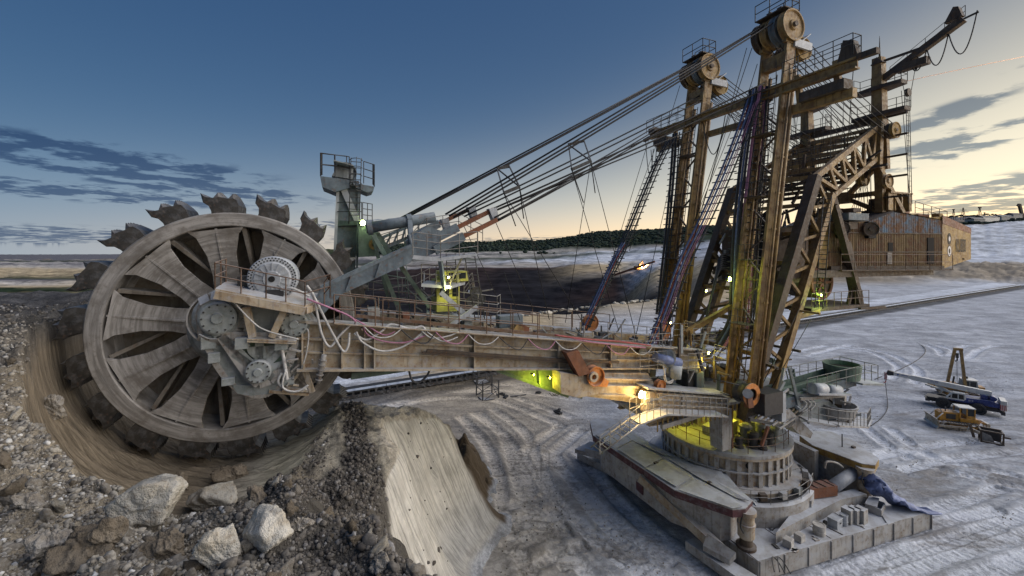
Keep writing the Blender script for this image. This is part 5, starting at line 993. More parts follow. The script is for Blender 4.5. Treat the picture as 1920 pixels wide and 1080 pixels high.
# ------------------------------------------------------------------ cable ladders hung from boom to masts
def cable_run(pts, t0, t1, w, hoses, rung=.42, name='cable_ladder'):
    n = len(pts); ctr = spline([at(a, b_, t0+(t1-t0)*i/(n-1)) for i, (a, b_) in enumerate(pts)], 8)
    b = MB(); side = V((0, 1, 0)); lift = V((.14, 0, 0)); L = 0
    for sg in (-1, 1): b.path([p+side*(sg*w/2) for p in ctr], .05, 5)
    acc_ = 0
    for p, q in zip(ctr[:-1], ctr[1:]):
        d = (q-p).length; k = rung-acc_
        while k < d: m_ = p.lerp(q, k/d); b.tube(m_-side*(w/2+.30), m_+side*(w/2+.30), .036, n=4); k += rung
        acc_ = (acc_+d) % rung
    o = b.build(name, M['rail_dark'], EX)
    for i, (off, r, m_) in enumerate(hoses): MB().path([p+side*off+lift*.6 for p in ctr], r, 6).build('hose', M[m_], o)
    return o
HB = [(-.38, .055, 'hose_b'), (-.22, .03, 'hose_r'), (-.02, .06, 'hose_b'), (.20, .028, 'hose_p'), (.34, .028, 'hose_p')]
cable_run([(1222, 652), (1250, 585), (1282, 495), (1318, 420), (1352, 345), (1385, 265), (1416, 180)], 1.0, 2.3, 1.0, HB, .55)
cable_run([(1098, 612), (1128, 545), (1165, 470), (1200, 385), (1232, 310), (1258, 262)], -2.4, -4.2, .9, [(-.28, .04, 'hose_k'), (0, .08, 'hose_k'), (.25, .03, 'hose_k')], .55)
cable_run([(1092, 622), (1130, 540), (1152, 490), (1172, 455)], -2.0, -3.2, .7, [(-.2, .045, 'hose_b'), (.05, .05, 'hose_b'), (.24, .025, 'hose_r')], .5)
cable_run([(1418, 165), (1404, 260), (1392, 360), (1384, 450), (1380, 540), (1376, 600), (1350, 650)], 2.4, 1.2, .9, [(-.3, .08, 'hose_k'), (-.1, .07, 'hose_b'), (.1, .08, 'hose_k'), (.3, .05, 'hose_p'), (.4, .05, 'hose_p')])
cable_run([(1432, 165), (1428, 240), (1420, 330), (1412, 420), (1408, 520), (1400, 620)], 2.6, 2.2, .8, [(-.2, .09, 'hose_k'), (.05, .05, 'hose_p'), (.2, .05, 'hose_p'), (.3, .07, 'hose_k')], .5)
cable_run([(1268, 250), (1262, 340), (1254, 430), (1244, 520), (1236, 590)], -4.0, -4.0, .7, [(-.2, .10, 'hose_k'), (.1, .10, 'hose_k')], .45)
for k in range(7):   # big hose loops between the struts
    o = .10*k; hose([at(1472, 415+2*k, .2+o), at(1455, 470+3*k, .2+o), at(1440, 530, .4+o), at(1425, 570, .6+o)], .09, random.choice(['hose_k', 'hose_k', 'hose_b']), fr)
    hose([at(1375, 490+3*k, -1+o), at(1352, 480+4*k, -1+o), at(1338, 540, -.8+o), at(1320, 620, -.6+o), at(1312, 690, -.4+o)], .09, 'hose_k', fr)
hose([at(1440, 560, 1), at(1428, 535, 1), at(1436, 500, 1)], .05, 'hose_p', fr); sheave(at(1107, 605, -2.2), .55, .3, RP, 'orange'); sheave(at(1240, 620, .6), .62, .3, RP, 'orange')

# the tangle of stairs, struts, ladders and lines between the raking trusses
for i in range(70):
    u = random.random(); base = V((-3.6, 0, 21.2)).lerp(V((-11.0, 0, 24.6)), u) if i % 2 else V((2.4, 0, 8.6)).lerp(V((-4.4, 0, 20.6)), u)
    a = base+V((random.uniform(-1.2, .6), random.uniform(-2.7, 2.9), random.uniform(-1.4, .8))); d = random.choice([V((random.uniform(-1.8, -.6), 0, random.uniform(.3, 1.2))), V((0, random.uniform(.8, 2.2), random.uniform(-.6, .6))), V((random.uniform(-.3, .3), 0, random.uniform(.8, 1.8)))])
    w_ = random.choice([.06, .08, .12, .16]); beam('frame_bar', a, a+d, w_, w_, random.choice(['mast_dark', 'mast_dark', 'mast', 'rail_dark']), st_far if i % 3 == 0 else st_near)
for s_, t_, z0_, z1_ in ((-5.2, 2.0, 16.0, 21.2), (-7.8, 1.2, 19.6, 24.2), (-9.6, -1.0, 20, 25.0), (-2.2, -1.8, 12.0, 20.4), (.2, .8, 9.2, 17.0), (-3.6, 3.7, 13.2, 20.6)): MB().ladder((s_+.5, t_, z0_), (s_-.4, t_, z1_), .5, .3, .03, (0, 1, 0)).build('ladder', M['rail_dark'], fr)
for s_, t0_, t1_, z_ in ((-6.6, -2.4, 2.6, 22.9), (-8.8, -2.2, 2.4, 24.1), (-4.6, -2.6, 2.9, 21.4), (-2.6, 1.2, 2.9, 17.0), (-1.0, 1.4, 3.0, 14.0)): MB().bb((s_-.4, t0_, z_), (s_+.4, t1_, z_+.06)).build('walkway', M['mast_dark'], st_near); railing([(s_-.4, t1_, z_+.06), (s_-.4, t0_, z_+.06)], 'rail_dark', st_near, 1.0, .9, 1, .022); railing([(s_+.4, t0_, z_+.06), (s_+.4, t1_, z_+.06), (s_-.4, t1_, z_+.06)], 'rail_dark', st_near, 1.0, .9, 1, .022)
for i in range(26):
    a = V((random.uniform(-11, -2), random.uniform(-2.6, 3.2), random.uniform(25.5, 29.5))); rope(a, a+V((random.uniform(-.8, .8), random.uniform(-.3, .3), -random.uniform(4.5, 9))), .016, 0, parent=RP)
for k in range(5): hose([at(1452+6*k, 395, 1.4), at(1440+6*k, 450, 1.5), at(1424+6*k, 520, 1.6), at(1414+5*k, 590, 1.6), at(1402+4*k, 650, 1.5)], .055, ('hose_k', 'hose_b', 'hose_k', 'hose_p', 'hose_k')[k], fr)
# ------------------------------------------------------------------ slewing deck under the masts
dk = P('slewing_deck', 'base'); dk.lathe((1.2, 0, 0), (0, 0, 1), [(.001, 4.62), (3.95, 4.62), (4.12, 4.60), (4.12, 4.42), (3.95, 4.40)], 64); dk = dk.done()
cent = V((1.2, 0, 0))
def ringp(q, r, z): return V((cent.x+r*math.cos(q), r*math.sin(q), z))
# boom foot: stacked flange beams running back into the mast foot
for t in (3.15, -3.15):
    ft = P('boom_foot', 'boom')
    a0, a1 = at(1205, 752, 3.15), at(1362, 762, 3.15); a0.y = a1.y = t
    ft.beam(a0, a1, .32, 1.0, h2=1.15); ft = ft.done()
    for dz, m_ in ((.52, 'orange'), (.2, 'base'), (-.08, 'boom'), (-.48, 'base')): beam('flange', a0+V((0, .12 if t > 0 else -.12, dz)), a1+V((0, .12 if t > 0 else -.12, dz*1.12)), .3, .09, m_ if m_ != 'orange' else 'boom', ft)
    for u in (.15, .42, .62, .97): p = a0.lerp(a1, u); beam('stiffener', p+V((0, .15 if t > 0 else -.15, .5)), p+V((0, .15 if t > 0 else -.15, -.5)), .2, .05, 'base', ft, up=(1, 0, 0))
    beam('shelf', a0+V((0, -.1, .8)), a1+V((.3, -.1, .85)), 1.1, .08, 'base', ft)
# tan end of the boom, pivot and lower girder
lg = P('lower_boom_girder', 'boom'); lg.prism([at(a, b_, 2.55) for a, b_ in ((1100, 700), (1215, 700), (1230, 725), (1225, 760), (1090, 742))], (0, -.5, 0)); lg = lg.done()
for y0, y1 in ((708, 712), (722, 725), (738, 744)): beam('flange', at(1100, y0, 2.7), at(1220, y1, 2.7), .3, .09, 'boom', lg)
pv = P('boom_pivot', 'gear'); pv.tube(at(1248, 670, 3.0), at(1250, 670, 1.2), .55, n=24); pv = pv.done()
tube('wrapped_pipe', at(1228, 670, 3.1), at(1274, 680, 3.1), .26, 'hose_b', pv, n=16); tube('pipe_elbow', at(1265, 684, 3.05), at(1262, 708, 3.05), .42, 'gear', pv, n=16); hose([at(1248, 690, 3.3), at(1246, 712, 3.3), at(1258, 718, 3.3), at(1266, 704, 3.3)], .04, 'hose_w', pv); hose([at(1244, 686, 3.35), at(1250, 715, 3.35), at(1262, 712, 3.35)], .035, 'hose_w', pv)
sheave(at(1237, 722, 3.2), .30, .3, pv, 'orange', n=20); tube('pipe_end', at(1205, 660, 2.8), at(1206, 660, 2.2), .2, 'gear', pv)
# deck house frame: columns, floors, rails between ring and boom foot
col_ = P('support_column', 'base'); ca, cb_ = at(1352, 838, 2.4), at(1350, 765, 2.4); col_.beam(ca, cb_+V((0, 0, .1)), .9, .8, up=(1, 0, 0), w2=1.0); col_ = col_.done()
beam('rusty_edge', ca+V((-.5, .36, 0)), cb_+V((-.5, .36, .1)), .16, .1, 'redbar', col_)
for px, t in ((1290, -2.4), (1395, 1.0), (1420, -2.0)):
    a = atz(px, 830, 4.6); a = V((at(px, 800, t).x, t, 4.55)); beam('deck_post', a, a+V((0, 0, 3.6)), .35, .35, 'mast', dk)
beam('raking_post', at(1240, 800, 3.0), at(1352, 765, 3.0), .22, .26, 'base', dk)
MB().bb((-3.0, -3.0, 7.55), (10.2, 2.9, 7.72)).build('upper_floor', M['base'], dk)
for t in (-2.8, 0, 2.7): ibeam('floor_joist', (-3.5, t, 7.3), (10, t, 7.4), .3, .46, 'boom', dk)
cwk = P('catwalk', 'base'); w0, w1, w2_ = at(1190, 790, 3.9), at(1240, 772, 3.9), at(1352, 776, 3.9); cwk.beam(w0, w1, .9, .08); cwk.beam(w1, w2_, .9, .08); cwk = cwk.done()
for o in (-.42, .42): railing([w0+V((0, o, 0)), w1+V((0, o, 0)), w2_+V((0, o, 0))], 'rail_grey', cwk, 1.0, .45, 1, .022)
MB().ladder(w0+V((2.4, 0, -1.1)), w0, .8, .3, .04, (0, 1, 0)).build('stair', M['rail_grey'], cwk); railing([w0+V((2.4, .4, -1.1)), w0+V((0, .4, 0))], 'rail_grey', cwk, .9, .6)
for i in range(18): s = 9.6-i*.36; MB().bb((s, 3.0, 6.9), (s+.05, 3.06, 7.6)).build('grating_bar', M['yellow'], cwk)
# lit machinery room under the boom foot
rm_ = P('machinery_room', 'base'); rm_.bb((-.2, -2.6, 4.62), (.0, 1.6, 7.5)); rm_.bb((.02, -2.7, 4.62), (6.4, -2.55, 7.5)); rm_ = rm_.done()
for c, s in (((2.0, -.6, 5.3), (1.2, 1.0, 1.3)), ((1.6, .9, 5.1), (.8, .7, .9)), ((3.4, -1.6, 5.2), (1.0, 1.0, 1.1)), ((2.9, .4, 4.95), (.9, .6, .6))): MB().box(c, s, .3).build('motor_housing', M['base'], rm_, .04)
tube('gear_shaft', (1.4, -.2, 6.2), (3.6, -.8, 6.4), .25, 'gear', rm_); tube('vertical_pump', (2.6, 1.5, 4.6), (2.6, 1.5, 6.0), .3, 'gear', rm_)
railing([ringp(q, 3.85, 4.62) for q in np.linspace(math.radians(-20), math.radians(130), 12)], 'rail', dk, .9, .9, 1, .02); railing([ringp(q, 3.7, 4.62) for q in np.linspace(math.radians(130), math.radians(240), 9)], 'rail_grey', dk, .9, .9, 1, .02)
# slew drives and pumps on the ring in front of the masts
for i, (px, py, r, h_, m_) in enumerate(((1398, 828, .34, 1.3, 'gear'), (1412, 838, .3, 1.1, 'rail_dark'), (1425, 826, .26, 1.4, 'gear'), (1440, 832, .3, 1.0, 'rail_dark'), (1408, 815, .36, 1.2, 'gear'), (1452, 822, .24, .9, 'gear'), (1385, 838, .24, .8, 'rail_dark'), (1430, 842, .22, .7, 'rail_dark'))):
    c = atz(px, py, 4.62); o = MB().lathe(c, (0, 0, 1), [(r*1.25, 0), (r*1.25, .12), (r, .14), (r, h_*.7), (r*1.15, h_*.72), (r*1.15, h_*.8), (r*.6, h_*.9), (.001, h_*.9)], 18).build('slew_drive', M[m_], dk)
    tube('drive_pipe', c+V((r, 0, h_*.3)), c+V((r+.5, .2, h_*.6)), .05, 'rail_dark', o, n=6)
for px, py in ((1412, 822), (1430, 828)): c = atz(px, py, 4.62); MB().lathe(c+V((0, 0, 1.15)), (0, 0, 1), [(.001, 0), (.13, 0), (.13, .14), (.001, .2)], 12).build('orange_cap', M['orange'], dk)
sh = sheave(at(1397, 736, 4.35), .62, .75, dk, 'hose_k', n=30); MB().lathe(at(1397, 736, 4.35), (0, 1, 0), [(.64, .38), (.64, .46), (.36, .46), (.36, .38)], 30).build('orange_rim', M['orange'], sh); tube('sheave_hub', at(1402, 738, 4.7), at(1402, 738, 5.05), .26, 'motor', sh); MB().prism([at(1402, 742, 4.9), at(1410, 736, 4.9), at(1414, 764, 4.9), at(1404, 766, 4.9)], (0, -.3, 0)).build('sheave_cheek', M['redbar'], sh)
for dy in (0, .1): rope(at(1386, 722+6*dy, 4.4+dy), at(1320, 706, 3.4+dy), .025, 0, parent=dk); rope(at(1390, 750, 4.4+dy), at(1350, 735, 3.3+dy), .025, 0, parent=dk)
cb = MB().box(at(1436, 752, 4.6)+V((0, 0, 0)), (1.5, 1.0, 1.25)).build('control_cabinet', M['hose_k'], dk); MB().box(at(1456, 760, 4.6), (.35, .9, 1.6)).build('cabinet_end', M['motor'], cb)
# ladder frames at the mast foot
ld = P('mast_foot_frame', 'rail_dark'); lf = [at(1405, 786, 4.9), at(1478, 800, 4.9), at(1508, 768, 3.2), at(1440, 760, 3.0)]
for a, b_ in ((0, 1), (1, 2), (0, 3), (2, 3)): ld.beam(lf[a], lf[b_], .12, .16)
ld = ld.done()
for k in range(8): u = k/7; beam('frame_rung', lf[0].lerp(lf[1], u), lf[3].lerp(lf[2], u), .07, .09, 'boom', ld)
for (a, b_) in (((1448, 798), (1482, 775)), ((1462, 804), (1500, 778))): beam('hand_bar', at(*a, 5.2), at(*b_, 4.2), .06, .08, 'rail_grey', ld)
beam('prop', at(1440, 800, 4.9), at(1428, 835, 4.5), .14, .14, 'redbar', ld)
for px, py, t in ((1200, 700, 3.2), (1300, 650, 2.0), (1262, 640, 1.0), (1320, 690, 3.2), (1210, 665, 3.0), (1290, 700, 3.3)):
    a = at(px, py, t); railing([a, a+V((-1.8, 0, -.05)), a+V((-1.8, -.9, -.05))], 'rail_grey', dk, 1.1, .6, 2, .02)
for i in range(46):
    px, py, t = random.uniform(1215, 1395), random.uniform(640, 745), random.uniform(-1.6, 3.0); a = at(px, py, t)
    d = random.choice([V((0, 0, random.uniform(.5, 1.8))), V((random.uniform(.4, 1.5), 0, 0)), V((0, random.uniform(.4, 1.2), 0)), V((random.uniform(-.8, .8), 0, random.uniform(.5, 1.4)))])
    beam('deck_frame_bar', a, a+d, random.uniform(.06, .16), random.uniform(.06, .2), random.choice(['gear', 'mast', 'rail_dark', 'rail_grey', 'blue', 'mast_dark']), dk)
for i in range(16):
    a = at(random.uniform(1225, 1380), random.uniform(665, 740), random.uniform(-2.2, 1.8)); MB().box(a, (random.uniform(.4, 1.2), random.uniform(.4, 1.0), random.uniform(.4, 1.1))).build('deck_machine', M[random.choice(['gear', 'mast_dark', 'rail_dark', 'blue'])], dk)
for t in (1.2, -1.6): beam('inner_brace', at(1305, 660, t), at(1360, 700, t), .16, .2, 'yellow', dk); beam('inner_brace', at(1285, 625, t), at(1395, 560, t), .26, .3, 'mast', dk)
# ------------------------------------------------------------------ discharge boom pointing away to the right
dc = P('discharge_conveyor', 'green'); D0, D1 = at(1425, 752, 3.5), at(1582, 704, 4.2)
dn = (D1-D0).normalized(); dc.beam(D0+V((0, 0, .1)), D1, 1.3, .18); dc = dc.done()
for o in (-.66, .66): beam('side_girder', D0+V((0, o, -.25)), D1+V((0, o, -.15)), .12, .6, 'blue', dc); beam('skirt', D0+V((0, o*.75, .35)), D0.lerp(D1, .9)+V((0, o*.75, .35)), .05, .4, 'green', dc)
for k in range(12): u = k/12; p = D0.lerp(D1, u); tube('idler', p+V((0, -.6, -.55)), p+V((0, .6, -.55)), .08, 'rail_grey', dc, n=8)
MB().lathe(D1+V((.2, 0, .1)), (0, 0, 1), [(.95, -.2), (1.05, .7), (1.0, .72), (.88, -.1), (.001, -.1)], 28).build('head_drum', M['green'], dc); MB().lathe(D1+V((.2, 0, -.05)), (0, 0, 1), [(.86, .6), (.001, .6)], 24).build('drum_mouth', M['black'], dc)
railing([D0.lerp(D1, .35)+V((0, 1.0, .1)), D1+V((0, 1.2, .0)), D1+V((-1.6, 1.1, -.2)), D1+V((-1.7, -1.2, -.2)), D0.lerp(D1, .35)+V((0, -1.1, .1))], 'rail_grey', dc, 1.0, .8, 1, .022)
MB().prism([D1+V((.4, 1.3, -.1)), D1+V((-1.9, 1.3, -.4)), D1+V((-1.9, -1.3, -.4)), D1+V((.4, -1.3, -.1))], (0, 0, -.12)).build('head_deck', M['gear'], dc)
roof = [at(1450, 672, 2.4), at(1488, 692, 2.4)]; MB().prism([roof[0], roof[1], roof[1]+V((0, -2.2, .1)), roof[0]+V((0, -2.2, .1))], (0, 0, -.06)).build('shelter_roof', M['green'], dc)
for p in (roof[1], roof[0]+V((0, 0, 0)), roof[1]+V((0, -2.1, 0))): beam('roof_post', p, p+V((.1, 0, -2.2)), .1, .1, 'green', dc)
for k in range(4): beam('shelter_rafter', roof[1]+V((.25*k, 0, -.05)), roof[1]+V((.25*k-.3, 0, -1.0)), .05, .06, 'green', dc)
eb_ = at(1520, 735, 4.8); MB().beam(eb_, at(1580, 736, 4.8), 1.0, .1).build('drive_shelf', M['motor'], dc); tube('drive_drum', at(1522, 728, 4.9), at(1545, 729, 4.9), .34, 'motor', dc, n=16); tube('drive_drum', at(1550, 729, 4.9), at(1572, 731, 4.9), .3, 'motor', dc, n=16); beam('shelf_bracket', at(1500, 748, 4.8), at(1582, 742, 4.8), .12, .16, 'rail_grey', dc)
for (a, b_) in (((1480, 690), (1500, 770)), ((1470, 690), (1452, 780)), ((1478, 735), (1520, 745)), ((1560, 700), (1575, 740)), ((1440, 770), (1470, 715))): beam('support_bar', at(*a, 4.3), at(*b_, 4.5), .14, .16, 'gear', dc)
MB().lathe(at(1570, 765, 3.6)+V((0, 0, -.3)), (0, 0, 1), [(.75, -.5), (1.15, .6), (1.05, .62), (.7, -.4)], 20).build('hopper', M['base'], dc)
ca_ = [at(1505, 785, 4.6), at(1560, 795, 5.2), at(1615, 798, 4.4), at(1622, 785, 3.2)]
for a, b_ in zip(ca_[:-1], ca_[1:]): beam('ring_walk', a, b_, .8, .1, 'base', dc)
railing([p+V((0, .35, .05)) for p in ca_], 'rail_grey', dc, .9, .6, 1, .02); MB().prism([at(a, b_, 3.4) for a, b_ in ((1498, 762), (1555, 752), (1590, 778), (1570, 800), (1500, 790))], (0, -1.0, 0)).build('drive_house', M['gear'], dc)
MB().prism([at(a, b_, 4.4) for a, b_ in ((1455, 770), (1482, 768), (1524, 812), (1520, 822), (1500, 815))], (0, -.8, 0)).build('tail_chute', M['base'], dc)
for i in range(34):
    a = at(random.uniform(1440, 1600), random.uniform(735, 800), random.uniform(2.5, 4.8)); d = V((random.uniform(-.9, .9), random.uniform(-.5, .5), random.uniform(-.3, .8))); beam('frame_bar', a, a+d, random.uniform(.06, .14), random.uniform(.06, .2), random.choice(['gear', 'base', 'rail_grey', 'blue']), dc)
for i in range(9):
    a = at(random.uniform(1445, 1590), random.uniform(745, 795), random.uniform(2.6, 4.2)); MB().box(a, (random.uniform(.4, .9), random.uniform(.4, .8), random.uniform(.3, .7)), random.uniform(0, 1)).build('drive_part', M[random.choice(['gear', 'base', 'mast_dark'])], dc)
for k in range(3): hose([at(1502+8*k, 748, 4.5), at(1512+8*k, 756, 4.6), at(1506+8*k, 766, 4.6), at(1498+6*k, 772, 4.5)], .05, 'hose_w', dc)
# ------------------------------------------------------------------ walking base: pontoon slab, ring, two walking shoes with jacks
wb = P('walking_base', 'base'); wb.prism([(6.1, 6.3, 0), (-7.5, 7.4, 0), (-7.9, -7.0, 0), (6.6, -7.0, 0)], (0, 0, 1.0)); wb = wb.done()
MB().prism([(6.1, 6.42, .0), (-7.5, 7.52, .0), (-7.5, 7.42, .0), (6.1, 6.32, .0)], (0, 0, 1.06)).build('edge_plate', M['base'], wb)
for k in range(9): u = k/8; p = V((6.0, 6.45, 0)).lerp(V((-7.4, 7.55, 0)), u); beam('edge_rib', p+V((0, 0, .04)), p+V((0, 0, 1.02)), .05, .07, 'base', wb)
beam('deck_seam', (.5, 2.2, 1.01), (-.2, 6.8, 1.01), .06, .04, 'mast_dark', wb); beam('deck_seam', (-4.4, 3, 1.01), (-4.5, 7.1, 1.01), .06, .04, 'mast_dark', wb)
MB().lathe((1.2, 0, 0), (0, 0, 1), [(5.2, 1.0), (5.2, 2.2), (5.05, 2.3), (.1, 2.3)], 72).build('inner_deck', M['base'], wb)
drum = MB().lathe((1.2, 0, 0), (0, 0, 1), [(4.55, 2.35), (4.55, 2.58), (4.05, 2.62), (3.85, 2.66), (3.85, 4.22), (4.1, 4.26), (4.1, 4.40), (3.6, 4.40)], 72).build('slew_ring', M['boom'], wb)
MB().lathe((1.2, 0, 0), (0, 0, 1), [(3.86, 3.45), (4.08, 3.45), (4.08, 3.53), (3.86, 3.53)], 72).build('ring_band', M['base'], drum)
for k in range(40): q = 2*math.pi*k/40; beam('ring_rib', ringp(q, 3.96, 2.64), ringp(q, 3.96, 4.26), .06, .26, 'base', drum, up=(-math.sin(q), math.cos(q), 0))
MB().lathe((1.2, 0, 0), (0, 0, 1), [(4.65, 2.31), (4.95, 2.31), (4.95, 2.37), (4.65, 2.37)], 60, math.radians(60), math.radians(150)).build('cable_trench', M['hose_k'], wb)
tube('port_hole', ringp(math.radians(62), 3.84, 3.9), ringp(math.radians(62), 3.9, 3.9), .17, 'black', drum)
def shoe(sg):
    """long walking shoe along y, at x = 6.4 (wheel side) or -6.6, with cover plates, body, jack"""
    if sg > 0: top = [(1106, 788), (1131, 783), (1158, 788), (1172, 798), (1205, 822), (1273, 858), (1356, 881), (1386, 917), (1411, 938), (1398, 953), (1374, 955), (1264, 918), (1208, 880), (1152, 843), (1112, 816)]
    else: top = [(1499, 816), (1524, 808), (1558, 809), (1602, 827), (1648, 860), (1641, 872), (1616, 869), (1560, 848), (1524, 835)]
    tp = [atz(a, b_, 3.3) for a, b_ in top]; ct = sum(tp, V((0, 0, 0)))/len(tp)
    root = P('walking_shoe', 'base'); root.prism([p+(ct-p)*.14-V((0, 0, .35)) for p in tp], (0, 0, -1.9)); root = root.done()
    MB().prism([p-V((0, 0, .05)) for p in tp], (0, 0, -.40)).build('cover_edge', M['maroon' if sg > 0 else 'yellow'], root); MB().prism(tp, (0, 0, -.05)).build('cover_top', M['base'], root)
    return root, tp
sh1, tp1 = shoe(1); sh2, tp2 = shoe(-1)
# loose cover sheets lapped over the shoe top
SHEETS = [[(1109, 792), (1131, 785), (1147, 802), (1115, 813)], [(1117, 816), (1149, 804), (1186, 826), (1154, 841)], [(1158, 843), (1190, 829), (1245, 858), (1210, 877)], [(1212, 879), (1248, 861), (1300, 890), (1268, 914)], [(1272, 917), (1305, 898), (1372, 930), (1392, 950), (1374, 953)], [(1152, 800), (1168, 798), (1203, 822), (1268, 857), (1240, 852), (1192, 828)], [(1255, 862), (1290, 868), (1352, 884), (1384, 920), (1404, 940), (1380, 932), (1312, 896)]]
for i, shp in enumerate(SHEETS):
    ps = [atz(a, b_, 3.33+.012*i) for a, b_ in shp]; ps = [p+V((0, 0, .05*math.sin(3.7*k+i))) for k, p in enumerate(ps)]; c = sum(ps, V((0, 0, 0)))/len(ps); n = len(ps)
    MB().add(ps+[p-V((0, 0, .03)) for p in ps]+[c, c-V((0, 0, .03))], [(k, (k+1) % n, 2*n) for k in range(n)]+[((k+1) % n+n, k+n, 2*n+1) for k in range(n)]+[((k+1) % n, k, k+n, (k+1) % n+n) for k in range(n)]).build('cover_sheet', M['base'], sh1)
def jack(c, root, top=3.0):
    MB().lathe(V((c.x, c.y, 1.0)), (0, 0, 1), [(.001, .02), (.50, .02), (.50, .16), (.34, .2), (.30, .5), (.30, .6)], 24).build('jack_foot', M['mast_dark'], root)
    MB().lathe(V((c.x, c.y, 1.55)), (0, 0, 1), [(.36, 0), (.42, .08), (.42, .7), (.46, .72), (.46, .8), (.40, .82), (.40, top-1.75), (.5, top-1.7), (.5, top-1.5), (.001, top-1.5)], 24).build('jack_cylinder', M['boom'], root)
    hose([V((c.x+.4, c.y+.1, 2.9)), V((c.x+.6, c.y+.15, 2.4)), V((c.x+.45, c.y+.2, 2.0))], .04, 'rail_dark', root)
jack(atz(1399, 1026, 1), sh1); jack(atz(1622, 935, 1), sh2); jack(V((7.0, -6.2, 0)), sh1); jack(V((-6.6, -5.6, 0)), sh2)
# wheel-side flank: skid, diagonal beam, far end shoe
sk = P('skid', 'base'); sk.prism([atz(1285, 1014, .55), atz(1300, 1008, .55), atz(1440, 1092, .55), atz(1400, 1095, .55)], (0, 0, -.5)); sk = sk.done(); MB().prism([atz(1082, 848, .6), atz(1100, 838, .6), atz(1150, 868, .6), atz(1146, 880, .6)], (0, 0, -.55)).build('skid', M['base'], EX)
d0, d1 = atz(1203, 894, 2.7), atz(1366, 1046, .75); beam('diagonal_beam', d0, d1, .55, .5, 'boom', sh1)
MB().prism([atz(1326, 1000, 1.7), atz(1380, 1036, 1.3), atz(1368, 1050, .9), atz(1318, 1022, 1.1)], (0, 0, -.3)).build('beam_shoe', M['base'], sh1)
MB().prism([atz(1160, 852, 3.0), atz(1186, 862, 3.1), atz(1198, 880, 2.8), atz(1192, 895, 2.2), atz(1160, 880, 2.0)], (0, .4, 0)).build('hanging_cover', M['base'], sh1)
fl0, fl1 = atz(1150, 880, .2), atz(1335, 1010, .2); MB().prism([fl0, fl1, fl1+V((0, 0, 1.0)), fl0+V((0, 0, 1.0))], (-.3, 0, 0)).build('flank_wall', M['boom'], wb); beam('flank_rail', fl0+V((.1, 0, .95)), fl1+V((.1, 0, .9)), .1, .12, 'base', wb)
for k in range(7): p = fl0.lerp(fl1, (k+.5)/7); beam('flank_rib', p+V((-.2, 0, 1.0)), p+V((-.5, 0, 2.9)), .1, .3, 'boom', sh1)
beam('red_girder', atz(1152, 872, 1.7), atz(1206, 920, 1.7), .12, .55, 'maroon', sh1)
e0, e1_ = atz(1100, 846, 1.4), atz(1166, 862, 2.0); beam('end_beam', e0, e1_, .4, .55, 'base', sh1); MB().prism([atz(1078, 842, 1.2), atz(1106, 828, 1.6), atz(1150, 832, 1.8), atz(1108, 850, 1.2)], (0, 0, -.3)).build('end_shoe', M['base'], sh1); beam('end_post', atz(1142, 880, .4), atz(1146, 856, 2.0), .3, .4, 'boom', sh1)
# cylinders lying across the slab
cy = P('steering_cylinder', 'motor'); c0, c1, c2 = atz(1412, 946, 2.1), atz(1486, 940, 2.0), atz(1518, 941, 1.8); cy.tube(c0, c1, .30, n=20); cy = cy.done(); tube('piston_rod', c1, c2, .10, 'paint_w', cy); MB().box(c2+V((-.1, 0, -.25)), (.7, .2, .9), .4).build('rod_bracket', M['base'], cy); sheave(c0+V((.1, 0, 0)), .36, .3, cy, 'motor', axis=(1, .2, 0), n=16)
cy = P('steering_cylinder', 'redbar'); c0, c1, c2 = atz(1482, 924, 2.0), atz(1560, 914, 2.0), atz(1612, 878, 2.5); cy.beam(c0, c1, .75, .62); cy = cy.done(); tube('barrel', c1, c2, .36, 'motor', cy, n=20)
for k in range(5): p = c0.lerp(c1, (k+.5)/5); beam('lagging_strap', p+V((0, -.39, .33)), p+V((0, .39, .33)), .04, .05, 'mast_dark', cy)
beam('grating', atz(1425, 925, 1.9), atz(1500, 900, 1.9), 1.0, .06, 'rail_dark', wb); railing([atz(1430, 920, 1.95), atz(1502, 896, 1.95)], 'rail_grey', wb, .7, .5, 1, .02); MB().ladder(atz(1300, 870, 2.4), atz(1330, 845, 4.6), .5, .3, .03).build('ladder', M['rail_grey'], wb)
MB().prism([atz(1455, 1020, 1.0), atz(1520, 985, 1.0), atz(1578, 955, 1.0), atz(1626, 945, 1.0), atz(1600, 935, 1.0), atz(1500, 960, 1.0)], (0, 0, .62)).build('raised_step', M['base'], wb); tube('step_hole', atz(1545, 979, 1.3), atz(1545, 979, 1.3)+V((0, .1, 0)), .14, 'black', wb)
for px in (1590, 1602, 1614): MB().box(atz(px, 966, 1.4), (.5, .5, .85), .1).build('step_block', M['base'], wb)
MB().prism([atz(1640, 945, 1.02), atz(1675, 940, 1.02), atz(1735, 960, 1.02), atz(1665, 985, 1.02)], (0, 0, .05)).build('deck_plate', M['base'], wb)
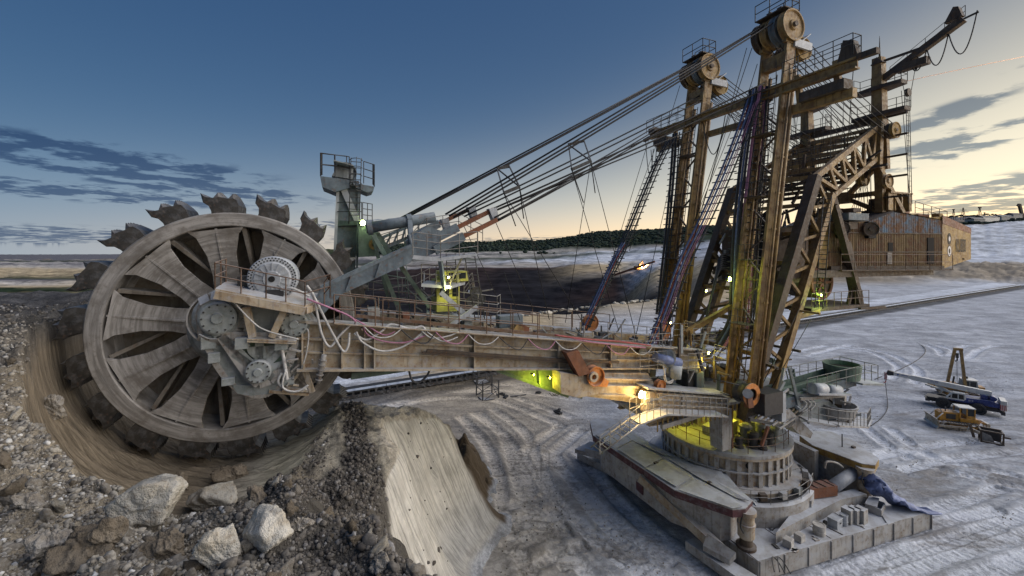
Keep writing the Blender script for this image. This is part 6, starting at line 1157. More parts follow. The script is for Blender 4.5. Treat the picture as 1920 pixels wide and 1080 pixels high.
# right-hand shoe wall with oval door
c = atz(1514, 862, 2.2); 
MB().prism([V((tp2[0].x+1.2+.0, tp2[0].y, 1.0)), V((tp2[8].x+.6, tp2[8].y+.5, 1.0)), V((tp2[8].x+.6, tp2[8].y+.5, 3.2)), V((tp2[0].x+1.2, tp2[0].y, 3.2))], (-.4, 0, 0)).build('shoe_wall', M['base'], sh2)
hose([at(1546, 878, 4.4), at(1550, 866, 4.4), at(1568, 868, 4.4), at(1580, 876, 4.4)], .07, 'rail_grey', sh2, 'pipe'); tube('mast_pin', atz(1579, 838, 3.3), atz(1579, 838, 3.3)+V((0, 0, .9)), .035, 'rail_dark', sh2)
for p in ((1600, 838), (1330, 905), (1230, 868)): MB().box(atz(*p, 3.36), (.25, .2, .1)).build('lid', M['mast_dark'], sh2 if p[0] > 1500 else sh1)
for dx in (0, 10): hose([atz(1452+dx, 1072, 1.0), at(1448+dx, 1045, 6.6), at(1458+dx, 1052, 6.7), atz(1472+dx, 1075, 1.0)], .03, 'rail_dark', wb, 'grab_bar')
# crumpled rubber apron over the right rear corner
b = MB(); n, m_ = 26, 7; ap = [at(1634, 890, 5.6), at(1645, 902, 5.9), at(1652, 918, 6.2), at(1680, 930, 6.6), at(1712, 948, 7.0), at(1738, 955, 7.3)]; sp_ = spline(ap, 5)
for i, p in enumerate(sp_):
    for j in range(m_): v = j/(m_-1)-.5; b.v.append((p.x+.5*v+.1*math.sin(i*.9+j), p.y-1.2*v, max(1.08, p.z-.7*abs(v)+.16*math.sin(i*1.1+j*1.7))))
for i in range(len(sp_)-1):
    for j in range(m_-1): b.f.append((i*m_+j, (i+1)*m_+j, (i+1)*m_+j+1, i*m_+j+1)); b.sm.append(True)
o = b.build('rubber_apron', M['hose_b'], wb); md = o.modifiers.new('thick', 'SOLIDIFY'); md.thickness = .05
# ------------------------------------------------------------------ work lamps of the machine
def lamp(px, py, t, col, watt, r=.12, em=60, name='work_lamp', push=(0, .25, 0), parent=EX):
    p = at(px, py, t) if py is not None else V(px); o = MB().lathe(p, (-.35, .9, -.1), [(r*.6, -.18), (r*1.25, -.02), (r*1.25, .05), (r*1.05, .05)], 16).build(name, M['rail_dark'], parent)
    key = 'glow_%d_%d_%d' % tuple(int(100*c_) for c_ in col)
    if key not in M: M[key] = glow(key, col, em)
    b = MB(); 
    for i in range(6):
        q0, q1 = math.pi*i/6-math.pi/2, math.pi*(i+1)/6-math.pi/2
        for k in range(10):
            a0, a1 = 2*math.pi*k/10, 2*math.pi*(k+1)/10; f_ = lambda q, a: p+V((r*math.cos(q)*math.cos(a), r*math.cos(q)*math.sin(a)+.02, r*math.sin(q)))
            b.add([f_(q0, a0), f_(q0, a1), f_(q1, a1), f_(q1, a0)], [(0, 1, 2, 3)])
    b.build('lens', M[key], o)
    l = bpy.data.lights.new(name, 'POINT'); l.energy = watt*.30; l.color = col; l.shadow_soft_size = r; lo = bpy.data.objects.new(name+'_light', l); COL.objects.link(lo); lo.parent = EX; lo.location = p+V(push)*1.6
    return o
lamp(1200, 739, 3.25, (1, .66, .22), 260, .20, 60, push=(.5, .6, 0))
lamp(1366, 523, 2.6, (.72, 1, .12), 45, .14, 60)
lamp(1323, 545, .4, (.85, 1, .15), 60, .08, 60); lamp(1327, 661, 2.2, (1, .8, .12), 80, .09, 60, push=(.3, .2, -.3)); lamp(1232, 598, -.4, (1, .7, .2), 60, .07, 60); lamp(1256, 605, -.2, (1, .7, .2), 40, .06, 60)
lamp(1538, 553, 3.4, (.6, 1, .1), 110, .08, 60, push=(0, .2, -.4)); lamp(1528, 551, 3.2, (.6, 1, .1), 40, .06, 60)
lamp(680, 418, -1.0, (.8, 1, .35), 16, .13, 45, push=(.2, .5, .1))
lamp((3.6, -.6, 6.7), None, 0, (1, .86, .06), 560, .10, 50, push=(0, 0, -.2)); lamp((1.2, .4, 6.6), None, 0, (1, .86, .06), 130, .08, 50, push=(.2, .2, -.2))
lamp(1030, 708, 2.2, (1, .95, .05), 75, .06, 50, push=(0, -.3, -.3)); lamp(1000, 702, 2.0, (1, .95, .05), 30, .05, 50, push=(0, -.2, -.25))
lamp(840, 520, 1.9, (1, .95, .3), 60, .05, 40, push=(0, .1, -.3))

# dust, plates and scraps on the slab and the inner deck
for i in range(26):
    p = atz(random.uniform(1440, 1690), random.uniform(950, 1040), 1.0)
    if not (-7.2 < p.x < 5.6 and 2.4 < p.y < 6.6): continue
    w_ = random.uniform(.1, .5); MB().box(p+V((0, 0, .03)), (w_, random.uniform(.05, .3), .06), random.uniform(0, 3)).build('deck_scrap', M[random.choice(['base', 'rail_dark', 'boom', 'motor'])], wb)
for k in range(7): q = math.radians(35+k*16); p = ringp(q, 4.75, 2.32); MB().box(p+V((0, 0, .2)), (.3, .4, .45), q).build('deck_fitting', M[('base', 'gear', 'mast_dark')[k % 3]], wb)
railing([ringp(q, 5.1, 2.3) for q in np.linspace(math.radians(20), math.radians(120), 9)], 'rail_grey', wb, .8, .9, 1, .02)
for k in range(6): u = k/5; p = V((6.2, 6.38, 1.0)).lerp(V((-7.4, 7.42, 1.0)), u*.98+.01); beam('plate_joint', p+V((0, -.02, .012)), V((p.x*.98, 3.2, 1.012)), .03, .02, 'mast_dark', wb)
# ================================================================== things around the machine
def toW(p): return Vector((OX+p.x*E1[0]+p.y*E2[0], OY+p.x*E1[1]+p.y*E2[1], p.z))
def obj_at(name, b, mat, loc, rz=0.0, scale=1.0, bevel=0.0):
    o = b.build(name, M[mat], None, bevel); o.location = loc; o.rotation_euler = (0, 0, rz); o.scale = (scale,)*3; return o
MRZ = math.pi+ANG
def slab(px, py, z=1.0): return toW(atz(px, py, z))
for px, py, sz, rz, lb in ((1478, 1024, (.48, .42, .42), .3, 'pale dusty block on the base slab, nearer of a pair'), (1499, 1014, (.44, .40, .40), .1, 'pale dusty block on the base slab, further right of a pair')):
    tag(obj_at('concrete_block', MB().bb((-sz[0]/2, -sz[1]/2, 0), (sz[0]/2, sz[1]/2, sz[2])), 'concrete', slab(px, py), MRZ+rz, 1, .03), lb, 'block')
def drum_thing(px, py, r, h, lb, mat='concrete'):
    tag(obj_at('drum', MB().lathe((0, 0, 0), (0, 0, 1), [(.001, 0), (r, 0), (r, h*.32), (r*1.05, h*.34), (r*1.05, h*.38), (r, h*.4), (r, h*.9), (r*1.06, h*.92), (r*1.06, h), (r*.9, h), (r*.9, h*.94), (.001, h*.94)], 22), mat, slab(px, py), 0), lb, 'drum')
drum_thing(1536, 1001, .30, .55, 'short white dusted drum beside the round hole in the step'); drum_thing(1582, 984, .20, .62, 'slim pale canister standing right of the metal box', 'motor')
bx = empty('metal_box', slab(1566, 986), MRZ+.15); tag(bx, 'blue grey metal box with a lid between two drums on the slab', 'box'); MB().bb((-.35, -.25, 0), (.35, .25, .44)).build('body', M['motor'], bx, .015); MB().bb((-.37, -.27, .445), (.37, .27, .52)).build('lid', M['motor'], bx, .015); MB().box((0, .27, .3), (.12, .03, .06)).build('latch', M['rail_dark'], bx)
bx = empty('steel_crate', slab(1641, 957), MRZ+.3); tag(bx, 'open white dusted steel crate near the right end of the slab', 'crate'); MB().bb((-.55, -.35, 0), (.55, .35, .06)).build('floor', M['base'], bx)
for p, s in (((0, -.36, .25), (1.1, .05, .5)), ((0, .36, .2), (1.1, .05, .4)), ((-.53, 0, .22), (.05, .7, .44)), ((.53, 0, .22), (.05, .7, .44))): MB().box(p, s).build('side_panel', M['base'], bx)
MB().add([(-.6, -.4, .5), (.6, -.4, .46), (.65, .2, .56), (-.55, .1, .6), (-.6, -.4, .47), (.6, -.4, .43), (.65, .2, .53), (-.55, .1, .57)], [(0, 1, 2, 3), (7, 6, 5, 4), (0, 4, 5, 1), (1, 5, 6, 2), (2, 6, 7, 3), (3, 7, 4, 0)]).build('loose_lid', M['base'], bx)
st = empty('loose_bar', slab(1450, 985), MRZ); tag(st, 'thin bent steel bars lying on the slab near the jack', 'bar'); MB().beam((-.7, 0, .03), (.5, .3, .03), .05, .05).build('bar', M['rail_dark'], st); MB().beam((-.3, -.5, .09), (.6, .3, .07), .05, .05).build('bar', M['rail_dark'], st)
# ------------------------------------------------------------------ bench conveyor
CV0, CVD = Vector((-24.0, 45.2, 0)), Vector((.868, .4966, 0)).normalized(); CVN = Vector((-CVD.y, CVD.x, 0))
cv = empty('bench_conveyor', CV0, math.atan2(CVD.y, CVD.x)); tag(cv, 'long low belt conveyor running across the pit floor behind the excavator', 'conveyor')
CL, MODL = 300.0, 5.0
b = MB(); b.bb((0, -.62, 1.02), (CL, .62, 1.08)); b.build('belt', M['rubber'], cv)
fm = None
NM = int(CL/MODL)
M['conv'] = steel('conveyor_steel', (.05, .052, .055), (.03, .03, .032), rust_amt=.3, dust=.35); M['conv_top'] = steel('conveyor_cover', (.22, .30, .42), (.15, .2, .3), rust_amt=.1, dust=.5)
def conv_frame():
    b = MB()
    for y in (-.75, .75): b.bb((.04, y-.05, .78), (MODL-.04, y+.05, .92)); b.bb((.04, y-.04, .06), (MODL-.04, y+.04, .42))
    for x in np.arange(.3, MODL, .85):
        for y in (-.75, .75): b.bb((x, y-.05, .42), (x+.22, y+.05, .78))
    for x in (.3, MODL-.4): b.bb((x, -.9, 0), (x+.16, .9, .1))
    return b.mesh('frame_module')
fmesh = conv_frame(); fmesh.materials.append(M['conv']); cmesh = MB().add([(.03, -.9, .98), (MODL-.03, -.9, .98), (MODL-.03, -.62, 1.14), (.03, -.62, 1.14), (.03, -.88, .95), (MODL-.03, -.88, .95), (MODL-.03, -.6, 1.11), (.03, -.6, 1.11)], [(0, 1, 2, 3), (7, 6, 5, 4), (0, 4, 5, 1), (2, 6, 7, 3), (1, 5, 6, 2), (3, 7, 4, 0)]).mesh('cover_strip'); cmesh.materials.append(M['conv_top'])
rmesh = MB().tube((0, -.6, .95), (0, .6, .95), .07, n=8).mesh('roller'); rmesh.materials.append(M['rail_grey'])
for k in range(NM):
    for me_, nm in ((fmesh, 'frame_module'), (cmesh, 'cover_strip')):
        o = bpy.data.objects.new(nm, me_); COL.objects.link(o); o.parent = cv; o.location = (k*MODL, 0, 0)
    if k < 16:
        o = bpy.data.objects.new('roller', rmesh); COL.objects.link(o); o.parent = cv; o.location = (k*MODL+2.5, 0, -.02)
# ------------------------------------------------------------------ steel cage and scraps on the floor
def cage(px, py, s, lb):
    r = empty('steel_cage', gz(px, py), .45); tag(r, lb, 'cage'); r.scale = (s,)*3
    for x in (-1, 1):
        for y in (-1, 1): MB().beam((x, y, 0), (x, y, 2.2), .12, .12).build('post', M['rail_dark'], r)
    for z in (.05, 1.15): 
        for a, b_ in (((-1, -1), (1, -1)), ((1, -1), (1, 1)), ((1, 1), (-1, 1)), ((-1, 1), (-1, -1))): MB().beam((*a, z), (*b_, z), .07, .07).build('ring_bar', M['rail_dark'], r)
    for a, b_ in (((-1, -1, 0), (1, -1, 1.1)), ((1, -1, .1), (1, 1, 1.1)), ((-1, 1, .1), (1, 1, 1.1)), ((-1, -1, 1.1), (-1, 1, .1))): MB().beam(a, b_, .05, .05).build('brace', M['rail_dark'], r)
    MB().bb((-1, -1, .02), (1, 1, .05)).build('floor_mesh', M['rail_grey'], r)
cage(914, 745, .98, 'open dark steel cage frame standing on the pit floor under the boom'); cage(903, 716, .85, 'smaller dark steel frame farther back beside the conveyor')
for i, (px, py, s, lb) in enumerate(((938, 742, .9, 'dark scrap plate lying right of the steel cage'), (948, 746, .8, 'dark scrap plate nearest the camera beside the steel cage'), (1046, 775, .8, 'pair of dark worn pads lying alone on the pale floor'), (1010, 737, .6, 'short dark off-cut lying on the floor under the chute'), (1048, 770, .6, 'small dark off-cut left of the worn pads'))):
    tag(obj_at('scrap_piece', MB().prism([(-.6, -.25, .02), (.5, -.3, .02), (.7, .1, .02), (.1, .3, .02), (-.5, .25, .02)], (0, 0, .22)).prism([(-.3, -.1, .26), (.4, -.1, .26), (.3, .15, .26)], (0, 0, .12)), 'rubber', gz(px, py), .3+i, s), lb, 'scrap')
tag(obj_at('plank', MB().beam((-1, 0, .06), (1, .1, .06), .16, .08), 'rail_dark', gz(972, 743), .3), 'thin dark plank pointing right from the scrap plates', 'plank')
# ------------------------------------------------------------------ rough terrain crane
VS = .70
def wheel_part(root, x, y, r, w, mat='rubber'):
    s = 1 if y > 0 else -1
    o = MB().lathe((x, y, r), (0, s, 0), [(r*.55, -w/2), (r*.9, -w/2), (r, -w*.32), (r, w*.32), (r*.9, w/2), (r*.58, w/2), (r*.55, w*.3)], 26).build('wheel', M[mat], root)
    MB().lathe((x, y, r), (0, s, 0), [(r*.56, w*.30), (r*.50, w*.12), (r*.22, w*.10), (r*.2, w*.25), (.001, w*.25)], 20).build('rim', M['hose_k'], o)
    b = MB()
    for k in range(22): q = 2*math.pi*k/22; b.beam((x+r*.99*math.cos(q), y-w*.42, r+r*.99*math.sin(q)), (x+r*.99*math.cos(q+.08), y+w*.42, r+r*.99*math.sin(q+.08)), .09, .05, up=(math.cos(q), 0, math.sin(q)))
    b.build('tread', M[mat], o)['kind'] = 'stuff'; return o
cr = empty('mobile_crane', gz(1833, 773), math.radians(136)); cr.scale = (VS,)*3; tag(cr, 'blue and white mobile crane with its white boom lowered over the front', 'crane')
MB().bb((-2.3, -1.0, .75), (5.3, 1.0, 1.15)).build('chassis', M['hose_k'], cr, .03)
for x in (0, 3.65):
    for y in (-1.25, 1.25): wheel_part(cr, x, y, .82, .62)
MB().prism([(-2.1, 1.0, 1.35), (3.2, 1.0, 1.35), (3.0, 1.0, 1.6), (1.6, 1.0, 1.7), (1.2, 1.0, 2.1), (-1.2, 1.0, 2.25), (-2.1, 1.0, 2.0)], (0, -2.0, 0)).build('body', M['paint_b'], cr, .04)
c = MB().prism([(1.5, 1.3, 1.62), (3.35, 1.3, 1.62), (3.0, 1.3, 2.2), (2.6, 1.3, 2.72), (1.35, 1.3, 2.72), (1.25, 1.3, 1.9)], (0, -.95, 0)).build('cab', M['paint_w'], cr, .03)
for pl in ([(1.45, 1.315, 1.85), (2.0, 1.315, 1.85), (2.0, 1.315, 2.55), (1.5, 1.315, 2.55)], [(2.12, 1.315, 1.85), (2.75, 1.315, 1.85), (2.65, 1.315, 2.5), (2.12, 1.315, 2.55)], [(2.85, 1.315, 1.85), (3.15, 1.315, 1.85), (2.85, 1.315, 2.3)]): MB().prism(pl, (0, .01, 0)).build('window', M['glass'], c)
MB().bb((3.0, -1.1, 1.16), (5.4, 1.15, 1.4)).build('front_deck', M['hose_k'], cr); MB().bb((5.1, -1.2, .7), (5.6, 1.2, 1.0)).build('front_outrigger', M['hose_k'], cr); MB().bb((-2.6, -1.2, .5), (-2.2, 1.2, .95)).build('rear_outrigger', M['hose_k'], cr)
for y in (-.7, .7): MB().tube((5.6, y, 1.25), (5.72, y, 1.25), .1, n=10).build('headlight', M['paint_w'], cr)
cwt = MB().bb((-2.75, -1.25, 1.15), (-2.12, 1.25, 2.55)).build('counterweight', M['paint_w'], cr, .04)
for k in range(4): MB().prism([(-2.7+.16*k, 1.256, 1.2), (-2.62+.16*k, 1.256, 1.2), (-2.44+.16*k-.12, 1.256, 2.0), (-2.52+.16*k-.12, 1.256, 2.0)], (0, .01, 0)).build('stripe', M['red'], cwt); MB().prism([(-2.76, -1.1+.6*k, 1.2), (-2.76, -.9+.6*k, 1.2), (-2.76, -.6+.6*k, 2.0), (-2.76, -.8+.6*k, 2.0)], (-.01, 0, 0)).build('stripe', M['red'], cwt)
for x in (-1.5, -.6): MB().lathe((x, 0, 2.5), (0, 1, 0), [(.001, -.6), (.36, -.6), (.36, .6), (.001, .6)], 18).build('winch', M['paint_b'], cr)
bm = MB().beam((-1.4, -.1, 3.05), (7.2, -.1, 3.72), .55, .72).build('boom', M['paint_w'], cr, .03); MB().beam((7.2, -.1, 3.72), (9.4, -.1, 3.9), .45, .58).build('boom_section', M['paint_w'], bm, .02)
MB().beam((-.8, -.1, 2.2), (-.6, -.1, 3.0), .8, .5, up=(0, 1, 0)).build('boom_pivot', M['paint_b'], bm); MB().tube((1.9, -.1, 1.9), (4.4, -.1, 3.1), .16, n=12).build('lift_cylinder', M['paint_w'], bm); MB().beam((2.6, -.1, 2.3), (5.6, -.1, 2.95), .4, .22).build('lattice_jib', M['paint_w'], bm)
hd = MB().prism([(9.3, -.4, 3.6), (10.0, -.4, 3.5), (10.2, -.4, 3.9), (9.8, -.4, 4.3), (9.3, -.4, 4.2)], (0, .6, 0)).build('boom_head', M['hose_k'], bm)
for z in (3.7, 4.1): MB().lathe((9.9, -.1, z), (0, 1, 0), [(.001, -.2), (.22, -.2), (.22, .2), (.001, .2)], 14).build('sheave', M['mast_dark'], hd)
hb = MB().prism([(10.05, -.25, 3.9), (10.5, -.25, 3.8), (10.45, -.25, 2.6), (10.15, -.25, 2.55)], (0, .35, 0)).build('hook_block', M['paint_w'], bm)
for k in range(5): MB().prism([(10.08, .105, 2.72+.24*k), (10.46, .105, 2.86+.24*k), (10.46, .105, 2.98+.24*k), (10.08, .105, 2.84+.24*k)], (0, .01, 0)).build('stripe', M['red'], hb)
MB().path([(10.28, -.08, 2.55), (10.28, -.08, 2.3), (10.45, -.08, 2.1), (10.55, -.08, 2.28)], .07, 6).build('hook', M['red'], hb)
letter('TUT', .5, (4.6, .195, 3.55), (math.pi/2, 0, math.pi), 'ink_b', bm); letter('612', .34, (.75, 1.02, 1.8), (math.pi/2, 0, math.pi), 'ink_w', cr); MB().prism([(8.6, .14, 3.95), (8.95, .14, 3.97), (8.8, .14, 3.72)], (0, .01, 0)).build('boom_mark', M['ink_b'], bm); MB().prism([(7.6, .185, 3.82), (8.4, .185, 3.86), (8.4, .185, 3.94), (7.6, .185, 3.90)], (0, .01, 0)).build('boom_mark', M['ink_b'], bm)
for x in np.arange(-.4, 3, .5): MB().box((x+.2, 1.02, 1.0), (.3, .1, .3)).build('side_locker', M['rail_dark'], cr)
# ------------------------------------------------------------------ bulldozer
def track(root, y, x0, x1, r, w, mat='boom'):
    b = MB(); pts = []
    for q in np.linspace(-math.pi/2, math.pi/2, 8): pts.append((x1+r*math.cos(q), r+r*math.sin(q)))
    for q in np.linspace(math.pi/2, 3*math.pi/2, 8): pts.append((x0+r*math.cos(q), r+r*math.sin(q)))
    n = len(pts); outer = [(x, y-w/2, z) for x, z in pts]+[(x, y+w/2, z) for x, z in pts]; k = .80
    cx0 = lambda x: x
    inner = [((x if x0 < x < x1 else (x0+(x-x0)*k if x <= x0 else x1+(x-x1)*k)), yy, r+(z-r)*k) for yy in (y-w/2, y+w/2) for x, z in pts]
    b.add(outer+inner, [(i, (i+1) % n, n+(i+1) % n, n+i) for i in range(n)]+[(2*n+(i+1) % n, 2*n+i, 3*n+i, 3*n+(i+1) % n) for i in range(n)]+[(i, 2*n+i, 2*n+(i+1) % n, (i+1) % n) for i in range(n)]+[(n+(i+1) % n, 3*n+(i+1) % n, 3*n+i, n+i) for i in range(n)])
    o = b.build('track', M[mat], root); b = MB()
    for x in np.arange(x0, x1+.01, .28):
        for z in (-.02, 2*r+.02): b.box((x, y, z+.02), (.09, w, .07))
    b.build('track_pad', M['rail_dark'], o)['kind'] = 'stuff'
    for x in np.linspace(x0, x1, 6): MB().lathe((x, y+math.copysign(w*.2, y), r*.5 if x0 < x < x1 else r), (0, math.copysign(1, y), 0), [(.001, w*.1), (r*.3 if x0 < x < x1 else r*.72, w*.1), (r*.3 if x0 < x < x1 else r*.72, -w*.1)], 16).build('roller', M['mast_dark'], o)
    MB().bb((x0, y-w*.3, r*.7), (x1, y+w*.3, r*1.3)).build('track_frame', M['paint_y'], o); return o
dz_ = empty('bulldozer', gz(1796, 801), math.radians(158)); dz_.scale = (VS,)*3; tag(dz_, 'yellow bulldozer with dusty blade and tracks in front of the crane', 'bulldozer')
for y in (-1.05, 1.05): track(dz_, y, -1.5, 1.7, .48, .55)
MB().prism([(.1, .6, .9), (2.2, .6, .9), (2.2, .6, 1.95), (1.9, .6, 2.1), (.1, .6, 2.15)], (0, -1.2, 0)).build('engine_hood', M['paint_y'], dz_, .04); MB().bb((.5, .605, 1.2), (1.5, .62, 1.9)).build('grille', M['rail_dark'], dz_); MB().bb((-1.9, -.75, .9), (.1, .75, 1.5)).build('body', M['paint_y'], dz_, .04)
c = MB().bb((-1.5, -.8, 2.85), (.25, .8, 2.98)).build('cab_roof', M['paint_w'], dz_, .03)
for x, y in ((-1.4, -.7), (.1, -.7), (-1.4, .7), (.1, .7), (-.6, .7), (-.6, -.7)): MB().beam((x, y, 1.5), (x, y, 2.85), .12, .1).build('cab_post', M['paint_y'], c)
MB().bb((-1.35, -.66, 1.9), (-.65, .68, 2.8)).build('cab_glass', M['glass'], c); MB().bb((-1.45, -.71, 1.5), (-.6, .72, 1.88)).build('cab_panel', M['paint_y'], c); MB().tube((1.4, .2, 2.1), (1.4, .2, 2.7), .07, n=8).build('exhaust', M['rail_dark'], dz_)
bl = MB(); pr = [(3.0, 0.05), (2.78, .3), (2.72, .7), (2.8, 1.1), (2.98, 1.35)]
for i in range(4): bl.prism([(pr[i][0], -1.7, pr[i][1]), (pr[i+1][0], -1.7, pr[i+1][1]), (pr[i+1][0]-.1, -1.7, pr[i+1][1]), (pr[i][0]-.1, -1.7, pr[i][1])], (0, 3.4, 0))
bl = bl.build('blade', M['boom'], dz_)
for y in (-1.45, 1.45): MB().beam((-.2, y, .45), (2.75, y, .4), .18, .26).build('push_arm', M['boom'], bl)
for y in (-.8, .8): MB().tube((1.9, y, 2.0), (2.7, y, 1.0), .07, n=8).build('lift_cylinder', M['paint_w'], bl)
MB().beam((1.95, .8, 2.0), (2.3, .85, 2.6), .08, .1).build('cylinder_guard', M['rail_grey'], bl); rp = MB().bb((-2.9, -.8, .8), (-2.6, .8, 1.15)).build('ripper_beam', M['boom'], dz_)
for y in (-.6, 0, .6): MB().beam((-2.8, y, 1.0), (-3.0, y, .15), .12, .2).build('ripper_tooth', M['boom'], rp)
for y in (-.5, .5): MB().beam((-1.9, y, 1.2), (-2.7, y, 1.0), .14, .2).build('ripper_arm', M['paint_y'], rp)
# ------------------------------------------------------------------ tracked pipelayer behind the crane
pl_ = empty('pipelayer', gz(1796, 742), math.radians(150)); pl_.scale = (VS,)*3; tag(pl_, 'yellow tracked machine with tall brown side frame, behind the mobile crane', 'pipelayer')
for y in (-1.1, 1.1): track(pl_, y, -1.8, 1.9, .5, .6)
MB().prism([(.2, .7, .95), (3.3, .7, .95), (3.2, .7, 1.9), (.2, .7, 2.2)], (0, -1.4, 0)).build('engine_hood', M['paint_y'], pl_, .04); MB().bb((-2.4, -1.0, .9), (.2, 1.0, 1.7)).build('body', M['paint_y'], pl_, .04); MB().bb((2.6, -.9, 1.0), (3.5, .9, 1.6)).build('counterweight', M['paint_y'], pl_)
c = MB().prism([(-2.2, .9, 1.7), (-.2, .9, 1.7), (-.4, .9, 2.9), (-2.0, .9, 2.9)], (0, -1.7, 0)).build('cab', M['gear'], pl_, .04); MB().bb((-2.15, -.9, 2.91), (-.3, 1.0, 3.02)).build('cab_roof', M['paint_w'], c)
for x0, x1 in ((-1.9, -1.2), (-1.05, -.45)): MB().bb((x0, .905, 1.95), (x1, .92, 2.75)).build('window', M['glass'], c)
for x, y in ((-.6, .2), (-1.1, -.2)): MB().tube((x, y, 3.02), (x, y, 3.35), .18, n=12).build('roof_lamp', M['rail_dark'], c)
af = MB().bb((-.1, 1.35, 7.85), (1.0, 1.75, 8.25)).build('side_frame', M['mast'], pl_)
for x0, x1 in ((-.5, .12), (1.9, .85)): MB().beam((x0, 1.5, 1.0), (x1, 1.55, 7.9), .34, .38, up=(0, 1, 0)).build('frame_leg', M['mast'], af)
MB().box((.55, 1.55, 7.0), (.3, .3, .8)).build('block', M['rail_dark'], af); MB().path([(.55, 1.55, 6.6), (.55, 1.55, 6.2), (.75, 1.55, 6.0), (.8, 1.55, 6.2)], .07, 6).build('hook', M['rail_dark'], af)
for dx in (-.08, .08): MB().tube((.55+dx, 1.55, 6.6), (.5+dx, 1.2, 2.2), .02, n=4).build('rope', M['rope'], af)
MB().beam((.9, .9, 2.1), (.75, 1.0, 3.4), .2, .2).build('winch_post', M['rail_dark'], pl_); MB().box((-2.6, 0, 1.5), (.7, 1.5, 1.0)).build('winch', M['paint_y'], pl_)
# ------------------------------------------------------------------ dark machine frame lying in front of the bulldozer
sf = empty('steel_skip', gz(1858, 829), math.radians(140)); sf.scale = (VS,)*3; tag(sf, 'dark battered steel box frame lying right of the bulldozer', 'skip')
for y in (-.7, .7):
    for x in (-.9, .9): MB().beam((x, y, 0), (x*1.05, y, 1.5), .16, .16).build('post', M['mast_dark'], sf)
    for z in (.1, 1.5): MB().beam((-1, y, z), (1, y, z), .18, .16).build('rail', M['mast_dark'], sf)
for x in (-.95, .95): 
    for z in (.1, 1.45): MB().beam((x, -.75, z), (x, .75, z), .14, .15).build('tie', M['mast_dark'], sf)
MB().prism([(-.2, .75, .25), (.85, .75, .25), (.85, .75, 1.3), (.1, .75, 1.0)], (0, .04, 0)).build('torn_panel', M['rail_grey'], sf); MB().bb((-.85, -.7, .15), (.85, -.62, 1.4)).build('back_panel', M['hose_k'], sf); MB().beam((1.0, 0, .9), (2.0, .2, 1.3), .3, .34).build('arm', M['boom'], sf); MB().beam((1.5, .3, .3), (1.9, .5, 2.0), .2, .2).build('prong', M['mast_dark'], sf); MB().beam((-1.0, .4, 1.0), (-1.6, .4, 1.0), .1, .2).build('lug', M['mast_dark'], sf)
# cables on the ground by the crane
gcp = [(1659, 728), (1657, 745), (1664, 765), (1652, 785), (1632, 800)]; pts = [gz(a, b_)+Vector((0, 0, .06)) for a, b_ in gcp]; hookw = Vector(cr.location)+Vector((math.cos(math.radians(136))*10.3*VS, math.sin(math.radians(136))*10.3*VS, 2.1*VS))
tag(MB().path(spline([hookw, gz(1662, 742)+Vector((0, 0, .5))]+pts[2:]), .035, 5).build('ground_cable', M['rope']), 'dark cable trailing from the crane hook over the ground', 'cable')
tag(MB().path(spline([gz(a, b_)+Vector((0, 0, .06)) for a, b_ in ((1640, 712), (1690, 692), (1725, 672), (1735, 655), (1715, 640))]), .045, 5).build('ground_cable', M['rope']), 'dark cable curving over the ground behind the crane boom', 'cable')
# ------------------------------------------------------------------ far things: excavator with lamp, rim stones, pylons, sheds, forest
def gfar(px, Y): z, c = far(np.array([float(px)]), np.array([float(Y)])); return Vector(((px-960)/F*Y, Y, float(z[0])))
fx = empty('far_excavator', gfar(1195, 640), .6); tag(fx, 'tiny distant excavator glowing with a work lamp on a white bench', 'excavator'); fx.scale = (1.5,)*3
MB().bb((-3, -2, 1), (3, 2, 4)).build('body', M['paint_y'], fx); MB().bb((-3.2, -2.4, 0), (3.2, 2.4, 1)).build('tracks', M['mast_dark'], fx); MB().bb((1, -2, 4), (3, 0, 6)).build('cab', M['paint_y'], fx); MB().beam((2, 0, 4), (8, 0, 9), .8, 1).build('boom', M['mast_dark'], fx); MB().beam((8, 0, 9), (10, 0, 3), .6, .8).build('arm', M['mast_dark'], fx)
M['far_glow'] = glow('far_lamp', (1, .55, .2), 30); MB().lathe((4, -2.5, 3.2), (0, 0, 1), [(.001, -.7), (.6, -.4), (.7, 0), (.6, .4), (.001, .7)], 10).build('work_lamp', M['far_glow'], fx)
l = bpy.data.lights.new('far_lamp', 'POINT'); l.energy = 26000; l.color = (1, .55, .22); l.shadow_soft_size = 1; lo = bpy.data.objects.new('far_lamp_light', l); COL.objects.link(lo); lo.parent = fx; lo.location = (6, -5, 5)
p0, p1 = gfar(1140, 640), gfar(1228, 610); tag(MB().beam(p0+Vector((0, 0, 2.5)), p1+Vector((0, 0, 2.5)), 3, 3).build('far_conveyor', M['redbar']), 'thin dark red conveyor line far off below the glowing excavator', 'conveyor')
def pylon(px, Y, h, lb, arms=True):
    r = empty('power_pylon' if arms else 'lamp_mast', gfar(px, Y)); tag(r, lb, 'pylon' if arms else 'mast'); w = h*.11
    for x in (-1, 1):
        for y in (-1, 1): MB().beam((x*w, y*w, -3), (x*w*.12, y*w*.12, h), .9, .9).build('leg', M['mast_dark'], r)
    for i in range(5):
        u = i/5; a, c_ = w*(1-.88*u), w*(1-.88*(u+.2)); MB().beam((-a, -a, h*u), (c_, -c_, h*(u+.2)), .6, .6).build('brace', M['mast_dark'], r)
    if arms:
        for z, l_ in ((.66, .42), (.82, .25)): MB().beam((-h*l_, 0, h*z), (h*l_, 0, h*z), 1.0, 1.2).build('cross_arm', M['mast_dark'], r)
    else: MB().box((0, 0, h), (h*.16, h*.1, h*.1)).build('lamp_head', M['mast_dark'], r)
